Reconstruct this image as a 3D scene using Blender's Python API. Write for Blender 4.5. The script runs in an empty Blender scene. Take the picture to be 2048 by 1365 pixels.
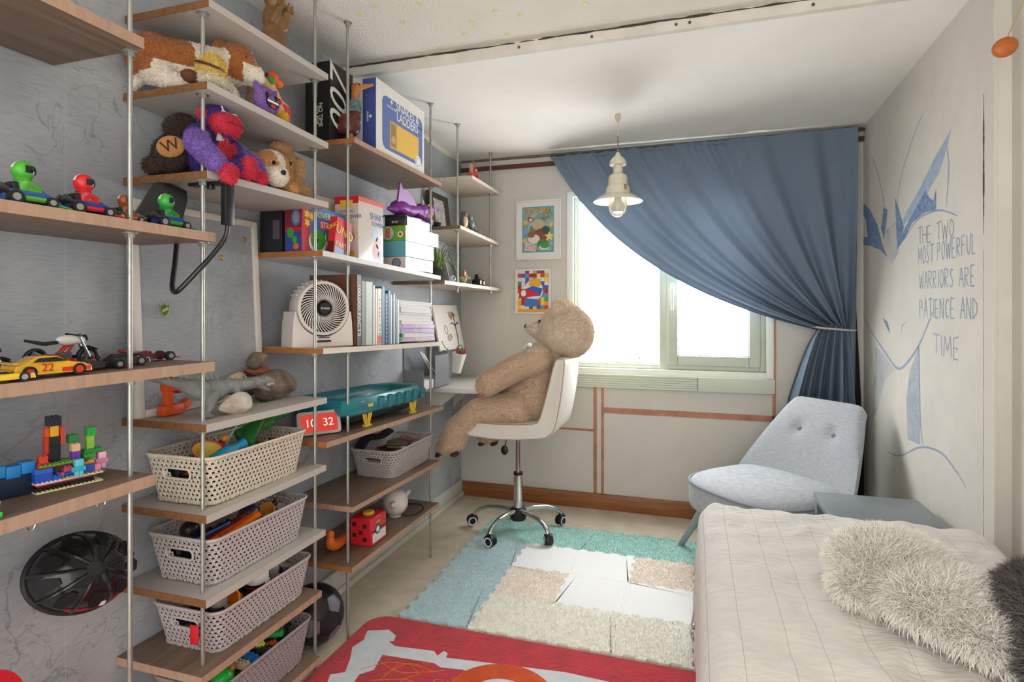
import bpy, bmesh, math, random
import numpy as np
from mathutils import Vector, Matrix, Euler
PI = math.pi
random.seed(7); rng = np.random.default_rng(11)
S = bpy.context.scene
C = S.collection

# ---------------------------------------------------------------- camera
cd = bpy.data.cameras.new('camera'); cam = bpy.data.objects.new('camera', cd); C.objects.link(cam)
cam.location = (1.57, 0, 1.30); cam.rotation_euler = (PI/2, 0, math.radians(17.67))
cd.sensor_width = 36; cd.lens = 1149/2048*36; cd.shift_y = -62.5/2048; cd.clip_start = .02
S.camera = cam
# ---------------------------------------------------------------- world (soft daylight from the open side of the room)
W = bpy.data.worlds.new('world'); S.world = W; W.use_nodes = True
W.node_tree.nodes['Background'].inputs[0].default_value = (1.0, .98, .955, 1)
W.node_tree.nodes['Background'].inputs[1].default_value = 2.75
WINDOW_GLOW = 15.0
def area(name, loc, rot, sx, sy, power, col=(1, 1, 1)):
    l = bpy.data.lights.new(name, 'AREA'); l.shape = 'RECTANGLE'; l.size = sx; l.size_y = sy; l.energy = power; l.color = col
    o = bpy.data.objects.new(name, l); o.location = loc; o.rotation_euler = rot; C.objects.link(o); return o
# ---------------------------------------------------------------- colour management
S.view_settings.view_transform = 'Standard'; S.view_settings.look = 'None'
S.view_settings.gamma = 1; S.view_settings.use_curve_mapping = False; S.view_settings.exposure = 0.2
# ================================================================ helpers
def lin(h):
    if not isinstance(h, str): return tuple(h)
    h = h.lstrip('#'); r = [int(h[i:i+2], 16)/255 for i in (0, 2, 4)]
    return tuple(x/12.92 if x <= .04045 else ((x+.055)/1.055)**2.4 for x in r)
MATS = {}
def mat(name, col='#888888', rough=.5, metal=0, var=.0, vs=12, bump=0, bs=80, isl=0, sheen=0, spec=.5, coat=0, trans=0, ior=1.45, stretch=(1, 1, 1), col2=None, alpha=1, transl=0):
    if name in MATS: return MATS[name]
    m = bpy.data.materials.new(name); m.use_nodes = True; nt = m.node_tree; N = nt.nodes; Lk = nt.links
    b = N['Principled BSDF']; c = lin(col)
    b.inputs['Base Color'].default_value = (*c, 1); b.inputs['Roughness'].default_value = rough; b.inputs['Metallic'].default_value = metal
    b.inputs['Specular IOR Level'].default_value = spec; b.inputs['IOR'].default_value = ior
    if sheen: b.inputs['Sheen Weight'].default_value = sheen
    if coat: b.inputs['Coat Weight'].default_value = coat; b.inputs['Coat Roughness'].default_value = .08
    if trans: b.inputs['Transmission Weight'].default_value = trans
    if alpha < 1: b.inputs['Alpha'].default_value = alpha
    tc = N.new('ShaderNodeTexCoord'); mp = N.new('ShaderNodeMapping'); mp.inputs['Scale'].default_value = stretch
    Lk.new(tc.outputs['Object'], mp.inputs['Vector'])
    src = None
    if var or col2:
        n = N.new('ShaderNodeTexNoise'); n.inputs['Scale'].default_value = vs; n.inputs['Detail'].default_value = 6; n.inputs['Roughness'].default_value = .6
        Lk.new(mp.outputs[0], n.inputs['Vector'])
        r = N.new('ShaderNodeValToRGB'); r.color_ramp.elements[0].position = .3; r.color_ramp.elements[1].position = .7
        c2 = lin(col2) if col2 else tuple(min(1, x*(1+var)) for x in c)
        c1 = c if col2 else tuple(x*(1-var) for x in c)
        r.color_ramp.elements[0].color = (*c1, 1); r.color_ramp.elements[1].color = (*c2, 1)
        Lk.new(n.outputs['Fac'], r.inputs[0]); src = r.outputs[0]
    if isl:
        g = N.new('ShaderNodeNewGeometry'); mr = N.new('ShaderNodeMapRange'); mr.inputs[3].default_value = 1-isl; mr.inputs[4].default_value = 1+isl
        Lk.new(g.outputs['Random Per Island'], mr.inputs[0])
        mx = N.new('ShaderNodeMix'); mx.data_type = 'RGBA'; mx.blend_type = 'MULTIPLY'; mx.inputs[0].default_value = 1
        mx.inputs[6].default_value = (*c, 1)
        if src: Lk.new(src, mx.inputs[6])
        cb = N.new('ShaderNodeCombineColor')
        for i in range(3): Lk.new(mr.outputs[0], cb.inputs[i])
        Lk.new(cb.outputs[0], mx.inputs[7]); src = mx.outputs[2]
    if src: Lk.new(src, b.inputs['Base Color'])
    if bump:
        n2 = N.new('ShaderNodeTexNoise'); n2.inputs['Scale'].default_value = bs; n2.inputs['Detail'].default_value = 4
        Lk.new(mp.outputs[0], n2.inputs['Vector'])
        bp = N.new('ShaderNodeBump'); bp.inputs['Strength'].default_value = bump; bp.inputs['Distance'].default_value = .01
        Lk.new(n2.outputs['Fac'], bp.inputs['Height']); Lk.new(bp.outputs[0], b.inputs['Normal'])
    if transl:
        t = N.new('ShaderNodeBsdfTranslucent'); t.inputs[0].default_value = (*c, 1)
        ms = N.new('ShaderNodeMixShader'); ms.inputs[0].default_value = transl
        Lk.new(b.outputs[0], ms.inputs[1]); Lk.new(t.outputs[0], ms.inputs[2]); Lk.new(ms.outputs[0], N['Material Output'].inputs[0])
    MATS[name] = m; return m
def emit(name, col, s):
    if name in MATS: return MATS[name]
    m = bpy.data.materials.new(name); m.use_nodes = True; nt = m.node_tree; nt.nodes.remove(nt.nodes['Principled BSDF'])
    e = nt.nodes.new('ShaderNodeEmission'); e.inputs[0].default_value = (*lin(col), 1); e.inputs[1].default_value = s
    nt.links.new(e.outputs[0], nt.nodes['Material Output'].inputs[0]); MATS[name] = m; return m
def wood(name, c1, c2, rough=.45, stretch=(40, 2.5, 40), bump=.05):
    m = mat(name, c1, rough, col2=c2, vs=1.6, stretch=stretch, bump=bump, bs=6); return m
def P(h, rough=.45, **k):                       # quick plain plastic / paint by colour
    return mat('paint_%s_%s' % (h.strip('#'), str(rough).replace('.', '')), h, rough, **k)

_bev = {}
class MB:
    def __init__(s): s.v = []; s.f = []; s.m = []
    def add(s, vs, fs, mi=0, M=None):
        o = len(s.v)
        s.v += [tuple(M @ Vector(p)) for p in vs] if M is not None else [tuple(p) for p in vs]
        s.f += [tuple(i+o for i in f) for f in fs]; s.m += [mi]*len(fs); return s
    def box(s, c, sz, rot=(0, 0, 0), mi=0, bev=0, seg=2):
        M = Matrix.Translation(c) @ Euler(rot).to_matrix().to_4x4()
        x, y, z = (a/2 for a in sz)
        if bev:
            bm = bmesh.new(); bmesh.ops.create_cube(bm, size=1, matrix=Matrix.Diagonal((*sz, 1)))
            bmesh.ops.bevel(bm, geom=bm.edges[:], offset=min(bev, min(sz)*.49), segments=seg, profile=.5, affect='EDGES')
            bm.verts.ensure_lookup_table()
            s.add([v.co[:] for v in bm.verts], [[v.index for v in f.verts] for f in bm.faces], mi, M); bm.free(); return s
        return s.add([(-x,-y,-z),(x,-y,-z),(x,y,-z),(-x,y,-z),(-x,-y,z),(x,-y,z),(x,y,z),(-x,y,z)],
                     [(0,3,2,1),(4,5,6,7),(0,1,5,4),(1,2,6,5),(2,3,7,6),(3,0,4,7)], mi, M)
    def bb(s, lo, hi, mi=0, bev=0, seg=2):
        return s.box([(a+b)/2 for a, b in zip(lo, hi)], [b-a for a, b in zip(lo, hi)], mi=mi, bev=bev, seg=seg)
    def loft(s, rings, mi=0, cap=True, closed=True, M=None):
        n = len(rings[0]); vs = [p for r in rings for p in r]; fs = []
        for i in range(len(rings)-1):
            for j in range(n if closed else n-1):
                a, b = i*n+j, i*n+(j+1) % n; fs.append((a, b, b+n, a+n))
        if cap and closed: fs.append(tuple(range(n))[::-1]); fs.append(tuple(range((len(rings)-1)*n, len(rings)*n)))
        return s.add(vs, fs, mi, M)
    def cyl(s, p0, p1, r0, r1=None, n=16, mi=0, cap=True):
        return s.tube([p0, p1], [r0, r0 if r1 is None else r1], n, mi, cap)
    def tube(s, pts, r, n=10, mi=0, cap=True, flat=1.0):
        pts = [Vector(p) for p in pts]; k = len(pts); rs = r if isinstance(r, (list, tuple)) else [r]*k
        t = [(pts[min(i+1, k-1)]-pts[max(i-1, 0)]).normalized() for i in range(k)]
        u = t[0].orthogonal().normalized() if abs(t[0].z) > .9 else t[0].cross(Vector((0, 0, 1))).normalized()
        rings = []
        for i in range(k):
            u = (u - t[i]*u.dot(t[i])); u = u.normalized() if u.length > 1e-6 else t[i].orthogonal().normalized()
            w = t[i].cross(u)
            rings.append([tuple(pts[i]+(u*math.cos(2*PI*j/n)+w*math.sin(2*PI*j/n)*flat)*rs[i]) for j in range(n)])
        return s.loft(rings, mi, cap)
    def lathe(s, prof, n=24, mi=0, M=None, cap=True):
        return s.loft([[(r*math.cos(2*PI*j/n), r*math.sin(2*PI*j/n), z) for j in range(n)] for r, z in prof], mi, cap, True, M)
    def ell(s, c, r, rot=(0, 0, 0), n=16, m=10, mi=0):
        if not isinstance(r, (list, tuple)): r = (r, r, r)
        M = Matrix.Translation(c) @ Euler(rot).to_matrix().to_4x4() @ Matrix.Diagonal((*r, 1))
        vs = [(0, 0, -1)] + [(math.cos(2*PI*j/n)*math.sin(PI*i/m), math.sin(2*PI*j/n)*math.sin(PI*i/m), -math.cos(PI*i/m)) for i in range(1, m) for j in range(n)] + [(0, 0, 1)]
        fs = [(0, 1+(j+1) % n, 1+j) for j in range(n)]
        for i in range(m-2):
            for j in range(n):
                a, b = 1+i*n+j, 1+i*n+(j+1) % n; fs.append((a, b, b+n, a+n))
        e = len(vs)-1; o = 1+(m-2)*n
        fs += [(e, o+j, o+(j+1) % n) for j in range(n)]
        return s.add(vs, fs, mi, M)
    def prism(s, poly, z0, z1, mi=0, M=None):
        n = len(poly)
        return s.add([(x, y, z0) for x, y in poly]+[(x, y, z1) for x, y in poly],
                     [tuple(range(n))[::-1], tuple(range(n, 2*n))]+[(i, (i+1) % n, (i+1) % n+n, i+n) for i in range(n)], mi, M)
    def torus(s, c, R, r, rot=(0, 0, 0), n=32, m=8, mi=0, a0=0, a1=2*PI):
        M = Matrix.Translation(c) @ Euler(rot).to_matrix().to_4x4(); full = abs(a1-a0-2*PI) < 1e-4
        k = n if full else n+1
        rings = [[((R+r*math.cos(2*PI*j/m))*math.cos(a0+(a1-a0)*i/n), (R+r*math.cos(2*PI*j/m))*math.sin(a0+(a1-a0)*i/n), r*math.sin(2*PI*j/m)) for j in range(m)] for i in range(k)]
        if full: rings.append(rings[0])
        return s.loft(rings, mi, not full, True, M)
    def mesh(s, name, mats, smooth=True, angle=40):
        me = bpy.data.meshes.new(name); me.from_pydata(s.v, [], s.f)
        for m in (mats if isinstance(mats, (list, tuple)) else [mats]): me.materials.append(m)
        me.polygons.foreach_set('material_index', s.m)
        bm = bmesh.new(); bm.from_mesh(me); bmesh.ops.recalc_face_normals(bm, faces=bm.faces[:]); bm.to_mesh(me); bm.free()
        if smooth:
            me.polygons.foreach_set('use_smooth', [True]*len(me.polygons)); me.set_sharp_from_angle(angle=math.radians(angle))
        me.update(); return me
    def build(s, name, mats, parent=None, smooth=True, angle=40, loc=(0, 0, 0), rot=(0, 0, 0)):
        return link(name, s.mesh(name, mats, smooth, angle), parent, loc, rot)
def link(name, me, parent=None, loc=(0, 0, 0), rot=(0, 0, 0)):
    o = bpy.data.objects.new(name, me); C.objects.link(o); o.parent = parent; o.location = loc; o.rotation_euler = rot; return o
def tag(o, label, cat, group=None):
    o['label'] = label; o['category'] = cat
    if group: o['group'] = group
    return o
def thing(name, label, cat, loc=(0, 0, 0), rz=0, group=None):
    return tag(link(name, None, None, loc, (0, 0, rz)), label, cat, group)
def struct(o): o['kind'] = 'structure'; return o
def stuff(o): o['kind'] = 'stuff'; return o
def copy_tree(o, parent=None):
    c = o.copy(); C.objects.link(c); c.parent = parent
    for ch in list(o.children): copy_tree(ch, c)
    return c
FACE = {'+X': (PI/2, 0, PI/2), '-Y': (PI/2, 0, 0), '-X': (PI/2, 0, -PI/2), '+Z': (0, 0, 0)}
def text(parent, body, size, loc, facing, m, name='lettering', roll=0, sx=1, align='CENTER', depth=.0004, space=1, shear=0):
    cu = bpy.data.curves.new('text', 'FONT'); cu.body = body; cu.size = size; cu.align_x = align; cu.align_y = 'CENTER'; cu.extrude = depth; cu.space_line = space; cu.resolution_u = 3; cu.shear = shear
    t = bpy.data.objects.new('text', cu); C.objects.link(t); bpy.context.view_layer.update()
    me = bpy.data.meshes.new_from_object(t.evaluated_get(bpy.context.evaluated_depsgraph_get()))
    bpy.data.objects.remove(t); me.materials.clear(); me.materials.append(m)
    o = link(name, me, parent, loc)
    fr = FACE[facing] if isinstance(facing, str) else facing
    o.matrix_local = Matrix.Translation(loc) @ Euler(fr).to_matrix().to_4x4() @ Matrix.Rotation(roll, 4, 'Z') @ Matrix.Diagonal((sx, 1, 1, 1))
    return o
def blob(shapes, voxel=.006, smooth=6, paint=None, mats=None):
    """shapes: ('e', centre, radii, rot) ellipsoids, ('c', p0, p1, r0, r1) tapered limbs, fused into one skin -> mesh data"""
    mb = MB()
    for sh in shapes:
        if sh[0] == 'e': mb.ell(sh[1], sh[2], sh[3] if len(sh) > 3 else (0, 0, 0))
        else:
            _, p0, p1, r0, r1 = sh; mb.ell(p0, r0); mb.ell(p1, r1); mb.cyl(p0, p1, r0, r1)
    me = mb.mesh('blob', [], False); o = link('blob', me)
    a = o.modifiers.new('r', 'REMESH'); a.mode = 'VOXEL'; a.voxel_size = voxel; a.use_smooth_shade = True
    b = o.modifiers.new('s', 'SMOOTH'); b.factor = .5; b.iterations = smooth
    bpy.context.view_layer.update()
    out = bpy.data.meshes.new_from_object(o.evaluated_get(bpy.context.evaluated_depsgraph_get()))
    bpy.data.objects.remove(o); out.materials.clear()
    for m in mats or []: out.materials.append(m)
    out.polygons.foreach_set('use_smooth', [True]*len(out.polygons))
    if paint:
        out.polygons.foreach_set('material_index', [paint(p.center) for p in out.polygons])
    return out
def fur(me, name, parent, n, length, width, mats, comb=(0, 0, -.4), jit=.35, mask=None, seed=1, taper=.25):
    """short hair strands standing on a mesh: one joined part"""
    r = np.random.default_rng(seed); me.calc_loop_triangles()
    T = np.array([t.vertices[:] for t in me.loop_triangles]); MI = np.array([t.material_index for t in me.loop_triangles]); V = np.array([v.co[:] for v in me.vertices])
    a, b, c = V[T[:, 0]], V[T[:, 1]], V[T[:, 2]]
    nr = np.cross(b-a, c-a); ar = np.linalg.norm(nr, axis=1); nr = nr/np.maximum(ar, 1e-12)[:, None]
    if mask is not None: ar = ar*np.array([mask(p, q) for p, q in zip((a+b+c)/3, nr)])
    k = r.choice(len(T), n, p=ar/ar.sum()); u, v = r.random(n), r.random(n); fl = u+v > 1; u[fl], v[fl] = 1-u[fl], 1-v[fl]
    p = a[k]+(b-a)[k]*u[:, None]+(c-a)[k]*v[:, None]; N = nr[k]
    d = N+r.normal(0, jit, (n, 3)); d /= np.linalg.norm(d, axis=1)[:, None]
    L = length*(.6+.6*r.random(n))[:, None]
    side = np.cross(d, r.normal(0, 1, (n, 3))); side /= np.linalg.norm(side, axis=1)[:, None]
    cm = np.array(comb)[None, :]
    d2 = d+cm; d2 /= np.linalg.norm(d2, axis=1)[:, None]
    q = p+d*L*.5; e = q+d2*L*.5; w = width/2
    vs = np.stack([p-side*w-N*.001, p+side*w-N*.001, q+side*w*.8, q-side*w*.8, e], 1).reshape(-1, 3)
    o5 = np.arange(n)[:, None]*5
    fs = [tuple(f) for f in np.concatenate([o5+np.array([[0, 1, 2, 3]])], 0).tolist()]+[tuple(f) for f in (o5+np.array([[3, 2, 4]])).tolist()]
    m = bpy.data.meshes.new(name); m.from_pydata(vs.tolist(), [], fs)
    for x in mats: m.materials.append(x)
    m.polygons.foreach_set('material_index', np.concatenate([MI[k], MI[k]]).astype(np.int32)); m.polygons.foreach_set('use_smooth', [True]*len(m.polygons)); m.update()
    return stuff(link(name, m, parent))
def bez(p0, p1, p2, p3, n=12):
    p0, p1, p2, p3 = map(Vector, (p0, p1, p2, p3))
    return [p0*(1-t)**3+p1*3*t*(1-t)**2+p2*3*t*t*(1-t)+p3*t**3 for t in [i/n for i in range(n+1)]]
def spline(pts, n=6):                                 # Catmull-Rom through points
    pts = [Vector(p) for p in pts]; q = [pts[0]*2-pts[1]]+pts+[pts[-1]*2-pts[-2]]; out = []
    for i in range(1, len(q)-2):
        for k in range(n):
            t = k/n; a, b, c, d = q[i-1:i+3]
            out.append(.5*((2*b)+(c-a)*t+(2*a-5*b+4*c-d)*t*t+(3*b-a-3*c+d)*t**3))
    return out+[pts[-1]]
def rrect(w, h, r, n=5):                              # rounded rectangle outline centred on 0
    out = []
    for cx, cy, a in ((w/2-r, h/2-r, 0), (-w/2+r, h/2-r, 90), (-w/2+r, -h/2+r, 180), (w/2-r, -h/2+r, 270)):
        out += [(cx+r*math.cos(math.radians(a+90*i/n)), cy+r*math.sin(math.radians(a+90*i/n))) for i in range(n+1)]
    return out
# ================================================================ the room
BY, RX, CZ, FZ = 3.75, 2.49, 2.35, 2.435       # back wall, right wall, rear ceiling, front ceiling
Y0 = -.5
def wallpaper():
    m = bpy.data.materials.new('map_wallpaper'); m.use_nodes = True; nt = m.node_tree; N = nt.nodes; L = nt.links
    b = N['Principled BSDF']; b.inputs['Roughness'].default_value = .7
    tc = N.new('ShaderNodeTexCoord')
    def noise(sc, det=5, dist=0):
        n = N.new('ShaderNodeTexNoise'); n.inputs['Scale'].default_value = sc; n.inputs['Detail'].default_value = det; n.inputs['Distortion'].default_value = dist
        L.new(tc.outputs['Object'], n.inputs['Vector']); return n.outputs['Fac']
    def math_(op, a, c=None):
        n = N.new('ShaderNodeMath'); n.operation = op
        for i, x in enumerate((a, c)):
            if x is None: continue
            if isinstance(x, (int, float)): n.inputs[i].default_value = x
            else: L.new(x, n.inputs[i])
        return n.outputs[0]
    def mix(f, a, c):
        n = N.new('ShaderNodeMix'); n.data_type = 'RGBA'
        L.new(f, n.inputs[0])
        for i, x in ((6, a), (7, c)):
            if isinstance(x, tuple): n.inputs[i].default_value = (*x, 1)
            else: L.new(x, n.inputs[i])
        return n.outputs[2]
    def ramp(f, a, c):
        n = N.new('ShaderNodeMapRange'); n.inputs[1].default_value = a; n.inputs[2].default_value = c; L.new(f, n.inputs[0]); return n.outputs[0]
    base = mix(ramp(noise(3, 8), .35, .65), lin('#979ba0'), lin('#b2b5b8'))
    st = N.new('ShaderNodeMapping'); st.inputs['Scale'].default_value = (1, 8, 60); L.new(tc.outputs['Object'], st.inputs[0])
    n1 = N.new('ShaderNodeTexNoise'); n1.inputs['Scale'].default_value = 3; n1.inputs['Detail'].default_value = 5; L.new(st.outputs[0], n1.inputs['Vector'])
    base = mix(math_('MULTIPLY', ramp(n1.outputs['Fac'], .45, .75), .35), base, lin('#757c86'))
    def contour(sc, k, w, det):                                    # coast lines: thin level lines of a noise
        f = math_('FRACT', math_('MULTIPLY', noise(sc, det, .6), k))
        d = math_('ABSOLUTE', math_('SUBTRACT', f, .5)); return ramp(d, w, 0)
    lines = math_('MULTIPLY', contour(2.2, 3, .02, 7), ramp(noise(1.7, 2), .42, .6))
    lines2 = math_('MULTIPLY', contour(7, 3, .03, 6), ramp(noise(3.1, 2), .5, .62))
    base = mix(math_('MULTIPLY', lines, .42), base, lin('#4d5664'))
    base = mix(math_('MULTIPLY', lines2, .45), base, lin('#545d6b'))
    sx = N.new('ShaderNodeSeparateXYZ'); L.new(tc.outputs['Object'], sx.inputs[0])
    seam = math_('LESS_THAN', math_('ABSOLUTE', math_('SUBTRACT', math_('FRACT', math_('DIVIDE', math_('SUBTRACT', sx.outputs[1], 1.078-.2645), .529)), .5)), .0018)
    base = mix(math_('MULTIPLY', seam, .5), base, lin('#c3c7cb'))
    L.new(base, b.inputs['Base Color'])
    bp = N.new('ShaderNodeBump'); bp.inputs['Strength'].default_value = .15; bp.inputs['Distance'].default_value = .003; L.new(n1.outputs['Fac'], bp.inputs['Height']); L.new(bp.outputs[0], b.inputs['Normal'])
    return m
paper = wallpaper()
white = mat('wall_white', '#c9c5bc', .8, var=.04, vs=4, bump=.05, bs=60)
rwall = mat('wall_right_white', '#d2cec4', .85, var=.05, vs=5, bump=.12, bs=300)
ceilm = mat('ceiling_smooth', '#ece9e1', .85, var=.04, vs=3, bump=.05, bs=20)
ceilt = mat('ceiling_textured', '#e2ddd2', .9, var=.03, vs=5, bump=.55, bs=110)
floorm = mat('floor_beige', '#cbbfab', .9, var=.12, vs=9, bump=.5, bs=120)
pine = wood('pine_baseboard', '#7d4a26', '#a0673a', stretch=(1.5, 30, 30), bump=.02)
copper = mat('copper_strip', '#a9745c', .45, var=.25, vs=14, metal=.3)
skirt = mat('skirting_white', '#cfccc2', .6, var=.1, vs=14)
sage = mat('window_sage', '#c3cbb9', .4, var=.03)
winw = mat('window_white', '#e9ebe2', .4)
struct(MB().bb((-.1, Y0, -.1), (2.6, 3.9, 0)).build('floor', floorm, smooth=False))
struct(MB().bb((-.1, Y0, 0), (0, 3.87, 2.6)).build('wall_left', paper, smooth=False))
wb = MB(); WX0, WX1, WZ0, WZ1 = .766, 2.012, .885, 2.081
wb.bb((-.1, BY, -.1), (WX0, BY+.12, 2.6)).bb((WX1, BY, -.1), (2.6, BY+.12, 2.6)).bb((WX0, BY, -.1), (WX1, BY+.12, WZ0)).bb((WX0, BY, WZ1), (WX1, BY+.12, 2.6))
struct(wb.build('wall_back', white, smooth=False))
wr = struct(MB().bb((RX, 2.234, 0), (2.7, BY+.12, 2.6)).build('wall_right', rwall, smooth=False))
struct(MB().bb((2.535, Y0, 0), (2.7, 2.234, 2.6)).build('wall_right_front', rwall, smooth=False))
struct(MB().bb((-.1, Y0, FZ), (2.7, 2.343, FZ+.1)).build('ceiling', ceilt, smooth=False))
def cz(y): return 2.396+(2.347-2.396)*(y-2.343)/(3.75-2.343)
struct(MB().add([(x, y, z) for z_ in (0, 1) for y in (2.335, 3.87) for x in (-.1, 2.7) for z in ((cz(y) if not z_ else 2.6),)], [(0, 1, 3, 2), (4, 6, 7, 5), (0, 4, 5, 1), (2, 3, 7, 6), (0, 2, 6, 4), (1, 5, 7, 3)]).build('ceiling_rear', ceilm, smooth=False))
# batten where the two ceilings meet
tb = MB(); tb.add([(0, 2.332, 2.394), (2.6, 2.332, 2.394), (2.6, 2.36, 2.394), (0, 2.36, 2.394), (0, 2.318, FZ+.01), (2.6, 2.318, FZ+.01), (2.6, 2.36, FZ+.01), (0, 2.36, FZ+.01)],
       [(0, 3, 2, 1), (4, 5, 6, 7), (0, 1, 5, 4), (1, 2, 6, 5), (2, 3, 7, 6), (3, 0, 4, 7)])
trim1 = struct(tb.build('trim_1', mat('batten_grey', '#d6d1c6', .8, var=.1, vs=9), smooth=False))
ck = MB()                                                        # dark open joint along the batten and its screws
pts = [(x, 2.322+random.uniform(-.003, .003), FZ-.004) for x in np.linspace(.02, 2.48, 60)]
ck.tube(pts, [.0045*(.35+random.random()) for _ in pts], 5)
ck.build('joint', P('#4a3d36', .9), trim1)
for x in (.86, 1.17, 1.5, 1.55, 1.98): MB().ell((x, 2.325, 2.412), .006, n=8, m=6).build('screw', P('#55504a', .5), trim1)
# baseboards
struct(MB().bb((.0, BY-.02, 0), (RX, BY, .1), bev=.004).build('baseboard_back', pine))
bl = struct(MB().bb((0, .2, 0), (.018, BY-.02, .11), bev=.004).bb((0.018, .2, 0), (.035, BY-.02, .03), bev=.006).build('baseboard_left', skirt))
struct(MB().bb((RX-.015, 2.3, 0), (RX, BY-.02, .09), bev=.004).build('baseboard_right', skirt))
# bare copper coloured strips on the back wall
n = 1
for (x0, x1, z0, z1) in ((.936, .958, .1, .8), (.986, 1.004, .1, .8), (.67, .936, .503, .517), (1.004, 2.02, .628, .664), (2.012, 2.03, .1, 1.26), ):
    n += 1; struct(MB().bb((x0, BY-.004, z0), (x1, BY+.002, z1)).build('trim_%d' % n, copper, smooth=False))
struct(MB().bb((0, BY-.02, 2.265), (2.49, BY+.002, 2.292)).build('trim_%d' % (n+1), mat('dark_batten', '#5b3324', .6, var=.2), smooth=False))
# loose dark paper edge under the ceiling (gap between wall and ceiling)
g = MB(); rg = []
for i, x in enumerate(np.linspace(.0, 2.49, 40)): rg.append([(x, BY-.003, CZ-.012-.012*math.sin(x*2.2)**2-.006*random.random()), (x, BY-.003, CZ+.002), (x, BY+.001, CZ+.002), (x, BY+.001, CZ-.02)])
struct(g.loft(rg).build('trim_%d' % (n+2), mat('gap_dark', '#6a6a5c', .9, var=.2), smooth=False))
g = MB(); rg = []
for y in np.linspace(2.35, 3.74, 40): rg.append([(.0, y, cz(y)-.004-.03*max(0, math.sin((y-2.9)*3.2))**2), (.004, y, cz(y)-.002-.03*max(0, math.sin((y-2.9)*3.2))**2), (.004, y, cz(y)), (0, y, cz(y))])
struct(g.loft(rg).build('trim_%d' % (n+3), mat('paper_tear', '#d9d5ca', .9), smooth=False))
# crack and edge bead on the right wall
ed = struct(MB().bb((RX-.004, 2.230, 0), (RX+.004, 2.300, FZ)).build('trim_%d' % (n+4), mat('edge_bead', '#cfcbc1', .8), smooth=False))
cr = MB(); zs = np.linspace(1.55, 2.02, 36); cr.loft([[(RX-.0045, 2.300-w-.001, z), (RX-.0045, 2.300+w, z), (RX+.0, 2.300+w, z), (RX+.0, 2.300-w-.001, z)] for z, w in ((z, abs(.006*math.sin((z-1.55)/.47*PI)*(.4+.6*random.random()))) for z in zs)])
cr.build('crack', P('#3a332c', .9), ed, smooth=False)
cr = MB(); zs = np.linspace(.2, 1.5, 50); cr.loft([[(RX-.0045, 2.300-w-.0006, z), (RX-.0045, 2.300+w, z), (RX+.0, 2.300+w, z), (RX+.0, 2.300-w, z)] for z, w in ((z, .0012*random.random()) for z in zs)])
cr.build('crack', P('#8a7c5c', .9), ed, smooth=False)

# ---------------------------------------------------------------- window
win = struct(link('window_1', None, None, (0, 0, 0)))
wf = MB()                                                        # white lining of the opening
d0, d1, t = BY-.012, BY+.10, .035
wf.bb((WX0-.006, d0, WZ0), (WX0+t, d1, WZ1), bev=.003).bb((WX1-t, d0, WZ0), (WX1+.006, d1, WZ1), bev=.003).bb((WX0+t, d0, WZ0-.004), (WX1-t, d1, WZ0+t), bev=.003).bb((WX0+t, d0, WZ1-t), (WX1-t, d1, WZ1), bev=.003)
wf.build('lining', winw, win)
fy0, fy1 = BY+.03, BY+.09
def frame(x0, x1, z0, z1, w, name, y0=fy0, y1=fy1, m=sage):
    b = MB(); b.bb((x0, y0, z0), (x0+w, y1, z1), bev=.006).bb((x1-w, y0, z0), (x1, y1, z1), bev=.006).bb((x0+w, y0, z0), (x1-w, y1, z0+w), bev=.006).bb((x0+w, y0, z1-w), (x1-w, y1, z1), bev=.006)
    return b.build(name, m, win)
frame(WX0+t, WX1-t, WZ0+t, WZ1-t, .032, 'outer_frame')
MB().bb((1.352, fy0-.004, WZ0+t), (1.412, fy1, WZ1-t), bev=.006).build('mullion', sage, win)
frame(1.405, 1.945, WZ0+t+.03, WZ1-t-.03, .062, 'sash', fy0-.022, fy1-.02)
frame(1.462, 1.887, WZ0+t+.088, WZ1-t-.088, .012, 'glazing_bead', fy0-.008, fy1-.02)
frame(.828, 1.358, WZ0+t+.028, WZ1-t-.028, .012, 'glazing_bead', fy0+.012, fy1-.02)
def frosted():
    m = bpy.data.materials.new('frosted_daylight'); m.use_nodes = True; nt = m.node_tree; b = nt.nodes['Principled BSDF']
    b.inputs['Base Color'].default_value = (.8, .82, .84, 1); b.inputs['Roughness'].default_value = .35
    b.inputs['Emission Color'].default_value = (.97, .98, 1, 1); b.inputs['Emission Strength'].default_value = WINDOW_GLOW
    return m
fro = frosted()
MB().bb((.83, fy1-.012, .93), (1.36, fy1-.006, 2.03)).build('pane', fro, win, smooth=False)
MB().bb((1.46, fy1-.032, .98), (1.89, fy1-.026, 2.0)).build('pane', fro, win, smooth=False)
MB().bb((WX0, BY+.10, WZ0), (WX1, BY+.115, WZ1)).build('outer_board', winw, win, smooth=False)
MB().prism([(1.225+.008*math.cos(a), .008*math.sin(a)) for a in np.linspace(0, 2*PI, 8, endpoint=False)], 0, .001, M=Matrix.Translation((0, fy1-.0125, .985)) @ Matrix(((1, 0, 0, 0), (0, 0, -1, 0), (0, 1, 0, 0), (0, 0, 0, 1)))).build('sticker', P('#7f9cc8', .5), win)
h = MB(); h.bb((1.422, fy0-.034, 1.40), (1.446, fy0-.02, 1.47), bev=.004).tube([(1.434, fy0-.036, 1.44), (1.434, fy0-.06, 1.44), (1.434, fy0-.064, 1.43), (1.436, fy0-.064, 1.30)], [.008, .008, .0085, .007], 8)
h.build('handle', P('#d9dbd6', .3), win)
sl = MB()
for i in range(6): sl.bb((.756, BY-.035+.002*(i % 2), .797+i*.0145), (1.585, BY+.002, .797+i*.0145+.0142), bev=.002, seg=1)
sl.bb((1.587, BY-.035, .797), (2.022, BY+.002, .884), bev=.002)
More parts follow.
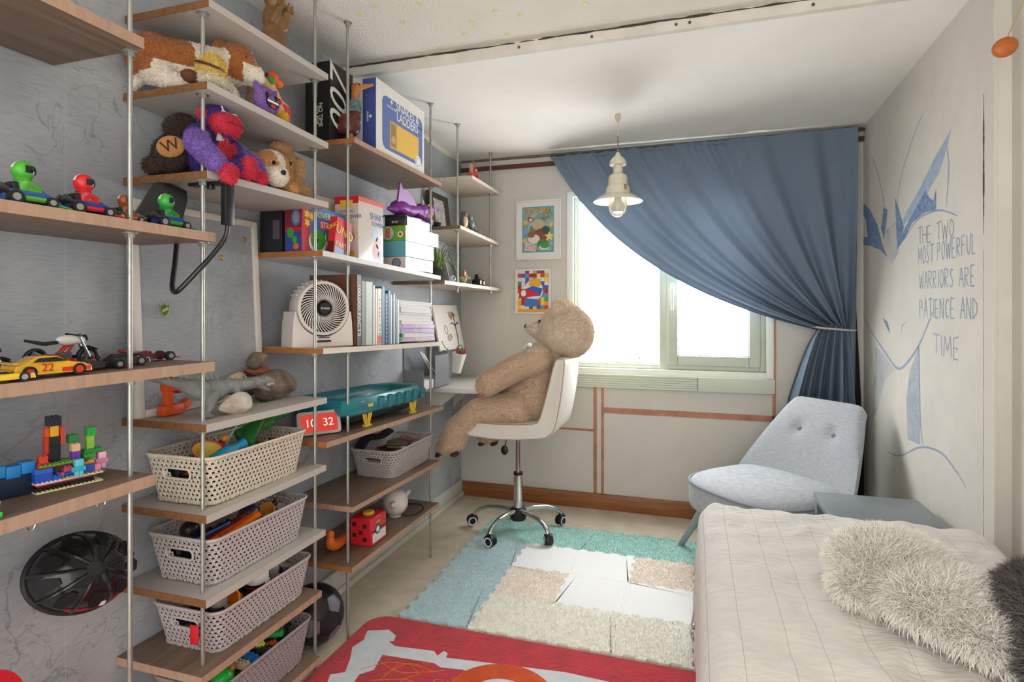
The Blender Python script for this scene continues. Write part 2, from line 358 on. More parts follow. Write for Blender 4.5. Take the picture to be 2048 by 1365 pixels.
sl.build('sill', sage, win)

# ---------------------------------------------------------------- glow stars stuck to the ceiling
st = MB(); st.prism([((.014 if k % 2 == 0 else .006)*math.cos(k*PI/5), (.014 if k % 2 == 0 else .006)*math.sin(k*PI/5)) for k in range(10)], -.003, 0)
stm = st.mesh('star', mat('star_yellow', '#d8d59a', .5), False)
for i, (x, y) in enumerate([(.438, 1.888), (.596, 1.923), (.474, 2.025), (.849, 2.053), (.733, 2.099), (.929, 2.113), (.669, 2.191), (.834, 2.243), (.518, 2.275), (1.182, 2.11), (.347, 1.92), (1.1, 2.0)]):
    tag(link('ceiling_star', stm, None, (x, y, FZ), (0, 0, i)), 'small pale yellow star sticker on the textured ceiling', 'sticker', 'glow stars on the ceiling')
# ================================================================ shelves and rods
gal = mat('galvanised_rod', '#a9aaa2', .35, metal=.75, var=.12, vs=30)
walnut = wood('walnut_laminate', '#65513f', '#857060', stretch=(30, 2.2, 30))
walnut_edge = wood('walnut_edge', '#a08069', '#b3937c', stretch=(30, 30, 2))
greylam = mat('grey_laminate', '#b3aca4', .5, var=.03)
chip = mat('chipboard_edge', '#6b4526', .8, col2='#835a33', vs=60, bump=.3, bs=150)
whitelam = mat('white_laminate', '#cbc8c4', .45, var=.03)
orange_edge = mat('orange_edge', '#9a6236', .5, var=.12, vs=20)
oak = wood('pale_oak', '#b6a594', '#cdbfae', stretch=(30, 2.2, 30))
oak_edge = wood('pale_oak_edge', '#c9bcab', '#d9cfc0', stretch=(30, 2.2, 30))
FX = .31
# name: (y0, y1, z at y0, z at y1, thickness, main, end material, front edge, label)
SH = {
 'A1': (.2, 1.046, 1.953, 1.953, .027, walnut, walnut_edge, walnut_edge, 'walnut board ending under the topmost grey shelf, nothing but wall below it'),
 'A2': (.2, 1.262, 1.512, 1.512, .025, walnut, walnut_edge, walnut_edge, 'walnut shelf carrying the row of toy karts'),
 'A3': (.2, 1.258, 1.158, 1.158, .027, walnut, walnut_edge, walnut_edge, 'walnut shelf carrying toy cars and a motorbike'),
 'A4': (.2, 1.075, .898, .898, .028, walnut, walnut_edge, walnut_edge, 'walnut shelf carrying the toy brick model above the helmet'),
 'B1': (1.24, 1.772, 2.148, 2.15, .021, greylam, chip, greylam, 'grey shelf with chipboard end below a carved wooden animal, topmost'),
 'B2': (1.235, 1.773, 1.922, 1.902, .021, greylam, chip, greylam, 'grey shelf carrying the big plush dog'),
 'B3': (1.234, 1.773, 1.679, 1.688, .021, greylam, chip, greylam, 'grey shelf carrying the purple plush gorilla'),
 'B4': (1.232, 1.765, .988, .985, .021, greylam, chip, greylam, 'grey shelf carrying the dinosaur and the stones'),
 'B5': (1.232, 1.76, .740, .744, .021, greylam, chip, greylam, 'grey shelf carrying the cream basket'),
 'B6': (1.231, 1.757, .511, .513, .021, greylam, chip, greylam, 'grey shelf carrying the basket with the orange and blue toys'),
 'B7': (1.215, 1.735, .312, .305, .022, walnut, walnut_edge, walnut_edge, 'walnut shelf carrying the basket with a red tag'),
 'B8': (1.215, 1.73, .085, .075, .022, walnut, walnut_edge, walnut_edge, 'walnut shelf carrying the dark woven basket, lowest of its column'),
 'C1': (1.942, 2.742, 1.971, 1.963, .02, walnut, orange_edge, walnut_edge, 'walnut shelf carrying the blue and black game boxes near the ceiling'),
 'C2': (1.742, 2.735, 1.512, 1.476, .02, whitelam, orange_edge, whitelam, 'white shelf carrying board game boxes'),
 'C3': (1.745, 2.738, 1.162, 1.133, .02, oak, orange_edge, oak_edge, 'pale wooden shelf carrying the fan and the books'),
 'C4': (1.766, 2.77, .823, .795, .02, walnut, orange_edge, walnut_edge, 'walnut shelf carrying the teal toy arena'),
 'C5': (1.93, 2.73, .535, .519, .02, walnut, walnut_edge, walnut_edge, 'walnut shelf carrying the grey basket of comics'),
 'C6': (1.926, 2.71, .303, .305, .02, walnut, orange_edge, walnut_edge, 'walnut shelf carrying the red box and the white ball'),
 'D1': (3.18, 3.69, 2.100, 2.098, .02, oak, oak_edge, oak_edge, 'pale oak shelf by the back wall, carrying a small red toy'),
 'D2': (3.0, 3.69, 1.778, 1.752, .02, oak, walnut, oak_edge, 'pale oak shelf by the back wall, carrying a grey figure'),
 'D3': (2.785, 3.735, 1.456, 1.446, .02, oak, walnut, oak_edge, 'pale oak shelf by the back wall, carrying the spider plant'),
}
RODS = {1: (1.046, .0, FZ, .265), 2: (1.262, 0, FZ, .265), 3: (1.757, 0, FZ, .265), 4: (1.962, 0, FZ, .265), 5: (2.738, 0, cz(2.738), .25), 6: (3.061, 1.40, cz(3.061), .265), 7: (3.622, 1.40, cz(3.622), .265)}
ON = {'A1': [1], 'A2': [1, 2], 'A3': [1, 2], 'A4': [1], **{'B%d' % i: [2, 3] for i in range(1, 9)}, 'C1': [4, 5], 'C2': [3, 4, 5], 'C3': [3, 4, 5], 'C4': [3, 4, 5], 'C5': [4, 5], 'C6': [4, 5], 'D1': [7], 'D2': [6, 7], 'D3': [6, 7]}
def sz(k, y):
    y0, y1, z0, z1 = SH[k][:4]; return z0+(z1-z0)*(y-y0)/(y1-y0)
wm = MB(); wm.lathe([(.017, -.002), (.017, 0), (.006, 0)], 16).lathe([(.0105, -.012), (.0105, -.002)], 6)
washer = wm.mesh('washer', gal)
for k, (y0, y1, z0, z1, th, m, me_, mf, lab) in SH.items():
    root = thing('wall_shelf', lab, 'shelf', (0, y0, z0))
    L = y1-y0; root.rotation_euler = (math.atan2(z1-z0, L), 0, 0)
    MB().bb((.003, .0012, -th), (FX-.0012, L-.0012, 0)).build('board', m, root, smooth=False)
    MB().bb((.003, -.0004, -th), (FX-.001, .0012, -.0002)).build('end_edge', me_, root, smooth=False)
    MB().bb((.003, L-.0012, -th), (FX-.001, L+.0004, -.0002)).build('end_edge', me_, root, smooth=False)
    MB().bb((FX-.0012, -.0004, -th), (FX, L+.0004, -.0002)).build('front_edge', mf, root, smooth=False)
    for r in ON[k]:
        ry = RODS[r][0]
        if y0 < ry < y1+.02: link('washer', washer, root, (RODS[r][3], ry-y0, -th))
RL = {1: 'steel rod passing through the walnut boards beside the helmet', 2: 'steel rod at the chipboard ends of the grey shelves', 3: 'steel rod in front of the fan', 4: 'steel rod in front of the brown book', 5: 'steel rod at the bear’s foot beside the comics basket', 6: 'short hanging rod through the oak shelves, beside the photo frame', 7: 'short hanging rod through the oak shelves, beside the back wall'}
for r, (y, z0, z1, x) in RODS.items():
    root = thing('shelf_rod', RL[r], 'rod', (x, y, z0))
    MB().cyl((0, 0, 0), (0, 0, z1-z0), .0058, n=12).build('rod', gal, root)
    nut = MB().lathe([(.016, 0), (.016, -.003), (.0095, -.003), (.0095, -.016)], 16); nut.build('ceiling_flange', gal, root, loc=(0, 0, z1-z0))
# ================================================================ soft floor tiles
aqua = mat('aqua_plush', '#a9d3cb', .95, var=.08, vs=30, isl=.12, sheen=.3)
blue_aqua = mat('pale_blue_plush', '#bcd3d9', .95, var=.08, vs=30, isl=.14, sheen=.3)
cream = mat('cream_plush', '#ece2d4', .95, var=.06, vs=30, isl=.12, sheen=.3)
mint = mat('pale_cream_plush', '#eceade', .95, var=.05, vs=30, isl=.12, sheen=.3)
foam = mat('white_foam', '#e9eae8', .75, bump=.1, bs=400)
GX = [.385, .69, .98, 1.272, 1.568, 1.87]; GY = [1.58, 1.875, 2.168, 2.462, 2.755, 3.05, 3.345]
def edge(a, b, i):                                   # one shared toothed line between two grid corners
    a, b = Vector((*a, 0)), Vector((*b, 0)); d = b-a; nrm = Vector((-d.y, d.x, 0)).normalized(); out = [a]; n = 7
    for k in range(n):
        s = 1 if (k+i) % 2 == 0 else -1
        for t, w in ((.12, -1), (.02, 1), (.98, 1), (.88, -1)):
            tt = (k+t)/n
            if w < 0: continue
            out.append(a+d*((k+(.06 if t < .5 else .94))/n)+nrm*.007*s)
    return out
def tile(i, j, m, label, pile, group=None):
    x0, x1, y0, y1 = GX[i], GX[i+1], GY[j], GY[j+1]
    A = edge((x0, y0), (x1, y0), i); B = edge((x1, y0), (x1, y1), j); Cc = edge((x0, y1), (x1, y1), i)[::1]; D = edge((x0, y0), (x0, y1), j)
    corner = lambda p: Vector((*p, 0))
    poly = A+B+[corner((x1, y1))]+Cc[:0:-1]+[corner((x0, y1))]+D[:0:-1]
    cx, cy = (x0+x1)/2, (y0+y1)/2; q = [((p.x-cx)*.997, (p.y-cy)*.997) for p in poly]
    t = thing('puzzle_mat', label, 'floor mat', (cx, cy, 0), 0, group)
    o = MB().prism(q, .0, .011).build('foam_base', m, t, smooth=False)
    if pile:
        fur(o.data, 'pile', t, 5200, .007, .0024, [m], (0, 0, 0), .7, mask=lambda c, n: 1. if n[2] > .5 else 0., seed=i*9+j)
    return t
for i, j, m, lab, pile in [
    (1, 4, foam, 'white foam puzzle mat under the casters of the office chair', 0), (2, 4, foam, 'white foam puzzle mat between the aqua strip and another white mat', 0),
    (2, 3, foam, 'white foam puzzle mat, joined below the white pair', 0), (3, 3, foam, 'white foam puzzle mat half under the bed edge', 0),
    (0, 5, aqua, 'aqua plush puzzle mat at the corner of the aqua strips', 1), (1, 5, aqua, 'aqua plush puzzle mat under the office chair', 1), (2, 5, aqua, 'aqua plush puzzle mat between chair casters and armchair', 1), (3, 5, aqua, 'aqua plush puzzle mat near the armchair leg', 1), (4, 5, aqua, 'aqua plush puzzle mat under the armchair', 1),
    (0, 4, blue_aqua, 'pale blue plush puzzle mat beside the office chair', 1), (0, 3, blue_aqua, 'pale blue plush puzzle mat halfway along the blue strip', 1), (0, 2, blue_aqua, 'pale blue plush puzzle mat touching the red rug', 1),
    (3, 4, cream, 'cream plush puzzle mat between the white mats and the bed', 1), (1, 3, cream, 'cream plush puzzle mat enclosed by blue and white mats', 1),
    (1, 2, mint, 'cream plush puzzle mat between blue strip and red rug', 1), (2, 2, mint, 'cream plush puzzle mat below a white mat, by the rug', 1), (3, 2, mint, 'cream plush puzzle mat at the bed foot by the rug', 1)]:
    tile(i, j, m, lab, pile)

# ---------------------------------------------------------------- red rug with printed shapes
rt = thing('rug', 'red fleece rug with white and orange printed shapes on the floor', 'rug', (.98, 1.52, .0))
rugm = mat('rug_red', '#b41728', .95, var=.22, vs=14, bump=.4, bs=60, sheen=.25)
out = rrect(1.40, 1.24, .09, 8)
MB().prism(out, .0113, .0145).build('cloth', rugm, rt)
pw = mat('print_white', '#ccd2d6', .95, var=.08, vs=20); po = mat('print_orange', '#d8642a', .95, col2='#b93a22', vs=9); pl = mat('print_line', '#c9761f', .9)
def rp(pts, m, name='print', z=.0149):             # world xy polygon -> print on the rug
    return MB().prism([(x-.98, y-1.52) for x, y in pts], .0143, z).build(name, m, rt, smooth=False)
rp([(.321, 2.016), (.399, 2.048), (.447, 2.019), (.457, 1.986), (.441, 1.974), (.478, 1.955), (.634, 1.971), (.659, 1.949), (.67, 1.982), (.688, 1.975), (.694, 1.947), (.832, 1.963), (1.131, 1.997), (1.31, 1.99), (1.31, 1.93), (.929, 1.876), (.779, 1.9), (.697, 1.889), (.666, 1.904), (.461, 1.892), (.478, 1.804), (.443, 1.764), (.452, 1.70), (.44, 1.2), (.36, 1.2), (.362, 1.695), (.346, 1.733), (.388, 1.761), (.363, 1.829), (.327, 1.9), (.342, 1.957), (.331, 1.982)], pw)
rp([(.95+.19*math.cos(a), 1.79+.19*math.sin(a)) for a in np.linspace(0, 2*PI, 48, endpoint=False)], po, z=.0152)
rp([(.95+.105*math.cos(a), 1.79+.105*math.sin(a)) for a in np.linspace(0, 2*PI, 40, endpoint=False)], pw, z=.0156)
for l in [[(.431, 1.789), (.513, 1.86), (.639, 1.872)], [(.47, 1.857), (.574, 1.82), (.72, 1.875)], [(.53, 1.791), (.579, 1.874), (.692, 1.858)], [(.535, 1.87), (.543, 1.84), (.528, 1.762)], [(.5, 1.75), (.62, 1.79), (.7, 1.76)], [(.6, 1.86), (.64, 1.83), (.6, 1.78), (.66, 1.74)]]:
    MB().tube([(x-.98, y-1.52, .0146) for x, y in spline([(a, b, 0) for a, b in l], 5) for x, y in ((x, y),)] if False else [(p.x-.98, p.y-1.52, .0146) for p in spline([(a, b, 0) for a, b in l], 5)], .0016, 5).build('print', pl, rt)
text(rt, 'CLINTON', .038, (.706-.98, 1.812-1.52, .0149), '+Z', pl, roll=.02, depth=.0003, align='LEFT')
text(rt, 'EST', .02, (.64-.98, 1.92-1.545, .0149), '+Z', pl, depth=.0003)

# ================================================================ bed
bed = thing('bed', 'single bed under a beige striped cotton blanket beside the right wall', 'bed', (2.03, 1.32, 0))
MB().bb((-.43, -.95, .12), (.45, .985, .32), bev=.01).build('bed_frame', mat('bed_frame_dark', '#3a3632', .6), bed)
for sx in (-.40, .41):
    for sy in (-.9, .93): MB().bb((sx-.03, sy-.03, 0), (sx+.03, sy+.03, .125)).build('leg', mat('bed_frame_dark', ''), bed)
MB().bb((-.435, -.95, .32), (.455, .99, .555), bev=.05, seg=4).build('mattress', mat('mattress', '#cfc9c0', .9), bed)
def blanket():
    nx, ny = 96, 150; X0, X1, Ya, Yb, top = -.448, .462, -.96, 1.005, .575
    vs = []; fs = []; r = .075; drop = .30
    def prof(s, a, b):                                # arc length -> (coordinate, drop below top)
        if s < a: d = a-s; sign, e = -1, a
        elif s > b: d = s-b; sign, e = 1, b
        else: return s, 0
        q = r*PI/2
        if d < q: ang = d/r; return e+sign*r*math.sin(ang), r*(1-math.cos(ang))
        return e+sign*r, r+(d-q)
    SX = np.linspace(X0+r-r*PI/2-drop, X1-r+r*PI/2+.02, nx); SY = np.linspace(Ya+r-.02, Yb-r+r*PI/2+drop*.7, ny)
    rr = np.random.default_rng(5)
    for sy in SY:
        for sx in SX:
            x, dx = prof(sx, X0+r, X1-r); y, dy = prof(sy, Ya+r, Yb-r)
            d = max(dx, dy) if min(dx, dy) <= 0 else dx+dy*.75
            z = top-d
            w = .004*math.sin(sx*31+sy*13+1.5*math.sin(sy*9))+.003*math.sin(sx*17-sy*43+2*math.sin(sx*7))+.002*math.sin(sx*83+3*math.sin(sy*21))
            z += w*(1 if d < .02 else .4)
            # soft crossing folds on the near half
            z += .014*math.exp(-((sx+.12-.35*(sy+.1))/.022)**2)*max(0, math.sin((sy+.35)*5.5))*(sy < .25)
            z += .012*math.exp(-((sx-.02-.30*(sy+.1))/.02)**2)*max(0, math.sin((sy+.45)*5))*(sy < .2)
            hang = max(0, d-r)
            x += (-.003*hang/.1*(1 if sx < 0 else 0))*(1+.9*math.sin(sy*26+1.2*math.sin(sy*7)))-.0*hang
            y += hang*.12*(1+math.sin(sx*22+1))*(dy > 0)
            vs.append((x, y, z))
    for j in range(ny-1):
        for i in range(nx-1):
            a = j*nx+i; fs.append((a, a+1, a+1+nx, a+nx))
    return MB().add(vs, fs)
def blanket_mat():
    m = mat('blanket_linen', '#d8d4cd', .9, var=.06, vs=40, bump=.6, bs=45, stretch=(.5, 1.6, 1), sheen=.1)
    nt = m.node_tree; N = nt.nodes; L = nt.links; b = N['Principled BSDF']; old = b.inputs['Base Color'].links[0].from_socket
    tc = N['Texture Coordinate']; sp = N.new('ShaderNodeSeparateXYZ'); L.new(tc.outputs['Object'], sp.inputs[0])
    def stripe(sock, k, off, w):
        a = N.new('ShaderNodeMath'); a.operation = 'MULTIPLY_ADD'; a.inputs[1].default_value = 1/k; a.inputs[2].default_value = off; L.new(sock, a.inputs[0])
        f = N.new('ShaderNodeMath'); f.operation = 'FRACT'; L.new(a.outputs[0], f.inputs[0])
        l = N.new('ShaderNodeMath'); l.operation = 'LESS_THAN'; l.inputs[1].default_value = w; L.new(f.outputs[0], l.inputs[0]); return l.outputs[0]
    s1 = stripe(sp.outputs[0], .165, .2, .008); s2 = stripe(sp.outputs[0], .165, .62, .008); s3 = stripe(sp.outputs[1], .62, .55, .0022)
    mx = N.new('ShaderNodeMath'); mx.operation = 'MAXIMUM'; L.new(s1, mx.inputs[0]); L.new(s2, mx.inputs[1])
    m2 = N.new('ShaderNodeMath'); m2.operation = 'MAXIMUM'; L.new(mx.outputs[0], m2.inputs[0]); L.new(s3, m2.inputs[1])
    sc = N.new('ShaderNodeMath'); sc.operation = 'MULTIPLY'; sc.inputs[1].default_value = .6; L.new(m2.outputs[0], sc.inputs[0])
    mc = N.new('ShaderNodeMix'); mc.data_type = 'RGBA'; L.new(sc.outputs[0], mc.inputs[0]); L.new(old, mc.inputs[6]); mc.inputs[7].default_value = (*lin('#7d766e'), 1)
    L.new(mc.outputs[2], b.inputs['Base Color']); return m
bl_ = blanket().build('blanket', blanket_mat(), bed, angle=180)
sd = bl_.modifiers.new('s', 'SOLIDIFY'); sd.thickness = .004; sd.offset = -1

# shaggy cushions on the bed
fw = mat('fur_white', '#fbf7ee', .9, isl=.14, sheen=.2); fwb = mat('fur_base_white', '#ece5d6', .95)
fd = mat('fur_dark', '#6a635d', .9, isl=.6, sheen=.2)
me = blob([('e', (-.02, .02, .07), (.13, .14, .07), (0, 0, .5)), ('e', (-.085, -.06, .045), (.08, .08, .045), (0, 0, .3)), ('e', (.04, -.13, .06), (.13, .14, .06), (0, 0, .3)), ('e', (.10, -.22, .05), (.10, .11, .05), (0, 0, 0))], .012, 5, mats=[fwb])
t = thing('fur_cushion', 'shaggy cream fur cushion lying on the beige blanket', 'cushion', (2.065, 1.66, .574)); link('cushion_body', me, t)
fur(me, 'long_hair', t, 60000, .038, .0022, [fw], (.15, -.45, -.35), .55, mask=lambda c, n: 1. if n[2] > -.3 else .1, seed=3)
me = blob([('e', (0, 0, .08), (.13, .2, .09), (0, 0, -.4)), ('e', (-.03, -.16, .06), (.12, .12, .065))], .012, 5, mats=[mat('fur_base_dark', '#2b2825', .95)])
t = thing('fur_cushion', 'dark brown and black fur cushion touching the cream one on the bed', 'cushion', (2.305, 1.46, .574)); link('cushion_body', me, t)
fur(me, 'long_hair', t, 26000, .038, .003, [fd], (-.1, -.4, -.4), .5, mask=lambda c, n: 1. if n[2] > -.3 else .1, seed=4)

# ================================================================ grey side table
t = thing('side_table', 'low grey side table squeezed between armchair, bed and wall', 'table', (2.25, 2.55, 0))
tg = mat('table_grey', '#7f878b', .35, var=.04)
MB().bb((-.195, -.125, .49), (.19, .195, .52), bev=.003).build('table_top', tg, t)
for x in (-.17, .165):
    for y in (-.10, .17): MB().bb((x-.02, y-.02, 0), (x+.02, y+.02, .49)).build('leg', tg, t)

# ================================================================ armchair
ach = thing('armchair', 'grey upholstered slipper armchair with two buttons in the corner', 'armchair', (2.04, 3.23, .011), math.radians(222))
fab = mat('grey_upholstery', '#969ca3', .85, col2='#b4b8bc', vs=35, stretch=(1, 1, 9), bump=.15, bs=300, sheen=.15)
def dshape(k, n=48):                                  # seat outline, front rounded, slightly narrower at the back
    out = []
    for i in range(n):
        a = 2*PI*i/n; cx, cy = math.cos(a), math.sin(a)
        ex = .62 if cx > 0 else .45
        out.append((.16+(.345 if cx > 0 else .25)*k*math.copysign(abs(cx)**ex, cx), .335*k*math.copysign(abs(cy)**.72, cy)))
    return out
prof = [(.93, .275), (.985, .285), (1.0, .31), (1.0, .385), (.985, .405), (.955, .418), (.85, .437), (.6, .449), (.3, .452)]
MB().loft([[(x, y, z) for x, y in dshape(k)] for k, z in prof]).build('seat', fab, ach, angle=60)
MB().tube([(x, y, .410) for x, y in dshape(.995)]+[(*dshape(.995)[0], .410)], .006, 8).build('piping', mat('piping_grey', '#8a9098', .8), ach)
def backrest():
    nu, nv = 28, 18; fr, bk = [], []
    for j in range(nv+1):
        v = j/nv
        w = .355-.135*v**1.25
        rowf, rowb = [], []
        for i in range(nu+1):
            u = -1+2*i/nu
            ed = (1-abs(u)**8); tz = (1-v**10)
            zt = .34+.47*v - .045*abs(u)**12*v
            x = -.02-.22*v+.09*u*u*(1-.9*v)
            th = .085*(.35+.65*ed*tz)
            dim = sum(-.022*math.exp(-(((u-b)*w)**2+((v-.66)*.47)**2)/.0011) for b in (-.36, .36))
            rowf.append((x+dim-.004*(1-tz)*8, u*w, zt)); rowb.append((x-th, u*w*(.99), zt))
        fr.append(rowf); bk.append(rowb)
    mb = MB(); rings = []
    for j in range(nv+1): rings.append(fr[j]+bk[j][::-1])
    return mb.loft(rings)
MB_ = backrest(); MB_.build('backrest', fab, ach, angle=70)
for b in (-.36, .36):
    u, v = b, .66; w = .355-.135*v**1.25
    MB().ell((-.02-.22*v+.09*u*u*(1-.9*v)-.016, u*w, .34+.47*v), (.008, .0125, .0125), n=14, m=8).build('button', mat('piping_grey', ''), ach)
lg = mat('leg_grey_wood', '#8e9494', .6, var=.1)
for (tx, ty, bx_, by_) in ((.33, -.24, .375, -.40), (.33, .24, .375, .40), (-.03, -.22, -.10, -.34), (-.03, .22, -.10, .34)):
    MB().cyl((tx, ty, .28), (bx_, by_, 0), .024, .015, 14).build('leg', lg, ach)

# ================================================================ office chair
oc = thing('office_chair', 'white padded swivel chair with chrome five-star base on casters', 'chair', (.585, 3.21, .0125))
lea = mat('white_leather', '#d8d3ca', .45, var=.03, bump=.06, bs=200); chrome = mat('chrome', '#d4d4d4', .12, metal=1); blk = mat('black_plastic', '#161616', .4)
prof = [(-.225, .575), (-.04, .567), (.18, .585), (.235, .606), (.268, .65), (.30, .80), (.318, .955), (.322, 1.01), (.312, 1.022), (.285, 1.022), (.270, 1.012), (.255, .97), (.228, .86), (.195, .74), (.178, .692), (.145, .668), (-.04, .655), (-.18, .657), (-.225, .65), (-.243, .63), (-.245, .595)]
pc = [ (p.x, p.z) for p in spline([(a, 0, b) for a, b in prof+[prof[0]]], 3)][:-1]
def padring(y, k):
    cx = .02; out = []
    n = len(pc)
    for i in range(n):
        a, b = Vector(pc[i-1]), Vector(pc[(i+1) % n]); t_ = (b-a).normalized(); nn = Vector((t_.y, -t_.x))
        out.append((pc[i][0]-nn.x*k, y, pc[i][1]-nn.y*k))
    return out
rings = [padring(y, k) for y, k in ((-.205, .014), (-.207, .006), (-.2, 0), (-.19, -.003), (0, -.004), (.19, -.003), (.2, 0), (.207, .006), (.205, .014))]
MB().loft(rings).build('padded_shell', lea, oc, angle=70)
for y in (-.2035, .2035):
    MB().tube([Vector((p[0], y, p[2])) for p in padring(0, .003)]+[Vector((padring(0, .003)[0][0], y, padring(0, .003)[0][2]))], .003, 6).build('seam', mat('seam_tan', '#a8906f', .7), oc)
pk = MB(); pk.cyl((0, 0, .30), (0, 0, .575), .0145, n=20).cyl((0, 0, .10), (0, 0, .335), .0255, n=24); pk.build('gas_lift', chrome, oc)
MB().cyl((0, 0, .325), (0, 0, .34), .027, n=24).build('collar', blk, oc)
MB().bb((-.09, -.08, .555), (.09, .08, .575), bev=.005).build('seat_plate', blk, oc)
MB().tube([(-.005, -.06, .56), (-.045, -.09, .54), (-.05, -.095, .50)], .004, 6).ell((-.052, -.096, .485), (.022, .008, .028), n=12, m=8).build('lever', blk, oc)
MB().lathe([(.02, .06), (.045, .065), (.05, .09), (.048, .125), (.03, .135)], 24).build('hub', blk, oc)
for k in range(5):
    a = math.radians(180+72*k); c_, s_ = math.cos(a), math.sin(a)
    MB().tube([(c_*r, s_*r, z) for r, z in ((.03, .115), (.10, .122), (.18, .118), (.235, .10), (.265, .078), (.276, .055))], [.016, .0155, .0145, .0135, .013, .012], 12, flat=.9).build('base_arm', chrome, oc)
    ca = MB(); M = Matrix.Translation((c_*.278, s_*.278, 0)) @ Matrix.Rotation(a+.6+k, 4, 'Z')
    for s2 in (-1, 1): ca.lathe([(.0, .007), (.027, .007), (.029, .012), (.029, .02), (.026, .024), (.0, .024)], 22, 0, M @ Matrix.Translation((.012, 0, .029)) @ Matrix.Rotation(PI/2*s2, 4, 'X'))
    ca.add([], []); ca.lathe([(.03, -.012), (.032, 0), (.03, .012)], 16, 0, M @ Matrix.Translation((.006, 0, .034)) @ Matrix.Rotation(PI/2, 4, 'X'))
    ca.cyl((c_*.276, s_*.276, .045), (c_*.276, s_*.276, .068), .01, n=10)
    cst = ca.build('caster', blk, oc)
    for s2 in (-1, 1):
        rr_ = MB(); rr_.lathe([(.019, .0238), (.019, .0252), (.025, .0252), (.025, .0238)], 22, 0, M @ Matrix.Translation((.012, 0, .029)) @ Matrix.Rotation(PI/2*s2, 4, 'X'), cap=False); rr_.build('white_ring', P('#e6e6e2', .4), cst)

# ================================================================ curtain
cur = thing('curtain', 'blue cotton curtain pulled aside across the window', 'curtain', (0, 0, 0))
cm = mat('curtain_blue', '#68788a', .75, var=.04, vs=20, bump=.04, bs=60, transl=.05)
def curtain():
    ns, nt_ = 220, 70; vs = []; fs = []
    V = lambda x, z: Vector((x, z))
    for j in range(nt_+1):
        t_ = j/nt_
        for i in range(ns+1):
            s = i/ns
            q = s**1.0
            P0 = V(.672+1.765*s, 2.300+.026*s+.004*math.sin(s*130)*(s < .62)); P1 = V(2.235+.16*s, 1.185+.03*math.sin(s*PI))
            Cc = V(1.133, 1.448).lerp(V(2.44, 1.80), s**.9)
            b = P0*(1-t_)**2+Cc*2*t_*(1-t_)+P1*t_*t_
            fold = math.sin(2*PI*(5.5*s+.10*math.sin(7*s))+.8)
            f2 = math.sin(2*PI*(13*s**1.1)+2.2*math.sin(5*s))
            f3 = math.sin(2*PI*(44*s))
            amp = .008+.05*t_**.7*(1-.35*t_)
            edge_ = min(1, s*14)
            y = 3.675+amp*fold*edge_*.8+.011*(.4+t_)*f2+.004*f3*max(0, 1-t_*6)*(s < .7)-.05*math.sin(PI*t_)*(1-s)-.02
            y -= .02*math.exp(-((s-.08)/.05)**2)*math.sin(PI*min(1, t_*1.02))
            vs.append((b.x, y, b.y))
    n = ns+1
    for j in range(nt_):
        for i in range(ns):
            a = j*n+i; fs.append((a, a+1, a+1+n, a+n))
    o = len(vs); m2 = 34
    for j in range(m2+1):                              # tail below the tie
        t_ = j/m2; sp = min(1, t_*2.6)**.75
        for i in range(ns+1):
            s = i/ns
            x0 = 2.235+.16*s; x1 = 2.085+.345*s
            x = x0+(x1-x0)*sp; z = 1.185+.03*math.sin(s*PI)-t_*1.06
            y = 3.655+(.012+.028*sp)*math.sin(2*PI*(6*s)+.5)+.012*sp*math.sin(2*PI*13*s+1)
            vs.append((x, y, z))
    for j in range(m2):
        for i in range(ns):
            a = o+j*n+i; fs.append((a, a+1, a+1+n, a+n))
    return MB().add(vs, fs)
co = curtain().build('cloth', cm, cur, angle=180)
MB().tube([(x, 3.66+.006*math.sin(x*90), 2.288+.026*(x-.68)/1.75+.003*math.sin(x*140)) for x in np.linspace(.675, 1.85, 160)], .010, 8, flat=1.0).build('ruffle_hem', cm, cur)
MB().tube(spline([(2.20, 3.66, 1.205), (2.26, 3.60, 1.197), (2.34, 3.59, 1.19), (2.41, 3.62, 1.185), (2.43, 3.66, 1.186)], 6), .0055, 8).build('tie', P('#b9b4a6', .6), cur)
sp_ = MB(); nst = 8                                    # straight right-hand border that hangs free of the tie
vsb = []; fsb = []
for j in range(30):
    t_ = j/29
    for i in range(nst+1): s = i/nst; vsb.append((2.392-.02*t_+.05*s, 3.672+.010*math.sin(s*5+t_*3)-.008*s, 2.32-t_*2.2))
for j in range(29):
    for i in range(nst): a = j*(nst+1)+i; fsb.append((a, a+1, a+nst+2, a+nst+1))
MB().add(vsb, fsb).build('border', cm, cur, angle=180)
vsb = []; fsb = []
for j in range(24):
    t_ = j/23
    for i in range(9): s = i/8; vsb.append((2.425+.06*s*min(1, t_*1.3+.02), 3.715+.010*math.sin(s*9), 1.72-t_*1.62))
for j in range(23):
    for i in range(8): a = j*9+i; fsb.append((a, a+1, a+10, a+9))
o = MB().add(vsb, fsb).build('blackout_curtain', mat('blackout', '#191a1e', .9), angle=180)
sdm = o.modifiers.new('s', 'SOLIDIFY'); sdm.thickness = .004
tag(o, 'narrow black curtain hanging between the blue one and the wall', 'curtain')
t = tag(MB().cyl((.66, 3.70, 2.312), (2.485, 3.70, 2.322), .009, n=12).build('curtain_rail', P('#3d332c', .5)), 'dark curtain rail running under the ceiling above the window', 'curtain rail')

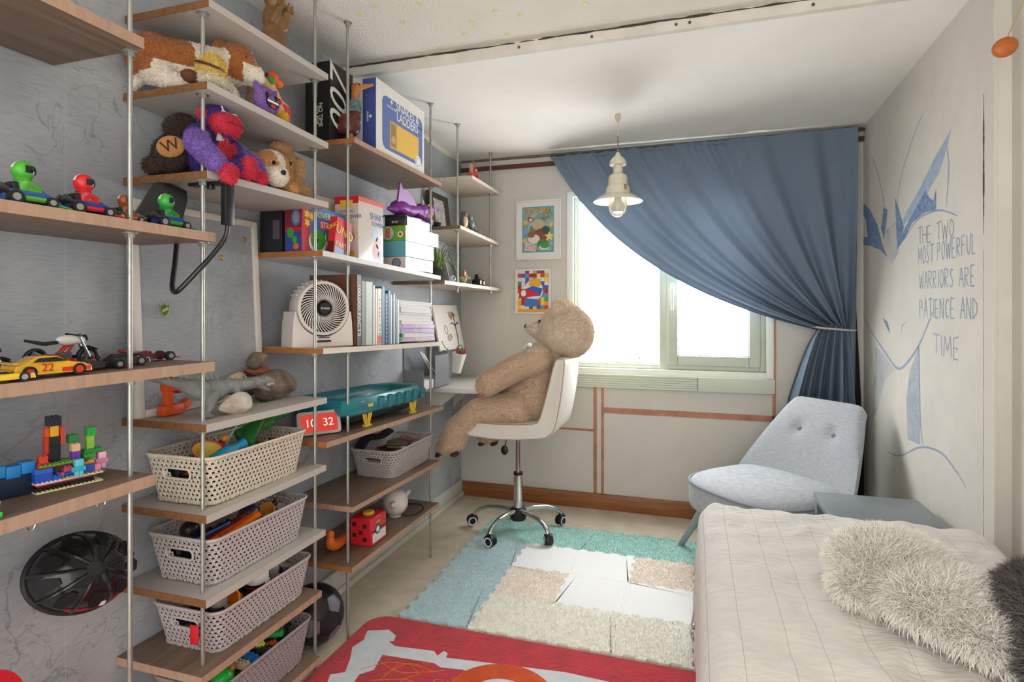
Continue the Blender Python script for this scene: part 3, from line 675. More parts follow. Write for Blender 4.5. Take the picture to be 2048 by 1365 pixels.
# ================================================================ pendant lamp
pl_ = thing('pendant_lamp', 'cream enamel pendant lamp with clear glass cover hanging from the ceiling', 'lamp', (1.168, 3.172, 1.797))
en = mat('cream_enamel', '#dad4bd', .35, coat=.3)
MB().lathe([(.0, .57), (.016, .57), (.016, .555), (.006, .53), (.0, .53)], 14).build('ceiling_hook', P('#c9bfa4', .5), pl_)
MB().tube([(0, 0, .55), (.002, 0, .48), (.0, 0, .455)], .0035, 6).build('cord', P('#cfc6ae', .6), pl_)
MB().tube([(0, 0, .455), (.0, 0, .36)], .004, 6).build('flex', P('#7d776a', .6), pl_)
MB().lathe([(.006, .365), (.012, .358), (.014, .348), (.03, .335), (.043, .318), (.047, .30), (.044, .294), (.026, .292), (.026, .25), (.046, .238), (.052, .222), (.052, .185), (.058, .18), (.064, .168), (.066, .14), (.064, .13)], 32).build('body', en, pl_)
MB().lathe([(.06, .136), (.085, .13), (.118, .11), (.133, .098), (.134, .094), (.118, .104), (.085, .121), (.05, .126)], 40, cap=False).build('shade', en, pl_)
MB().lathe([(.048, .125), (.05, .10), (.049, .065), (.042, .038), (.028, .02), (.012, .012), (.0, .010)], 28, cap=False).build('glass_cover', mat('clear_glass', '#f4f4ee', .03, trans=1, ior=1.3), pl_)
MB().lathe([(.014, .125), (.016, .10), (.027, .08), (.030, .062), (.022, .042), (.0, .033)], 20).build('bulb', mat('bulb_white', '#e8e4d8', .3), pl_)
MB().box((.045, -.045, .165), (.012, .012, .03), bev=.003).build('clip', P('#8a6f52', .4, metal=.5), pl_)
# pull cord knob
kn = thing('pull_cord', 'wooden knob on a string hanging near the right wall', 'pull cord', (2.43, 2.03, 2.065))
MB().ell((0, 0, 0), (.034, .016, .028), (0, -.5, 0), n=20, m=14).build('knob', wood('knob_wood', '#a5551f', '#c06c2f', stretch=(3, 3, 40)), kn)
MB().tube([(.005, 0, .026), (.03, .0, .09), (.075, .0, .20), (.10, 0, .37)], .0018, 6).build('string', P('#b09a70', .8), kn)
# ================================================================ perforated baskets
def perim(w, l, r, n):                               # evenly spaced points + normals round a rounded rectangle, starting mid near end
    pts = []
    segs = [('l', (-w/2+r, -l/2), (w/2-r, -l/2)), ('a', (w/2-r, -l/2+r), -90), ('l', (w/2, -l/2+r), (w/2, l/2-r)), ('a', (w/2-r, l/2-r), 0), ('l', (w/2-r, l/2), (-w/2+r, l/2)), ('a', (-w/2+r, l/2-r), 90), ('l', (-w/2, l/2-r), (-w/2, -l/2+r)), ('a', (-w/2+r, -l/2+r), 180)]
    lens = [math.hypot(s[2][0]-s[1][0], s[2][1]-s[1][1]) if s[0] == 'l' else r*PI/2 for s in segs]; tot = sum(lens)
    for i in range(n):
        d = tot*i/n
        for s, L_ in zip(segs, lens):
            if d <= L_:
                t_ = d/L_
                if s[0] == 'l': pts.append((s[1][0]+(s[2][0]-s[1][0])*t_, s[1][1]+(s[2][1]-s[1][1])*t_))
                else: a = math.radians(s[2]+90*t_); pts.append((s[1][0]+r*math.cos(a), s[1][1]+r*math.sin(a)))
                break
            d -= L_
    return pts
def basket(label, m, loc, w=.25, l=.43, h=.14, style='arch'):
    t = thing('storage_basket', label, 'basket', loc)
    nc, nr = 76, 9; K = 4
    top = perim(w, l, .035, nc*K); bot = perim(w-.04, l-.05, .03, nc*K)
    def pos(c, z):                                    # c in cells, z 0..1
        i = int(round(c*K)) % (nc*K); a, b = bot[i], top[i]; return (a[0]+(b[0]-a[0])*z, a[1]+(b[1]-a[1])*z, z*h)
    z0, z1 = .07, .93; mb = MB(); slot = lambda c, r_: (r_ in (5, 6)) and min((c+.5) % nc, nc-1) is not None and any(abs((c+.5-mid+nc/2) % nc-nc/2) < 2.6 for mid in (nc*((w-.07)/2)/(2*(w+l)-.28+.22), nc/2+nc*((w-.07)/2)/(2*(w+l)-.28+.22)))
    for c in range(nc):
        for r_ in range(nr):
            if slot(c, r_): continue
            za, zb = z0+(z1-z0)*r_/nr, z0+(z1-z0)*(r_+1)/nr; zm = (za+zb)/2; dz = zb-za
            sh = .5*(r_ % 2)
            o_ = [(c+sh, za), (c+.5+sh, za), (c+1+sh, za), (c+1+sh, zm), (c+1+sh, zb), (c+.5+sh, zb), (c+sh, zb), (c+sh, zm)]
            if style == 'arch': i_ = [(c+.25+sh, za+.2*dz), (c+.5+sh, za+.32*dz), (c+.75+sh, za+.2*dz), (c+.75+sh, zm+.1*dz), (c+.75+sh, za+.66*dz), (c+.5+sh, za+.82*dz), (c+.25+sh, za+.66*dz), (c+.25+sh, zm+.1*dz)]
            else: i_ = [(c+.25+sh, za+.4*dz), (c+.5+sh, za+.22*dz), (c+.75+sh, za+.4*dz), (c+.75+sh, zm), (c+.75+sh, za+.55*dz), (c+.5+sh, za+.66*dz), (c+.25+sh, za+.55*dz), (c+.25+sh, zm)]
            mb.add([pos(*p) for p in o_]+[pos(*p) for p in i_], [(k, (k+1) % 8, 8+(k+1) % 8, 8+k) for k in range(8)])
    for za, zb in ((0, z0), (z1, 1.0)):
        for c in range(nc*2): mb.add([pos(c/2, za), pos((c+1)/2, za), pos((c+1)/2, zb), pos(c/2, zb)], [(0, 1, 2, 3)])
    o = mb.build('perforated_wall', m, t); sd = o.modifiers.new('s', 'SOLIDIFY'); sd.thickness = .0022
    MB().prism([(p[0], p[1]) for p in bot[::K]], 0, .003).build('bottom', m, t)
    rim = [(p[0], p[1], h) for p in top[::2]]; MB().tube(rim+[rim[0]], .0042, 8).build('rim', m, t)
    for sy in (-1, 1):                                # handle slots
        zc = h*(z0+(z1-z0)*6/9); yy = sy*((l-.05)/2+.025*zc/h)
        q = rrect(.098, h*.86*2/9+.004, .012, 4); ring = [(x, yy+sy*.002+(z)*.09*sy, zc+z) for x, z in q]
        MB().tube(ring+[ring[0]], .0035, 6).build('handle_slot', m, t)
    return t
bk_cream = mat('basket_cream', '#cfc3b0', .5); bk_grey = mat('basket_grey', '#b7adaa', .5); bk_mauve = mat('basket_mauve', '#9d9192', .5)
def bz(k, y): return sz(k, y)+.001
basket('cream perforated plastic basket full of green and blue toys', bk_cream, (.163, 1.478, bz('B5', 1.478)))
basket('grey perforated basket holding orange and dark toys, below the cream one', bk_grey, (.163, 1.487, bz('B6', 1.487)), h=.137)
bk3 = basket('grey perforated basket holding a red and white ball', bk_grey, (.163, 1.505, bz('B7', 1.505)), h=.128)
basket('mauve woven-look basket of toy bricks on the lowest shelf', bk_mauve, (.163, 1.505, bz('B8', 1.505)), h=.14, style='scale')
basket('grey perforated basket filled with comics', bk_grey, (.155, 2.525, bz('C5', 2.525)), w=.24, l=.42, h=.128)
MB().box((.05, -.222, .065), (.03, .006, .055), bev=.003).build('red_tag', P('#d4202c', .4), bk3)

# ---------------------------------------------------------------- loose toys
def toy(kind, label, cat, cols, loc, s=1., rot=(0, 0, 0), group=None):
    t = thing(kind, label, cat, loc, 0, group); t.rotation_euler = rot; t.scale = (s, s, s); m = [P(c, .35) for c in cols]
    if kind == 'toy_blaster':
        MB().box((0, 0, .03), (.03, .11, .035), bev=.008).cyl((0, .05, .035), (0, .095, .035), .013, .016).build('body', m[0], t)
        MB().box((0, -.03, 0), (.022, .03, .06), (.3, 0, 0), bev=.007).build('grip', m[1 % len(m)], t); MB().cyl((0, .085, .035), (0, .105, .035), .018, n=12).build('muzzle', m[0], t)
    elif kind == 'toy_bottle':
        MB().lathe([(.0, 0), (.022, 0), (.024, .01), (.024, .06), (.018, .075), (.012, .085), (.012, .10), (.0, .10)], 18).build('bottle', m[0], t)
        MB().lathe([(.015, .095), (.015, .115), (.0, .117)], 14).build('cap', m[1 % len(m)], t)
    elif kind == 'toy_ball':
        MB().ell((0, 0, .03), .03, n=24, m=14).build('shell', m[0], t); MB().lathe([(.0302, -.004), (.0306, 0), (.0302, .004)], 24, M=Matrix.Translation((0, 0, .03)), cap=False).build('band', m[1 % len(m)], t)
        if len(m) > 2:
            hb = MB(); hb.loft([[(.0304*math.sin(a)*math.cos(2*PI*j/24), .0304*math.sin(a)*math.sin(2*PI*j/24), .03-.0304*math.cos(a)) for j in range(24)] for a in np.linspace(.02, PI/2, 8)]); hb.build('lower_half', m[2], t)
            MB().lathe([(.008, 0), (.008, .003), (.0, .004)], 14, M=Matrix.Translation((.0295, 0, .03)) @ Matrix.Rotation(PI/2, 4, 'Y')).build('clasp', m[0], t)
    elif kind == 'toy_stick': MB().tube([(0, -.07, .004), (0, .0, .005), (0, .07, .004)], .0045, 8).build('stick', m[0], t); MB().ell((0, .072, .004), .007, n=8, m=6).build('tip', m[-1], t)
    elif kind == 'toy_brick':
        MB().box((0, 0, .011), (.03, .062, .018), bev=.001, seg=1).build('brick_body', m[0], t)
        st_ = MB()
        for i in (-.5, .5):
            for j in (-1.5, -.5, .5, 1.5): st_.cyl((i*.015, j*.0155, .02), (i*.015, j*.0155, .025), .0048, n=10)
        st_.build('studs', m[0], t)
    elif kind == 'toy_figure':
        MB().box((0, 0, .045), (.022, .03, .035), bev=.005).build('torso', m[0], t); MB().ell((0, 0, .075), .013, n=14, m=10).build('head', m[1 % len(m)], t)
        for sy in (-1, 1): MB().tube([(0, sy*.018, .058), (.008, sy*.03, .045), (.02, sy*.034, .04)], .006, 8).build('arm', m[0], t); MB().box((.0, sy*.008, .014), (.016, .012, .03), bev=.003).build('leg', m[-1], t)
    elif kind == 'toy_plank':
        MB().box((0, 0, .008), (.026, .15, .014), bev=.003).build('plank', m[0], t); MB().box((0, 0, .0165), (.012, .11, .004), bev=.001).build('inlay', m[1 % len(m)], t)
    elif kind == 'toy_funnel':
        MB().lathe([(.012, 0), (.016, .01), (.03, .05), (.034, .055), (.03, .056), (.012, .015)], 20).build('cone', m[0], t); MB().lathe([(.0345, .053), (.036, .056), (.0345, .059)], 20, cap=False).build('ring', m[1 % len(m)], t)
    return t
B1z = bz('B5', 1.48)
TY = [
 ('toy_blaster', 'green toy blaster sticking out of the cream basket beside the stick', 'toy', ('#1f6b2c', '#17301d'), (.20, 1.52, B1z+.13), 1.25, (.5, .2, .5)),
 ('toy_blaster', 'green and black toy blaster lying highest at the end of the cream basket', 'toy', ('#2a7d35', '#1d1f22'), (.16, 1.60, B1z+.125), 1.2, (.35, -.3, -.5)),
 ('toy_plank', 'dark green ridged toy strip in the cream basket', 'toy', ('#1d4f2a', '#123018'), (.19, 1.46, B1z+.105), .8, (.1, .2, -.6)),
 ('toy_bottle', 'blue toy bottle lying in the cream basket', 'toy', ('#2387a8', '#1b6f9a'), (.235, 1.32, B1z+.11), .95, (-1.1, .1, -.4)),
 ('toy_brick', 'neon green toy block in the cream basket corner', 'toy', ('#6fe01c',), (.25, 1.335, B1z+.112), .8, (.3, .5, .9)),
 ('toy_funnel', 'yellow and pink spinning top shape in the cream basket', 'toy', ('#d9b54a', '#b9425e'), (.18, 1.345, B1z+.085), 1.25, (.3, .4, .3)),
 ('toy_figure', 'red toy figure leaning under the shelf edge in the cream basket', 'toy', ('#b6263a', '#d98b2a'), (.17, 1.39, B1z+.105), .9, (.2, .5, 1.)),
 ('toy_stick', 'thin white stick poking up from the cream basket', 'stick', ('#d9d5cc',), (.15, 1.50, B1z+.165), .85, (.9, .0, -.2)),
 ('toy_brick', 'small brown toy block among green toys in the cream basket', 'toy', ('#8a4a24',), (.255, 1.47, B1z+.115), .55, (.1, .3, .2)),
]
B2z = bz('B6', 1.48)
TY += [
 ('toy_plank', 'orange toy strip sloping out of the basket below the cream one', 'toy', ('#e06a1c', '#b94a12'), (.235, 1.42, B2z+.115), 1.0, (.35, .3, -.25)),
 ('toy_plank', 'red brown toy strip beside the orange one', 'toy', ('#8f2f22', '#5e1a14'), (.205, 1.40, B2z+.11), 1.0, (.35, .3, -.3)),
 ('toy_stick', 'blue toy rod in the basket below the cream one', 'toy', ('#2f5db0', '#2f5db0'), (.19, 1.36, B2z+.118), .8, (.25, .1, -.4)),
 ('toy_ball', 'dark violet toy ball behind the orange strip', 'toy', ('#2a2440', '#15131f'), (.19, 1.52, B2z+.10), 1.05, (.3, .2, 0)),
 ('toy_funnel', 'amber toy ring at the back of the second basket', 'toy', ('#b77a2c', '#e0a94a'), (.22, 1.57, B2z+.105), .7, (.6, .5, 0)),
 ('toy_figure', 'amber and black toy figure in the second basket', 'toy', ('#a0632a', '#20201f'), (.20, 1.62, B2z+.10), .8, (.8, .2, .6)),
 ('toy_ball', 'black toy wheel ball at the near end of the second basket', 'toy', ('#1d1c1f', '#3a3a3e'), (.10, 1.36, B2z+.10), .9, (.1, .6, 0)),
]
B3z = bz('B7', 1.5)
TY += [
 ('toy_ball', 'red and white toy ball with black band in a grey basket', 'ball', ('#e6e2de', '#1a1a1a', '#c8202c'), (.205, 1.53, B3z+.09), 1.35, (.35, .25, .2)),
 ('toy_funnel', 'orange fuzzy toy cup beside the red and white ball', 'toy', ('#d9771c', '#e08a2a'), (.225, 1.44, B3z+.10), .9, (1.2, .2, .1)),
 ('toy_ball', 'grey and black toy ball near the red tag', 'ball', ('#8f8a86', '#2a2a2c', '#2d2b2c'), (.21, 1.375, B3z+.09), .9, (.2, .2, 0)),
 ('toy_ball', 'shiny purple toy ball in the basket of balls', 'ball', ('#4b2270', '#2d1246'), (.16, 1.47, B3z+.10), .8, (.5, 0, 0)),
 ('toy_ball', 'black and silver chequered ball behind the red and white ball', 'ball', ('#8b8880', '#141414', '#2a2a2a'), (.20, 1.62, B3z+.095), 1.05, (.9, .4, 0)),
]
B4z = bz('B8', 1.5)
br = ['#1f7fc4', '#2fb24a', '#b8d832', '#26262a', '#d9661e', '#1c1c1f', '#e0c03a', '#8f8f92', '#c4b48c', '#2d2d30', '#b92c2c', '#2a2a2c']
bn = ['blue', 'green', 'lime', 'black', 'orange', 'jet black', 'yellow', 'grey', 'tan', 'charcoal', 'red', 'dark']
pos = [(.225, 1.47, 1.0, .5), (.225, 1.60, .8, .9), (.215, 1.535, .9, -.3), (.17, 1.53, .9, .2), (.235, 1.565, .55, 1.3), (.15, 1.47, .9, 1.), (.2, 1.425, .6, .4), (.14, 1.6, .8, .4), (.235, 1.43, .9, .35), (.11, 1.55, .9, .7), (.19, 1.64, .6, .2), (.245, 1.52, .7, 1.0)]
for (x, y, s_, a_), c_, nme in zip(pos, br, bn):
    TY.append(('toy_brick', '%s studded toy brick on the heap in the mauve basket' % nme, 'toy brick', (c_,), (x, y, B4z+.108+.012*random.random()), s_, (random.uniform(-.4, .4), random.uniform(-.3, .5), a_+1.2), 'toy bricks in the mauve basket'))
TY += [('toy_brick', 'bright blue toy brick tilted at the far end of the mauve basket', 'toy brick', ('#2d7fd0',), (.20, 1.655, B4z+.125), .8, (.4, .3, -.6)),
       ('toy_ball', 'bright green toy ball at the near end of the mauve basket', 'ball', ('#1fae3c', '#158a2c'), (.235, 1.36, B4z+.09), 1.1, (0, 0, 0)),
       ('toy_ball', 'amber glass toy ball in the mauve basket', 'ball', ('#c08a2a', '#7a5418'), (.225, 1.40, B4z+.11), .55, (0, 0, 0))]
for a in TY: toy(*a)
def pile(label, loc, cols, w=.20, l=.37, top=.11, n=170, seed=1):  # uncountable bits under the toys on top
    r = random.Random(seed); mb = MB()
    for i in range(n):
        c_ = (r.uniform(-w/2, w/2), r.uniform(-l/2, l/2), r.uniform(.02, top-.012))
        q = 1-.16*(1-c_[2]/top); c_ = (c_[0]*q, c_[1]*q, c_[2]); rot = [r.uniform(0, 3) for _ in range(3)]; k = r.randrange(len(cols))
        if i % 3 == 0: mb.ell(c_, (.012, .018, .014), rot, 8, 6, k)
        else: mb.box(c_, (r.uniform(.01, .03), r.uniform(.015, .05), r.uniform(.006, .018)), rot, k)
    o = mb.build('toy_heap', [P(c, .4) for c in cols], None, loc=loc); stuff(o); return tag(o, label, 'toys')
pile('mixed small toys filling the cream basket', (.163, 1.478, B1z), ['#20402a', '#2c2c30', '#2a6f8f', '#8f6a2a', '#5a2230'], seed=1)
pile('mixed dark toys filling the basket under the cream one', (.163, 1.487, B2z), ['#1d1c22', '#2c2640', '#4a2a20', '#26262a'], seed=2, top=.105)
pile('dark toys filling the basket of balls', (.163, 1.505, B3z), ['#17161b', '#2b1f3a', '#2a2a2e', '#3a1a20'], seed=3, top=.095)
pile('loose toy pieces filling the mauve basket', (.163, 1.505, B4z), ['#1b1b1e', '#27272b', '#5a3a20', '#1f4a2c', '#20406a', '#7a6a2a'], seed=4, top=.112, n=240)

# comics basket contents
Cz = bz('C5', 2.52)
cmc = [('#c9b02c', 'yellow'), ('#5a3a6a', 'purple'), ('#b98a2c', 'ochre'), ('#7a3a2a', 'brown'), ('#33506a', 'blue'), ('#8f8f80', 'grey'), ('#2a2a2c', 'black')]
for i, (c_, nme) in enumerate(cmc):
    x, y = .155+.02*math.sin(i*2.1), 2.42+.034*i
    t = thing('comic_book', '%s comic lying in the grey basket of comics' % nme, 'comic', (x, y, Cz+.085+.004*i), .5*math.sin(i*1.7), 'comics in the grey basket'); t.rotation_euler = (.08*math.sin(i), .05, .5*math.sin(i*1.7))
    MB().box((0, 0, .0), (.105, .13, .004), bev=.001, seg=1).build('cover', mat('comic_%d' % i, c_, .35, col2=cmc[(i+3) % 7][0], vs=45), t)
    MB().box((.0, .002, .0025), (.09, .03, .001)).build('title_band', P(cmc[(i+2) % 7][0], .4), t)
    if i == 4: MB().box((.03, -.045, .0028), (.035, .045, .001)).build('price_panel', P('#d9d6d0', .4), t)
stuff(tag(MB().bb((-.095, -.18, .004), (.095, .18, .07), bev=.004).build('paper_stack', mat('paper_edge', '#b5ab98', .8, var=.2, vs=5, stretch=(1, 1, 60)), None, loc=(.155, 2.525, Cz)), 'thick pile of magazines under the comics in the grey basket', 'magazines'))
o = MB().tube(spline([(.06, 2.36, Cz+.12), (.05, 2.45, Cz+.15), (.06, 2.55, Cz+.14), (.05, 2.66, Cz+.145)], 6), .028, 10, flat=.5).build('dark_bag', mat('dark_cloth', '#26282e', .9, bump=.3, bs=40))
tag(o, 'dark folded cloth bag along the wall side of the comics basket', 'bag')
# ================================================================ boxes, books and gadgets on the middle shelves
def box_thing(name, label, cat, lo, hi, m, bev=.0015):
    c = ((lo[0]+hi[0])/2, (lo[1]+hi[1])/2, lo[2]); t = thing(name, label, cat, c); d = [(b-a)/2 for a, b in zip(lo, hi)]
    MB().bb((-d[0], -d[1], 0), (d[0], d[1], 2*d[2]), bev=bev, seg=1).build('carton', m, t); return t, d[0], d[1], 2*d[2]
def fx(t, dx, y0, y1, z0, z1, m, name='print', e=.0004, poly=None):  # flat print on the +X face
    if poly: return MB().prism(poly, 0, e, M=Matrix.Translation((dx, 0, 0)) @ Matrix(((0, 0, 1, 0), (1, 0, 0, 0), (0, 1, 0, 0), (0, 0, 0, 1)))).build(name, m, t, smooth=False)
    return MB().bb((dx-.0002, y0, z0), (dx+e, y1, z1)).build(name, m, t, smooth=False)
def fy(t, dy, x0, x1, z0, z1, m, name='print', e=.0004, poly=None):  # flat print on the -Y face
    if poly: return MB().prism(poly, 0, e, M=Matrix.Translation((0, -dy, 0)) @ Matrix(((1, 0, 0, 0), (0, 0, -1, 0), (0, 1, 0, 0), (0, 0, 0, 1)))).build(name, m, t, smooth=False)
    return MB().bb((x0, -dy-e, z0), (x1, -dy+.0002, z1)).build(name, m, t, smooth=False)
def disc(cx, cy, rx, ry=None, n=24): ry = ry or rx; return [(cx+rx*math.cos(2*PI*i/n), cy+ry*math.sin(2*PI*i/n)) for i in range(n)]
def starp(cx, cy, r, n=5, k=.45, a0=PI/2): return [(cx+(r if i % 2 == 0 else r*k)*math.cos(a0+i*PI/n), cy+(r if i % 2 == 0 else r*k)*math.sin(a0+i*PI/n)) for i in range(2*n)]
cardblk = P('#1a1a1c', .4); wht = P('#e8e6e0', .5)
# --- black 007 box
z = sz('C1', 2.0)+.001
t, dx, dy, h = box_thing('game_box', 'tall black game box with big white 007 numerals', 'box', (.07, 1.957, z), (.187, 2.118, z+.322), cardblk)
text(t, '007', .17, (dx+.0004, -.015, h*.50), '+X', wht, roll=PI/2, sx=1.0, shear=.35)
text(t, 'NO TIME\nTO DIE', .024, (.005, -dy-.0004, h*.34), '-Y', wht, roll=-PI/2, space=.8)
text(t, 'COLLECTOR', .014, (-.012, -dy-.0004, h*.72), '-Y', P('#8c8a86', .5), roll=-PI/2)
for a in ((-.024, .0), (.0, .0)): fy(t, dy, a[0]-.0008, a[0]+.0008, h*.58, h*.88, P('#6f6d6a', .5))
# --- blue snakes and ladders box
bb_ = P('#3f4f8c', .45); bb2 = P('#5a70aa', .45)
t, dx, dy, h = box_thing('game_box', 'large blue and white board game box with yellow window', 'box', (.225, 2.131, sz('C1', 2.13)+.001), (.29, 2.581, sz('C1', 2.13)+.312), bb_)
fx(t, dx, -dy+.0005, dy-.0005, .0005, h-.0005, mat('white_planks', '#dcdad2', .6, var=.03), 'white_panel')
c_ = .03; y0, y1, z0, z1 = -dy+.05, dy-.02, .03, h-.05
fx(t, dx, 0, 0, 0, 0, bb2, 'blue_panel', .0008, [(y0+c_, z0), (y1-c_, z0), (y1-c_*.3, z0+c_*.3), (y1, z0+c_), (y1, z1-c_), (y1-c_*.3, z1-c_*.3), (y1-c_, z1), (y0+c_, z1), (y0+c_*.3, z1-c_*.3), (y0, z1-c_), (y0, z0+c_), (y0+c_*.3, z0+c_*.3)])
fx(t, dx, -dy+.115, dy-.06, .045, .165, P('#caa04a', .5), 'window_frame', .0012); fx(t, dx, -dy+.175, dy-.065, .05, .16, P('#e0b552', .55), 'yellow_tray', .002)
fx(t, dx, -dy+.125, -dy+.165, .055, .155, P('#8f7a4a', .4), 'card_slot', .0016); fx(t, dx, 0, 0, 0, 0, P('#c9a07a', .5), 'print', .002, disc(-dy+.145, .085, .018))
text(t, 'SNAKES &\nLADDERS', .056, (dx+.0012, .055, .222), '+X', wht, space=.78, sx=.9)
text(t, 'CLASSIC FAMILY GAME', .011, (dx+.0012, .055, .182), '+X', wht)
fx(t, dx, 0, 0, 0, 0, wht, 'badge', .0022, disc(dy-.065, .045, .03)); fx(t, dx, 0, 0, 0, 0, bb2, 'badge_ring', .0024, disc(dy-.065, .045, .022)); fx(t, dx, 0, 0, 0, 0, wht, 'badge', .0026, disc(dy-.065, .045, .019))
fx(t, dx, 0, 0, 0, 0, wht, 'emblem', .0012, starp(-dy+.13, .248, .014, 4, .4)); text(t, 'PARLOUR GAMES', .011, (dx+.0012, -dy+.13, .222), '+X', wht)
fy(t, dy, 0, 0, 0, 0, wht, 'emblem', .0006, starp(.006, h*.48, .010, 4, .4)); text(t, 'SNAKES', .012, (-.008, -dy-.0005, h*.48), '-Y', wht, roll=-PI/2)
MB().tube([(dx+.001, .155+.05*k/10, .215+.004*math.sin(k*1.3)) for k in range(11)], .002, 5).build('print', P('#23283c', .5), t)
# --- carved wooden duck
t = thing('wooden_duck', 'carved wooden duck with orange head between two game boxes', 'figurine', (.225, 2.05, sz('C1', 2.04)+.002), -1.0)
me = blob([('e', (0, -.012, .085), (.036, .048, .05), (.5, 0, 0)), ('c', (0, -.04, .07), (0, -.085, .058), .022, .006), ('c', (0, .012, .12), (0, .012, .17), .026, .018)], .005, 4, mats=[wood('duck_brown', '#4a241d', '#6a3428', stretch=(6, 6, 20), rough=.3)])
link('body', me, t)
MB().lathe([(.0, .14), (.027, .14), (.028, .165), (.022, .19), (.0, .19)], 18, M=Matrix.Translation((0, .012, 0))).build('scarf', mat('duck_scarf', '#1d2420', .6, col2='#8aa0a8', vs=40), t)
me = blob([('c', (0, .012, .18), (0, .018, .235), .016, .019), ('e', (0, .022, .245), (.02, .024, .02)), ('c', (0, .04, .248), (0, .085, .262), .012, .006)], .004, 3, mats=[wood('duck_orange', '#a5642c', '#bd7a3c', stretch=(6, 6, 20))])
link('head', me, t)
for x in (-.013, .013): MB().ell((x*1.3, .03, .252), .0035, n=8, m=6).build('eye', P('#17120e', .2), t); MB().cyl((x, 0, .0), (x, -.002, .05), .008, .009, 10).ell((x, .012, .005), (.011, .022, .006), n=10, m=6).build('leg', MATS['duck_orange'], t)

# --- boxes on the white shelf
z = sz('C2', 1.76)+.001
t, dx, dy, h = box_thing('game_box', 'red and blue party game box with green shell pictures', 'box', (.133, 1.758, z), (.209, 2.03, z+.175), P('#c02431', .4))
fx(t, dx, -dy+.045, dy, .0, h, P('#3f6fb0', .4)); fx(t, dx, 0, 0, 0, 0, P('#7d93b8', .4), 'print', .0006, [(-dy+.06, 0), (dy, 0), (dy, .09), (0, .05)])
for cx, cz_, r in ((-.045, .052, .045), (.04, .072, .036)):
    fx(t, dx, 0, 0, 0, 0, P('#e8e4d0', .4), 'print', .0009, disc(cx, cz_-.01, r*1.15, r)); fx(t, dx, 0, 0, 0, 0, P('#3f9a3c', .4), 'print', .0012, disc(cx, cz_, r, r*.85)); fx(t, dx, cx-r*.4, cx+r*.1, cz_-.008, cz_+.004, P('#1f4f22', .4), 'print', .0014)
text(t, 'HOVER SHELL', .034, (dx+.001, .03, h-.028), '+X', P('#cfe07a', .4), sx=.95); fx(t, dx, -.03, .075, h-.078, h-.048, P('#d94a3a', .4), 'print', .0008); text(t, 'STRIKE', .032, (dx+.0012, .022, h-.063), '+X', wht)
for cy, cz_ in ((-dy+.03, .11), (-dy+.055, .135), (-dy+.028, .14), (.095, .125)): fx(t, dx, 0, 0, 0, 0, P('#e8c53a', .4), 'print', .0009, starp(cy, cz_, .02, 6, .5))
fy(t, dy, -dx+.004, dx-.004, .09, h-.005, P('#7d2a3c', .4)); fy(t, dy, 0, 0, 0, 0, P('#4a6fb0', .4), 'print', .0008, disc(.012, .125, .02, .03)); fy(t, dy, 0, 0, 0, 0, P('#8f9098', .4), 'print', .001, disc(.012, .125, .014, .022))
fy(t, dy, -dx+.002, dx-.002, .003, .075, P('#33478a', .4)); fy(t, dy, 0, 0, 0, 0, P('#3f9a3c', .4), 'print', .0008, disc(-.012, .07, .014, .02)); fy(t, dy, 0, 0, 0, 0, P('#3f9a3c', .4), 'print', .0008, disc(.006, .045, .010, .014)); fy(t, dy, 0, 0, 0, 0, P('#c86a2a', .4), 'print', .0008, disc(.012, .02, .012, .012))
t, dx, dy, h = box_thing('game_box', 'black box pushed against the wall behind the red and blue game', 'box', (.02, 1.76, z), (.118, 1.95, z+.17), P('#24242a', .5)); fy(t, dy, .01, .04, .05, .12, P('#57525a', .5))
t, dx, dy, h = box_thing('game_box', 'cream box with green print half hidden behind the tall boxes', 'box', (.03, 1.965, sz('C2', 2.0)+.001), (.115, 2.28, sz('C2', 2.0)+.262), P('#c8c0a8', .5)); fy(t, dy, -.02, .03, .14, .24, P('#3c6a34', .5)); fx(t, dx, -.1, .1, .1, .2, P('#7a8f5a', .5))
# UNO pack leaning
z = sz('C2', 1.93)+.001
t = thing('card_game_box', 'red UNO card game box leaning against the party game', 'box', (.245, 1.925, z)); t.rotation_euler = (-.18, 0, 0)
dx, dy, h = .016, .052, .148
MB().bb((-dx, -dy, 0), (dx, dy, h), bev=.001, seg=1).build('carton', P('#d22a2e', .35), t)
text(t, 'UNO', .05, (dx+.0006, .004, .095), '+X', P('#e8d24a', .4), roll=-.12, depth=.0006); text(t, 'UNO', .05, (dx+.0002, .0055, .093), '+X', P('#231716', .4), roll=-.12, sx=1.08)
fx(t, dx, -dy+.004, dy-.002, .004, .03, P('#8fa8c8', .4)); text(t, 'PARTY', .030, (dx+.0009, .0, .042), '+X', P('#e8e2c0', .4))
for k, c_ in enumerate(('#3f62b0', '#e0c030', '#49a83c', '#7d3a9a')): fx(t, dx, .012+.01*k, .02+.01*k, .006, .028, P(c_, .4), 'print', .0008)
text(t, 'UNO', .022, (0, -dy-.0005, .11), '-Y', P('#e8d24a', .4), roll=.4); fy(t, dy, -dx+.002, dx-.002, .004, .05, P('#6f1a22', .4))
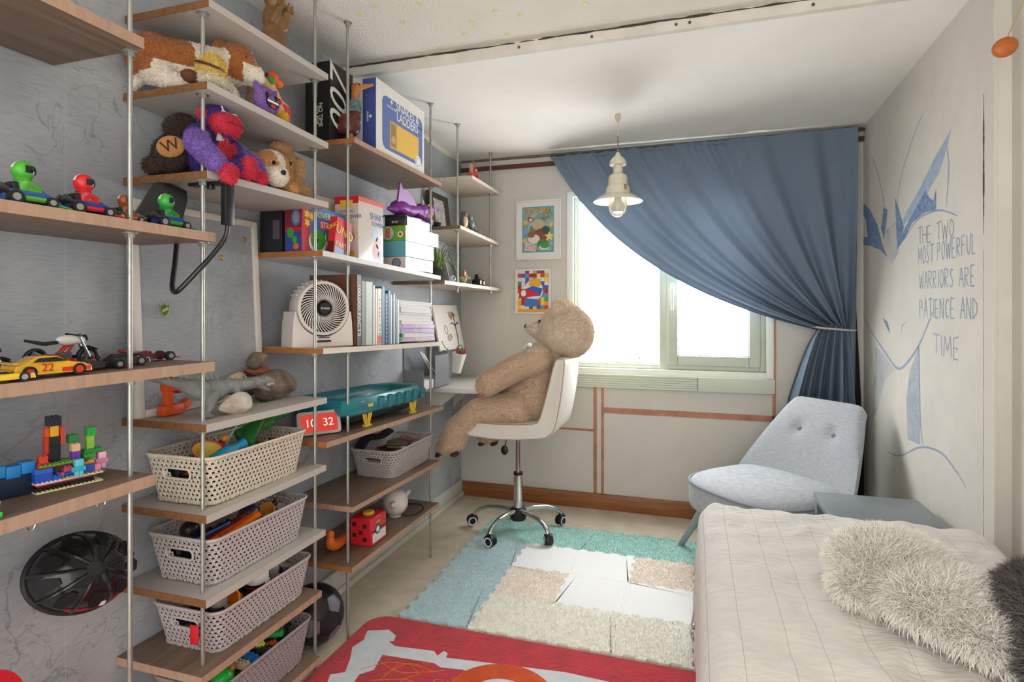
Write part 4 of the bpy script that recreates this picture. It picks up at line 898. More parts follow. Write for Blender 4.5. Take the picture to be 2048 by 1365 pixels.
# tall white/red box
z = sz('C2', 2.06)+.001
t, dx, dy, h = box_thing('game_box', 'tall red topped shaky tower game box with glossy front', 'box', (.138, 2.058, z), (.252, 2.255, z+.268), mat('box_gloss', '#d8cdc2', .12, coat=.5))
fy(t, dy, -dx, dx, h-.03, h, P('#c92a2e', .4)); fx(t, dx, -dy, dy, h-.02, h-.0005, P('#d86a52', .3))
text(t, 'SHAKY TOWER', .021, (0, -dy-.0008, h-.085), '-Y', P('#2a3f80', .4)); fy(t, dy, -.03, .03, h-.045, h-.015, P('#e8c53a', .4), 'print', .0006); text(t, 'TEETERING', .014, (0, -dy-.0008, h-.062), '-Y', P('#c93a2a', .4))
for cx, cz_, r, c_ in ((-.02, .14, .022, '#5a4438'), (.02, .1, .02, '#c98a5a'), (-.01, .05, .025, '#b04a4a'), (.025, .03, .016, '#d9b03a')): fy(t, dy, 0, 0, 0, 0, P(c_, .4), 'print', .0008, disc(cx, cz_, r))
text(t, 'SHAKY', .04, (dx+.0008, .05, h-.07), '+X', P('#2f55a5', .35)); text(t, 'TOWER', .028, (dx+.0008, .05, h-.102), '+X', P('#2f55a5', .35))
for cy, cz_, r, c_ in ((.03, .12, .022, '#8fa3c4'), (.055, .09, .02, '#c9824a'), (.035, .05, .026, '#b8453f'), (.07, .035, .018, '#5f78a5')): fx(t, dx, 0, 0, 0, 0, P(c_, .3), 'print', .0006, disc(cy, cz_, r, r*1.3))
t, dx, dy, h = box_thing('game_box', 'narrow brown box wedged behind the stack of small boxes', 'box', (.13, 2.285, sz('C2', 2.3)+.001), (.205, 2.33, sz('C2', 2.3)+.17), P('#5a3a2c', .5)); fy(t, dy, -.02, .02, .03, .08, P('#c9a07a', .5))
# stack of boxes
z = sz('C2', 2.42)
t, dx, dy, h = box_thing('gift_box', 'white box with round red picture at the bottom of the stack', 'box', (.166, 2.405, z+.002), (.282, 2.70, z+.062), mat('box_white_gloss', '#d6d0ca', .2, coat=.4)); fy(t, dy, 0, 0, 0, 0, P('#a8343c', .4), 'print', .0006, disc(.01, .03, .024)); fy(t, dy, 0, 0, 0, 0, P('#7d94a8', .4), 'print', .0008, disc(.01, .03, .019)); fx(t, dx, .03, .10, .03, .05, P('#b9a83a', .3))
t, dx, dy, h = box_thing('gift_box', 'teal box in the middle of the stack', 'box', (.160, 2.40, z+.0625), (.285, 2.705, z+.136), mat('box_teal', '#5fa3b0', .25, coat=.3)); fx(t, dx, -dy+.002, dy-.002, .004, h-.02, mat('box_white_gloss', ''))
t, dx, dy, h = box_thing('gift_box', 'green game box with round giraffe-orange picture on the teal one', 'box', (.150, 2.40, z+.1365), (.285, 2.76, z+.208), mat('box_green', '#4f8f2c', .4, col2='#78a83a', vs=6)); fx(t, dx, -dy+.002, dy-.001, .001, h-.001, mat('box_white_gloss', ''))
fy(t, dy, 0, 0, 0, 0, P('#a8c0cc', .4), 'print', .0006, disc(-.026, .036, .031)); fy(t, dy, -.038, -.014, .012, .06, P('#d9693a', .4), 'print', .0008); fy(t, dy, 0, 0, 0, 0, P('#e8dccc', .4), 'print', .0006, disc(.04, .03, .014)); fy(t, dy, 0, 0, 0, 0, P('#c0303a', .4), 'print', .0008, disc(.04, .03, .008))
t = thing('food_container', 'clear plastic container with black lid edge on the box stack', 'container', (.215, 2.555, z+.2085))
MB().bb((-.058, -.13, 0), (.058, .13, .052), bev=.008).build('tub', mat('tub_dark', '#2c2a2c', .15, coat=.4), t); MB().bb((-.062, -.135, .045), (.062, .135, .056), bev=.003).build('lid', mat('tub_lid', '#26262a', .12, coat=.5), t); MB().bb((.0585, -.12, .004), (.0605, .12, .044)).build('front_wall', mat('tub_clear', '#c5cbd0', .1, coat=.5), t); text(t, 'BOX', .016, (0, -.1306, .02), '-Y', wht)
# purple dragon on top
t = thing('toy_dragon', 'purple plastic dragon with raised wing and open jaws on the container', 'toy', (.22, 2.53, z+.265)); t.scale = (1.15, 1.15, 1.2)
pu = mat('dragon_purple', '#7a2488', .45); pk_ = P('#d9866a', .4)
me = blob([('e', (0, -.05, .03), (.035, .07, .032)), ('c', (0, .0, .03), (0, .10, .045), .028, .024), ('e', (0, .14, .052), (.032, .045, .03)), ('c', (0, .15, .062), (0, .235, .072), .02, .022), ('c', (0, .15, .03), (.0, .235, .008), .018, .014), ('c', (0, .10, .01), (0, .16, .012), .02, .015), ('c', (0, -.10, .02), (0, -.16, .012), .02, .006)], .006, 3, mats=[pu]); link('body', me, t)
wg = MB(); poly = [(-.10, .04), (-.115, .125), (-.085, .105), (-.04, .105), (.02, .085), (.075, .05), (.03, .03)]; wg.prism(poly, -.004, .004, M=Matrix.Translation((.0, 0, 0)) @ Matrix(((0, 0, 1, 0), (1, 0, 0, 0), (0, 1, 0, 0), (0, 0, 0, 1)))); wg.build('wing', pu, t, rot=(0, .25, 0))
jw = MB()
for k in range(9): jw.cyl((.015, .165+.008*k, .047+.0012*k), (.016, .165+.008*k, .039), .004, .0005, 6); jw.cyl((.013, .165+.008*k, .033-.0028*k), (.014, .165+.008*k, .043-.0025*k), .004, .0005, 6)
jw.build('teeth', P('#d9c9a8', .4), t); MB().box((.004, .19, .035), (.028, .06, .016), (-.05, 0, 0), bev=.005).build('mouth', pk_, t)
for sx in (-.016, .02): MB().cyl((sx, .115, .075), (sx*1.4, .09, .10), .008, .001, 8).build('horn', P('#a8a890', .4), t); MB().ell((sx*1.5, .155, .074), .005, n=8, m=6).build('eye', P('#e0b03a', .3), t)
for y in (-.075, .09): MB().tube([(.02, y, .02), (.035, y+.012, .008), (.05, y+.03, .003)], .009, 8).build('foot', pu, t)

# --- books
z0 = 0
BK = [  # y0, y1, height, depth, spine colour, cover colour, label
 (1.986, 2.018, .285, .22, '#1b1b1d', '#6b4630', 'thick black-spined fact book with brown cover', '100,000 FACTS'),
 (2.02, 2.05, .262, .205, '#6a6256', '#54473c', 'tall dark brown book beside the fact book', None), (2.052, 2.104, .262, .20, '#a9b8ac', '#8fa096', 'thick sage green book', None),
 (2.108, 2.122, .25, .19, '#d8d4cc', '#cfcac2', 'slim white book between green and striped books', None), (2.126, 2.140, .238, .19, '#e0dcd2', '#2a2a2c', 'white book with black back', None), (2.143, 2.176, .24, .19, '#d9cfb8', '#b8a890', 'book with colourful letters on a cream spine', 'ABOMINATION'),
 (2.179, 2.203, .25, .2, '#2f7f9c', '#2a7590', 'teal book taller than its cream neighbour', None), (2.206, 2.228, .222, .18, '#2a2438', '#6a5a8f', 'dark spotted paperback', 'DOTS'), (2.231, 2.252, .235, .19, '#2477a8', '#2477a8', 'bright blue book', None), (2.254, 2.264, .22, .18, '#e0dedb', '#d0cdc8', 'slim pale book next to the blue one', None), (2.266, 2.276, .22, .18, '#23262e', '#23262e', 'slim black book', None), (2.278, 2.292, .225, .18, '#c9c4c8', '#b8b2b8', 'pale lilac book', None), (2.294, 2.31, .205, .18, '#2a88ae', '#2a88ae', 'short cyan book', None), (2.312, 2.33, .20, .18, '#d6d2cc', '#8fb0bc', 'short white book at the end of the row', None)]
for (y0, y1, h, d, sp, cv, lab, tx) in BK:
    z = sz('C3', y0)+.001; t = thing('book', lab+' standing on the fan shelf' if 'row' not in lab else lab+' on the fan shelf', 'book', (.29-d/2, (y0+y1)/2, z), 0, 'books standing beside the fan'); w = (y1-y0)/2
    MB().bb((-d/2+.003, -w+.002, .002), (d/2-.003, w-.002, h-.002)).build('pages', P('#d8d0bf', .9), t, smooth=False)
    MB().bb((-d/2, -w, 0), (d/2, -w+.002, h)).bb((-d/2, w-.002, 0), (d/2, w, h)).build('cover', P(cv, .45), t, smooth=False); MB().bb((d/2-.003, -w, 0), (d/2+.001, w, h), bev=.001, seg=1).build('spine', P(sp, .4), t)
    if tx == '100,000 FACTS': text(t, '100,000 FACTS', .030, (d/2+.0014, 0, h*.5), '+X', wht, roll=-PI/2, sx=1.1)
    elif tx == 'ABOMINATION':
        for k, (ch, c_) in enumerate(zip('ABOMINABLE', ['#c8402a', '#2a6fb0', '#2a8f4a', '#1d4f80', '#d98a2a']*2)): text(t, ch, .018, (d/2+.0014, 0, h*.12+.018*k), '+X', P(c_, .4), roll=-PI/2)
        MB().bb((d/2+.0008, -w+.001, .004), (d/2+.0014, w-.001, .04)).build('print', P('#d0562a', .4), t, smooth=False)
    elif tx == 'DOTS':
        for k in range(12): MB().bb((d/2+.0008, -.004, .012+.017*k), (d/2+.0014, .004, .02+.017*k)).build('print', P('#b8a8c8', .4), t, smooth=False)
# stacked magazines and slim books
st_ = [('#b98fb0', .020, 'white and pink slim book at the bottom of the stack', .375), ('#d8d2d4', .02, 'pale slim book with green corner', .37), ('#9a7fb0', .022, 'lilac slim book', .37), ('#a888b8', .018, 'purple pink slim book', .365), ('#e2e0dd', .018, 'white box file above the lilac books', .36), ('#d5d8e0', .026, 'white paper stack with blue edge', .335), ('#8f9cb8', .012, 'blue-grey folder', .33), ('#dcdce2', .022, 'thick white notebook', .33), ('#cfd2dc', .014, 'pale notebook with bent cover', .325), ('#e4e4e6', .016, 'white sketch pad topping the stack', .32)]
zz = sz('C3', 2.36)+.002
for k, (c_, h, lab, L_) in enumerate(st_):
    t = thing('stacked_book', lab+' beside the book row', 'book', (.20, 2.355+L_/2+.008*math.sin(k*2.2), zz), .03*math.sin(k*1.9), 'flat stack of books and pads'); zz += h+.0006
    t.rotation_euler.x = math.atan2(1.133-1.162, .993)
    MB().bb((-.08, -L_/2+.002, .0015), (.079, L_/2-.002, h-.0015)).build('pages', mat('stack_pages', '#dfdcd8', .8, var=.12, vs=4, stretch=(1, 1, 80)), t, smooth=False); MB().bb((-.081, -L_/2, 0), (.081, L_/2, .0015)).bb((-.081, -L_/2, h-.0015), (.081, L_/2, h)).build('cover', P(c_, .4), t, smooth=False)
    if k in (0, 2, 3): MB().bb((.0785, -L_/2+.02, .002), (.082, L_/2-.01, h-.002)).build('spine', P(c_, .35), t, smooth=False); text(t, 'MIXED INFO', h*.8, (.0824, .0, h*.5), '+X', wht)
    if k in (0, 1): MB().bb((.05, -L_/2-.001, .002), (.082, -L_/2+.02, h-.002)).build('corner', P('#3c8f3a', .4), t, smooth=False)

# --- fan
t = thing('desk_fan', 'beige round desk fan with spiral grille on the book shelf', 'fan', (.185, 1.882, sz('C3', 1.882)+.001), math.radians(-28))
fb = mat('fan_beige', '#d8cfc8', .4); fdk = P('#2c2826', .6)
pr = [(.055, -.122), (.062, -.118), (.062, .118), (.055, .122), (-.055, .122), (-.06, .116), (-.06, -.116), (-.055, -.122)]
bs_ = MB(); nU = 40; front = []                        # base: front plate cut by the circle, extruded back
poly = [(-.122, 0), (.122, 0), (.118, .09), (.112, .135)]+[(.106*math.cos(a), .145+.106*math.sin(a)) for a in np.linspace(-.10, -PI+.10, 24)]+[(-.112, .135), (-.118, .09)]
bs_.prism(poly, -.052, .052, M=Matrix(((0, 0, 1, 0), (1, 0, 0, 0), (0, 1, 0, 0), (0, 0, 0, 1)))); o = bs_.build('base', fb, t); bvm = o.modifiers.new('b', 'BEVEL'); bvm.width = .005; bvm.segments = 2; bvm.limit_method = 'ANGLE'
F = Matrix.Translation((.02, 0, .147)) @ Matrix.Rotation(PI/2, 4, 'Y') @ Matrix.Rotation(PI/2, 4, 'Z')
MB().lathe([(.094, -.055), (.102, -.045), (.104, .02), (.102, .034), (.092, .036), (.09, .03), (.092, -.05)], 48, M=F, cap=False).build('hood', fb, t)
MB().lathe([(.0, -.046), (.091, -.046), (.0905, .028), (.0895, .028), (.089, -.042), (0, -.042)], 36, M=F, cap=False).build('back_plate', fdk, t)
bl = MB()
for k in range(5): bl.add([(.02*math.cos(a), .02*math.sin(a), -.01) for a in (k*1.2566, k*1.2566+.5)]+[(.085*math.cos(a), .085*math.sin(a), z_) for a, z_ in ((k*1.2566+.9, .004), (k*1.2566+.2, -.025))], [(0, 1, 2, 3)], 0, F)
bl.build('fan_blades', P('#4a4542', .5), t)
gr = MB(); ngr = 42
for k in range(ngr):
    a0 = 2*PI*k/ngr; gr.tube([F @ Vector((r*math.cos(a0+.75*((r-.02)/.07)**1.1), r*math.sin(a0+.75*((r-.02)/.07)**1.1), .034)) for r in np.linspace(.018, .091, 8)], .0021, 5)
gr.build('spiral_grille', fb, t)
for k in range(26): a = PI*.12+PI*.76*k/25; MB().box(F @ Vector((.104*math.sin(a-PI/2)*-1 if False else .106*math.cos(a), .106*math.sin(a), -.02)), (.05, .004, .006), (a-PI/2, 0, 0)).build('vent_rib', fb, t) if k % 2 == 0 else None
MB().lathe([(.0, .034), (.021, .034), (.021, .040), (.0, .042)], 24, M=F).build('hub', fdk, t)
text(t, 'breeze', .013, (.0635, 0, .147), '+X', wht); MB().bb((.052, -.028, .018), (.0535, .028, .026), bev=.0006).build('display_slot', fdk, t); MB().bb((.052, -.022, .034), (.0535, .022, .038)).build('display_slot', fdk, t)

# --- clock display
t = thing('smart_display', 'small grey smart display with red screen showing 10 32', 'display', (.205, 1.868, sz('C4', 1.87)+.002), math.radians(-36)); t.rotation_euler = (0, -.28, math.radians(-36))
MB().prism(rrect(.165, .088, .012, 5), -.006, .006, M=Matrix.Translation((0, 0, .046)) @ Matrix(((0, 0, 1, 0), (1, 0, 0, 0), (0, 1, 0, 0), (0, 0, 0, 1)))).build('bezel', P('#b9b4ac', .4), t)
MB().bb((.006, -.07, .012), (.0066, .07, .08)).build('screen', emit('screen_red', '#d8483c', .85), t, smooth=False)
text(t, '10', .042, (.0072, -.034, .045), '+X', emit('screen_white', '#f4ece6', 1.), name='digits'); text(t, '32', .042, (.0072, .034, .045), '+X', emit('screen_white', '', 1), name='digits'); MB().bb((-.055, -.06, .0), (-.006, .06, .05), bev=.012).build('speaker_foot', P('#a8a39b', .7), t)

# --- teal toy arena
t = thing('toy_arena', 'teal plastic spinning-top arena with yellow feet', 'toy', (.155, 2.285, sz('C4', 2.285)+.005), -.02); t.rotation_euler.x = math.atan2(.795-.823, 1.0)
tl = mat('arena_teal', '#1d7480', .35, coat=.2); tdk = mat('arena_dark', '#15302c', .4)
def octo(k, z, w=.125, l=.345, c=.085): return [(x*k, y*k, z) for x, y in ((w-.02, -l), (w, -l+c*.4), (w, l-c*1.6), (w-c*.7, l), (-w+c*.7, l), (-w, l-c*1.6), (-w, -l+c*.4), (-w+.02, -l))]
MB().loft([octo(.8, .022), octo(.86, .03), octo(.95, .055)]).build('lower_bowl', tdk, t); 
MB().loft([octo(.955, .05), octo(1.02, .06), octo(1.04, .085), octo(1.0, .118), octo(.94, .125), octo(.86, .118), octo(.80, .095), octo(.7, .07), octo(.3, .058)], cap=True).build('rim', tl, t)
for k in range(6):
    y = -.10+.075*k; MB().box((.128, y, .085), (.02, .03, .055), (0, .25, 0), bev=.004).build('rib', tl, t)
for y in (-.30, .31): MB().box((.118, y*.8, .10), (.03, .06, .022), bev=.004).build('clip', tl, t)
for y in (-.19, .20):
    for x in (-.07, .12):
        yl = MB(); yl.tube([(x, y-.03, .052), (x, y-.014, .008), (x, y+.014, .008), (x, y+.03, .052)], .0045, 6).tube([(x, y-.012, .05), (x, y-.005, .01)], .004, 6).tube([(x, y+.012, .05), (x, y+.005, .01)], .004, 6).bb((x-.008, y-.022, -.003), (x+.008, y+.022, .006)); yl.build('foot', P('#d9b32c', .4), t)
MB().box((.132, -.185, .085), (.006, .03, .012)).build('logo_tab', P('#d9b32c', .4), t)
for k in range(3): MB().bb((.02+.022*k, .355, .06), (.03+.022*k, .40, .066)).build('tab', P('#c9c9b8', .4), t)

# --- red box, white ball, orange horn
z = sz('C6', 2.17)+.001
t, dx, dy, h = box_thing('toy_box', 'red plastic toy box with a black banded white circle', 'box', (.179, 2.108, z), (.281, 2.232, z+.118), P('#c4222b', .35), .004)
MB().lathe([(.0, 0), (.024, 0), (.025, .006), (.02, .011), (0, .012)], 24, M=Matrix.Translation((.0, .0, h))).build('button', P('#e0b82e', .35), t)
fx(t, dx, -dy+.012, dy-.006, .012, .05, P('#d8d2cc', .4), 'white_band'); fx(t, dx, -dy+.004, dy-.002, .058, .064, P('#181818', .4), 'black_band', .0006)
for r, c_ in ((.021, '#181818'), (.0145, '#8fa8b8'), (.009, '#e8e6e2')): fx(t, dx, 0, 0, 0, 0, P(c_, .35), 'roundel', .0008+(.021-r)*.05, disc(-.01, .062, r))
fx(t, dx, -.02, .01, .088, .098, P('#b98a2a', .4)); 
for x, zz_ in ((.02, .03), (.02, .085), (-.03, .045), (-.03, .09), (.0, .058)): fy(t, dy, x-.009, x+.009, zz_-.009, zz_+.009, P('#3a1216', .4), 'slot')
t = thing('ball_lamp', 'white ball shaped night lamp with two stubby arms and a black cable', 'lamp', (.19, 2.475, sz('C6', 2.47)+.001))
wb_ = mat('lamp_white', '#dcd6cd', .3, coat=.2)
link('globe', blob([('e', (0, 0, .066), (.062, .062, .066)), ('c', (.02, -.05, .07), (.03, -.078, .078), .016, .013), ('c', (.02, .05, .085), (.03, .082, .095), .018, .010)], .005, 3, mats=[wb_]), t); MB().lathe([(.03, 0), (.03, .006), (0, .006)], 20).build('foot', wb_, t)
MB().tube(spline([(.03, .0, .005), (.08, .02, .003), (.095, .10, .003), (.05, .17, .003), (-.02, .16, .003), (-.10, .15, .003)], 8), .0025, 6).build('cable', P('#191919', .5), t)
t = thing('toy_horn', 'orange curved plastic toy horn behind the red box', 'toy', (.15, 2.04, sz('C6', 2.04)+.001), .3)
MB().tube(spline([(.02, .10, .03), (.02, .04, .028), (.01, -.01, .03), (.0, -.045, .045), (.0, -.05, .08)], 6), [.012+.012*math.sin(i*.13) for i in range(25)], 10).build('horn', P('#d9691f', .4), t); MB().ell((.0, -.05, .085), (.016, .016, .018), n=12, m=8).build('bell', P('#d9691f', ), t); MB().tube([(.03, .1, .02), (.04, .04, .012), (.03, -.02, .01)], .004, 6).build('strap', P('#1d1d1d', .6), t)
# football on the floor
t = thing('football', 'black leather football on the floor under the shelves', 'ball', (.155, 1.90, .0))
fbm = mat('ball_black', '#1c1c20', .4, var=.3, vs=8)
bm = bmesh.new(); bmesh.ops.create_icosphere(bm, subdivisions=1, radius=.112); 
import itertools
ball = MB(); ico = [v.co.copy() for v in bm.verts]; bm.free(); ball.ell((0, 0, .113), .1115, n=28, m=18); ball.build('shell', P('#0d0d0f', .5), t)
phi = (1+5**.5)/2; iv = [Vector(p).normalized() for p in itertools.chain.from_iterable(((0, s1, s2*phi), (s1, s2*phi, 0), (s2*phi, 0, s1)) for s1 in (-1, 1) for s2 in (-1, 1))]
def patch(c, verts, m, rr=.1135):
    vs_ = [((v-c)*.955+c).normalized() for v in verts]; n_ = len(vs_); mid = [((a+c)/2).normalized() for a in vs_]
    return MB().add([tuple(c*rr+Vector((0, 0, .113)))]+[tuple(v*rr+Vector((0, 0, .113))) for v in mid]+[tuple(v*rr+Vector((0, 0, .113))) for v in vs_]+[tuple(v*(rr-.003)+Vector((0, 0, .113))) for v in vs_], [(0, 1+i, 1+(i+1) % n_) for i in range(n_)]+[(1+i, 1+n_+i, 1+n_+(i+1) % n_, 1+(i+1) % n_) for i in range(n_)]+[(1+n_+i, 1+2*n_+i, 1+2*n_+(i+1) % n_, 1+n_+(i+1) % n_) for i in range(n_)]).build('panel', m, t, angle=60)
edg = min((a-b).length for a, b in itertools.combinations(iv, 2))*1.05
nb = {i: [j for j in range(12) if j != i and (iv[i]-iv[j]).length < edg] for i in range(12)}
for i in range(12):
    c = iv[i]; ax = c.orthogonal().normalized(); ay = c.cross(ax)
    ring = sorted(nb[i], key=lambda j: math.atan2((iv[j]-c).dot(ay), (iv[j]-c).dot(ax))); patch(c, [(c*2+iv[j]).normalized() for j in ring], mat('ball_silver_sheen', '#6c6c72', .4))  # silver pentagons, lightened so the base colour carries their reflection
for a, b, c in itertools.combinations(range(12), 3):
    if b in nb[a] and c in nb[a] and c in nb[b]:
        A_, B_, C_ = iv[a], iv[b], iv[c]; cc = (A_+B_+C_).normalized(); patch(cc, [(A_*2+B_).normalized(), (A_+B_*2).normalized(), (B_*2+C_).normalized(), (B_+C_*2).normalized(), (C_*2+A_).normalized(), (C_+A_*2).normalized()], fbm)
# ================================================================ teddy bear on the office chair
def off(shapes, o):
    out = []
    for s_ in shapes:
        if s_[0] == 'e': out.append(('e', tuple(a-b for a, b in zip(s_[1], o)))+tuple(s_[2:]))
        else: out.append(('c', tuple(a-b for a, b in zip(s_[1], o)), tuple(a-b for a, b in zip(s_[2], o)), s_[3], s_[4]))
    return out
def fm(name, col, isl=.2): return mat(name, col, .95, isl=isl, sheen=.3)
bo = (.66, 3.2, .655)
bear = thing('teddy_bear', 'big beige teddy bear sitting on the white swivel chair', 'teddy bear', bo)
bb0, bb1 = fm('bear_body_fur', '#d2b79c', .1), fm('bear_head_fur', '#dccbb4', .1)
sh = [('e', (.675, 3.2, .80), (.135, .145, .15), (0, .25, 0)), ('e', (.70, 3.2, .93), (.118, .14, .14), (0, .25, 0)), ('c', (.73, 3.2, 1.0), (.80, 3.2, 1.08), .105, .09),
      ('e', (.865, 3.2, 1.185), (.150, .152, .148)), ('e', (.90, 3.2, 1.17), (.13, .14, .14)), ('e', (.715, 3.2, 1.185), (.06, .062, .05)), ('e', (.665, 3.2, 1.19), (.03, .038, .03)),
      ('e', (.855, 3.095, 1.305), (.045, .05, .052), (.5, 0, 0)), ('e', (.855, 3.305, 1.305), (.045, .05, .052), (-.5, 0, 0)),
      ('c', (.75, 3.05, 1.03), (.60, 3.0, .965), .068, .066), ('c', (.60, 3.0, .965), (.485, 2.985, .895), .066, .064), ('e', (.47, 2.985, .88), (.058, .058, .056)),
      ('c', (.745, 3.325, 1.025), (.60, 3.37, .955), .074, .074), ('c', (.60, 3.37, .965), (.49, 3.375, .925), .07, .066),
      ('c', (.62, 3.095, .745), (.40, 3.05, .725), .09, .068), ('c', (.40, 3.05, .725), (.28, 3.04, .62), .068, .066), ('c', (.28, 3.04, .62), (.235, 3.035, .545), .07, .068), ('e', (.235, 3.03, .525), (.095, .07, .048), (0, -.35, 0)),
      ('c', (.62, 3.305, .755), (.41, 3.34, .735), .10, .082), ('c', (.41, 3.34, .735), (.36, 3.36, .60), .078, .07), ('e', (.355, 3.37, .52), (.085, .07, .05), (0, -.3, 0))]
def bpaint(c): return 1 if (c.z > 1.07-bo[2] and c.x+bo[0] > .60) else 0
me = blob(off(sh, bo), .009, 2, bpaint, [bb0, bb1]); link('body', me, bear)
fur(me, 'short_fur', bear, 130000, .012, .0028, [bb0, bb1], (0, 0, -.6), .65, seed=21)
brn = P('#4a241c', .6)
MB().ell((.637-bo[0], 0, 1.203-bo[2]), (.012, .022, .014), n=14, m=8).build('nose', P('#2a1c16', .3), bear)
for sy in (-1, 1): MB().ell((.737-bo[0], sy*.068, 1.235-bo[2]), .010, n=12, m=8).build('eye', P('#120d0a', .15), bear)
for (x, z, a) in ((.178, .478, -.35), (.275, .487, .1)): MB().ell((x-bo[0], 2.995-bo[1], z-bo[2]), (.026, .03, .011), (.5, a, 0), n=14, m=8).build('paw_pad', brn, bear)
for (x, z) in ((.31, .472), (.39, .478)): MB().ell((x-bo[0], 3.34-bo[1], z-bo[2]), (.026, .03, .010), (.4, -.2, 0), n=14, m=8).build('paw_pad', brn, bear)
MB().ell((.45-bo[0], 2.965-bo[1], .835-bo[2]), (.03, .03, .012), (.3, -.2, 0), n=14, m=8).build('hand_pad', P('#b06a62', .8), bear)
bw = MB(); bw.ell((.645-bo[0], -.03, 1.085-bo[2]), (.014, .034, .02), (.4, .3, 0)).ell((.645-bo[0], .035, 1.085-bo[2]), (.014, .034, .02), (-.4, .3, 0)).ell((.648-bo[0], 0, 1.082-bo[2]), (.014, .014, .014)); bw.tube([(.65-bo[0], -.01, 1.08-bo[2]), (.62-bo[0], -.05, 1.03-bo[2])], [.006, .012], 8, flat=.4)
bw.build('ribbon_bow', P('#dcdccf', .6), bear)

# ================================================================ plush animals on the grey shelves
def plush(name, label, o, shapes, mats, paint=None, n=9000, length=.008, width=.0018, vox=.006, comb=(0, 0, -.4), seed=1, cat='plush toy', jit=.5):
    t = thing(name, label, cat, o); me = blob(off(shapes, o), vox, 3, (lambda c: paint(c+Vector(o))) if paint else None, mats); link('body', me, t)
    if n: fur(me, 'pile', t, n, length, width, mats, comb, jit, seed=seed)
    return t
E_ = lambda t, o, p, r, m, name, rot=(0, 0, 0): MB().ell(tuple(a-b for a, b in zip(p, o)), r, rot, 14, 10).build(name, m, t)
blackp = P('#0e0c0b', .15)
# big dog
o = (.13, 1.33, 1.925); dbr, dwh = fm('dog_brown', '#a5622a'), fm('dog_white', '#e3d8c8')
sh = [('e', (.075, 1.265, 2.025), (.062, .06, .072)), ('c', (.08, 1.26, 2.02), (.15, 1.335, 2.025), .066, .062), ('c', (.15, 1.335, 2.025), (.19, 1.385, 2.03), .062, .058),
      ('e', (.225, 1.425, 2.055), (.056, .058, .062)), ('e', (.262, 1.455, 2.028), (.034, .036, .032)), ('e', (.19, 1.40, 2.103), (.02, .026, .02), (.3, .4, 0)), ('e', (.20, 1.468, 2.10), (.018, .026, .02)),
      ('c', (.11, 1.25, 1.985), (.155, 1.245, 1.952), .045, .026), ('c', (.155, 1.245, 1.952), (.185, 1.285, 1.944), .024, .02), ('c', (.19, 1.385, 1.99), (.245, 1.385, 1.945), .034, .022), ('c', (.06, 1.25, 1.98), (.03, 1.24, 1.94), .02, .012)]
def dp(c):
    if c.y > 1.375:
        if c.z > 2.082 and c.x < .22: return 0
        l_ = -(c.x-.225)*.63+(c.y-1.425)*.78; f_ = (c.x-.225)*.78+(c.y-1.425)*.63
        return 1 if ((f_ > .022 and c.z < 2.048) or (abs(l_) < .011 and f_ > .0) or c.z < 2.0) else 0
    if 1.315 < c.y+.3*(c.x-.15) : return 1
    return 1 if (c.z < 1.968 or (c.z < 2.0 and c.x > .135)) else 0
t = plush('plush_dog', 'large brown and white plush dog lying on a grey shelf', o, sh, [dbr, dwh], dp, 16000, .006, seed=2)
E_(t, o, (.291, 1.478, 2.035), (.008, .010, .008), blackp, 'nose')
for p in ((.272, 1.412, 2.066), (.245, 1.474, 2.068)): E_(t, o, p, .006, P('#3a1d0c', .15), 'eye')
# yellow plush (plain) with fuzzy collar
o = (.272, 1.282, 1.925); t = plush('plush_ball', 'plain yellow plush with furry cream collar in front of the dog', o, [('e', (.272, 1.284, 1.975), (.036, .036, .044), (0, .3, 0)), ('e', (.265, 1.29, 1.945), (.04, .044, .02))], [fm('plush_yellow', '#dcbc5c'), fm('plush_collar', '#d9ceb4')], lambda c: 1 if c.z < 1.957 else 0, 5000, .010, seed=3)
MB().torus((0, .0, .058), .0375, .004, (0, .3, 0), 26, 6).build('strap', P('#4a2416', .6), t); MB().ell((-.03, -.04, .02), (.02, .028, .018), n=12, m=8).build('brown_paw', P('#5a3420', .9), t)
# peach plush cushion
o = (.2, 1.575, 1.912); t = plush('plush_cushion', 'peach plush with orange tuft and red patch under the top shelf', o, [('e', (.2, 1.575, 1.985), (.056, .058, .075)), ('e', (.232, 1.60, 1.965), (.04, .05, .04)), ('e', (.2, 1.56, 2.045), (.045, .045, .035))], [fm('plush_peach', '#e2b48e'), fm('plush_red', '#c92a30')], lambda c: 1 if (c.x > .255 and 1.59 < c.y+.35*(c.z-1.96) < 1.66 and 1.945 < c.z < 1.985) else 0, 6000, .004, seed=4)
for p, r, c_ in (((.235, 1.575, 2.07), (.018, .022, .02), '#d9581f'), ((.235, 1.60, 2.06), (.016, .022, .012), '#e06a2a'), ((.24, 1.56, 2.055), (.014, .016, .014), '#4a8f34'), ((.2, 1.53, 2.085), (.01, .012, .022), '#d9b85a')): E_(t, o, p, r, P(c_, .8), 'tuft')
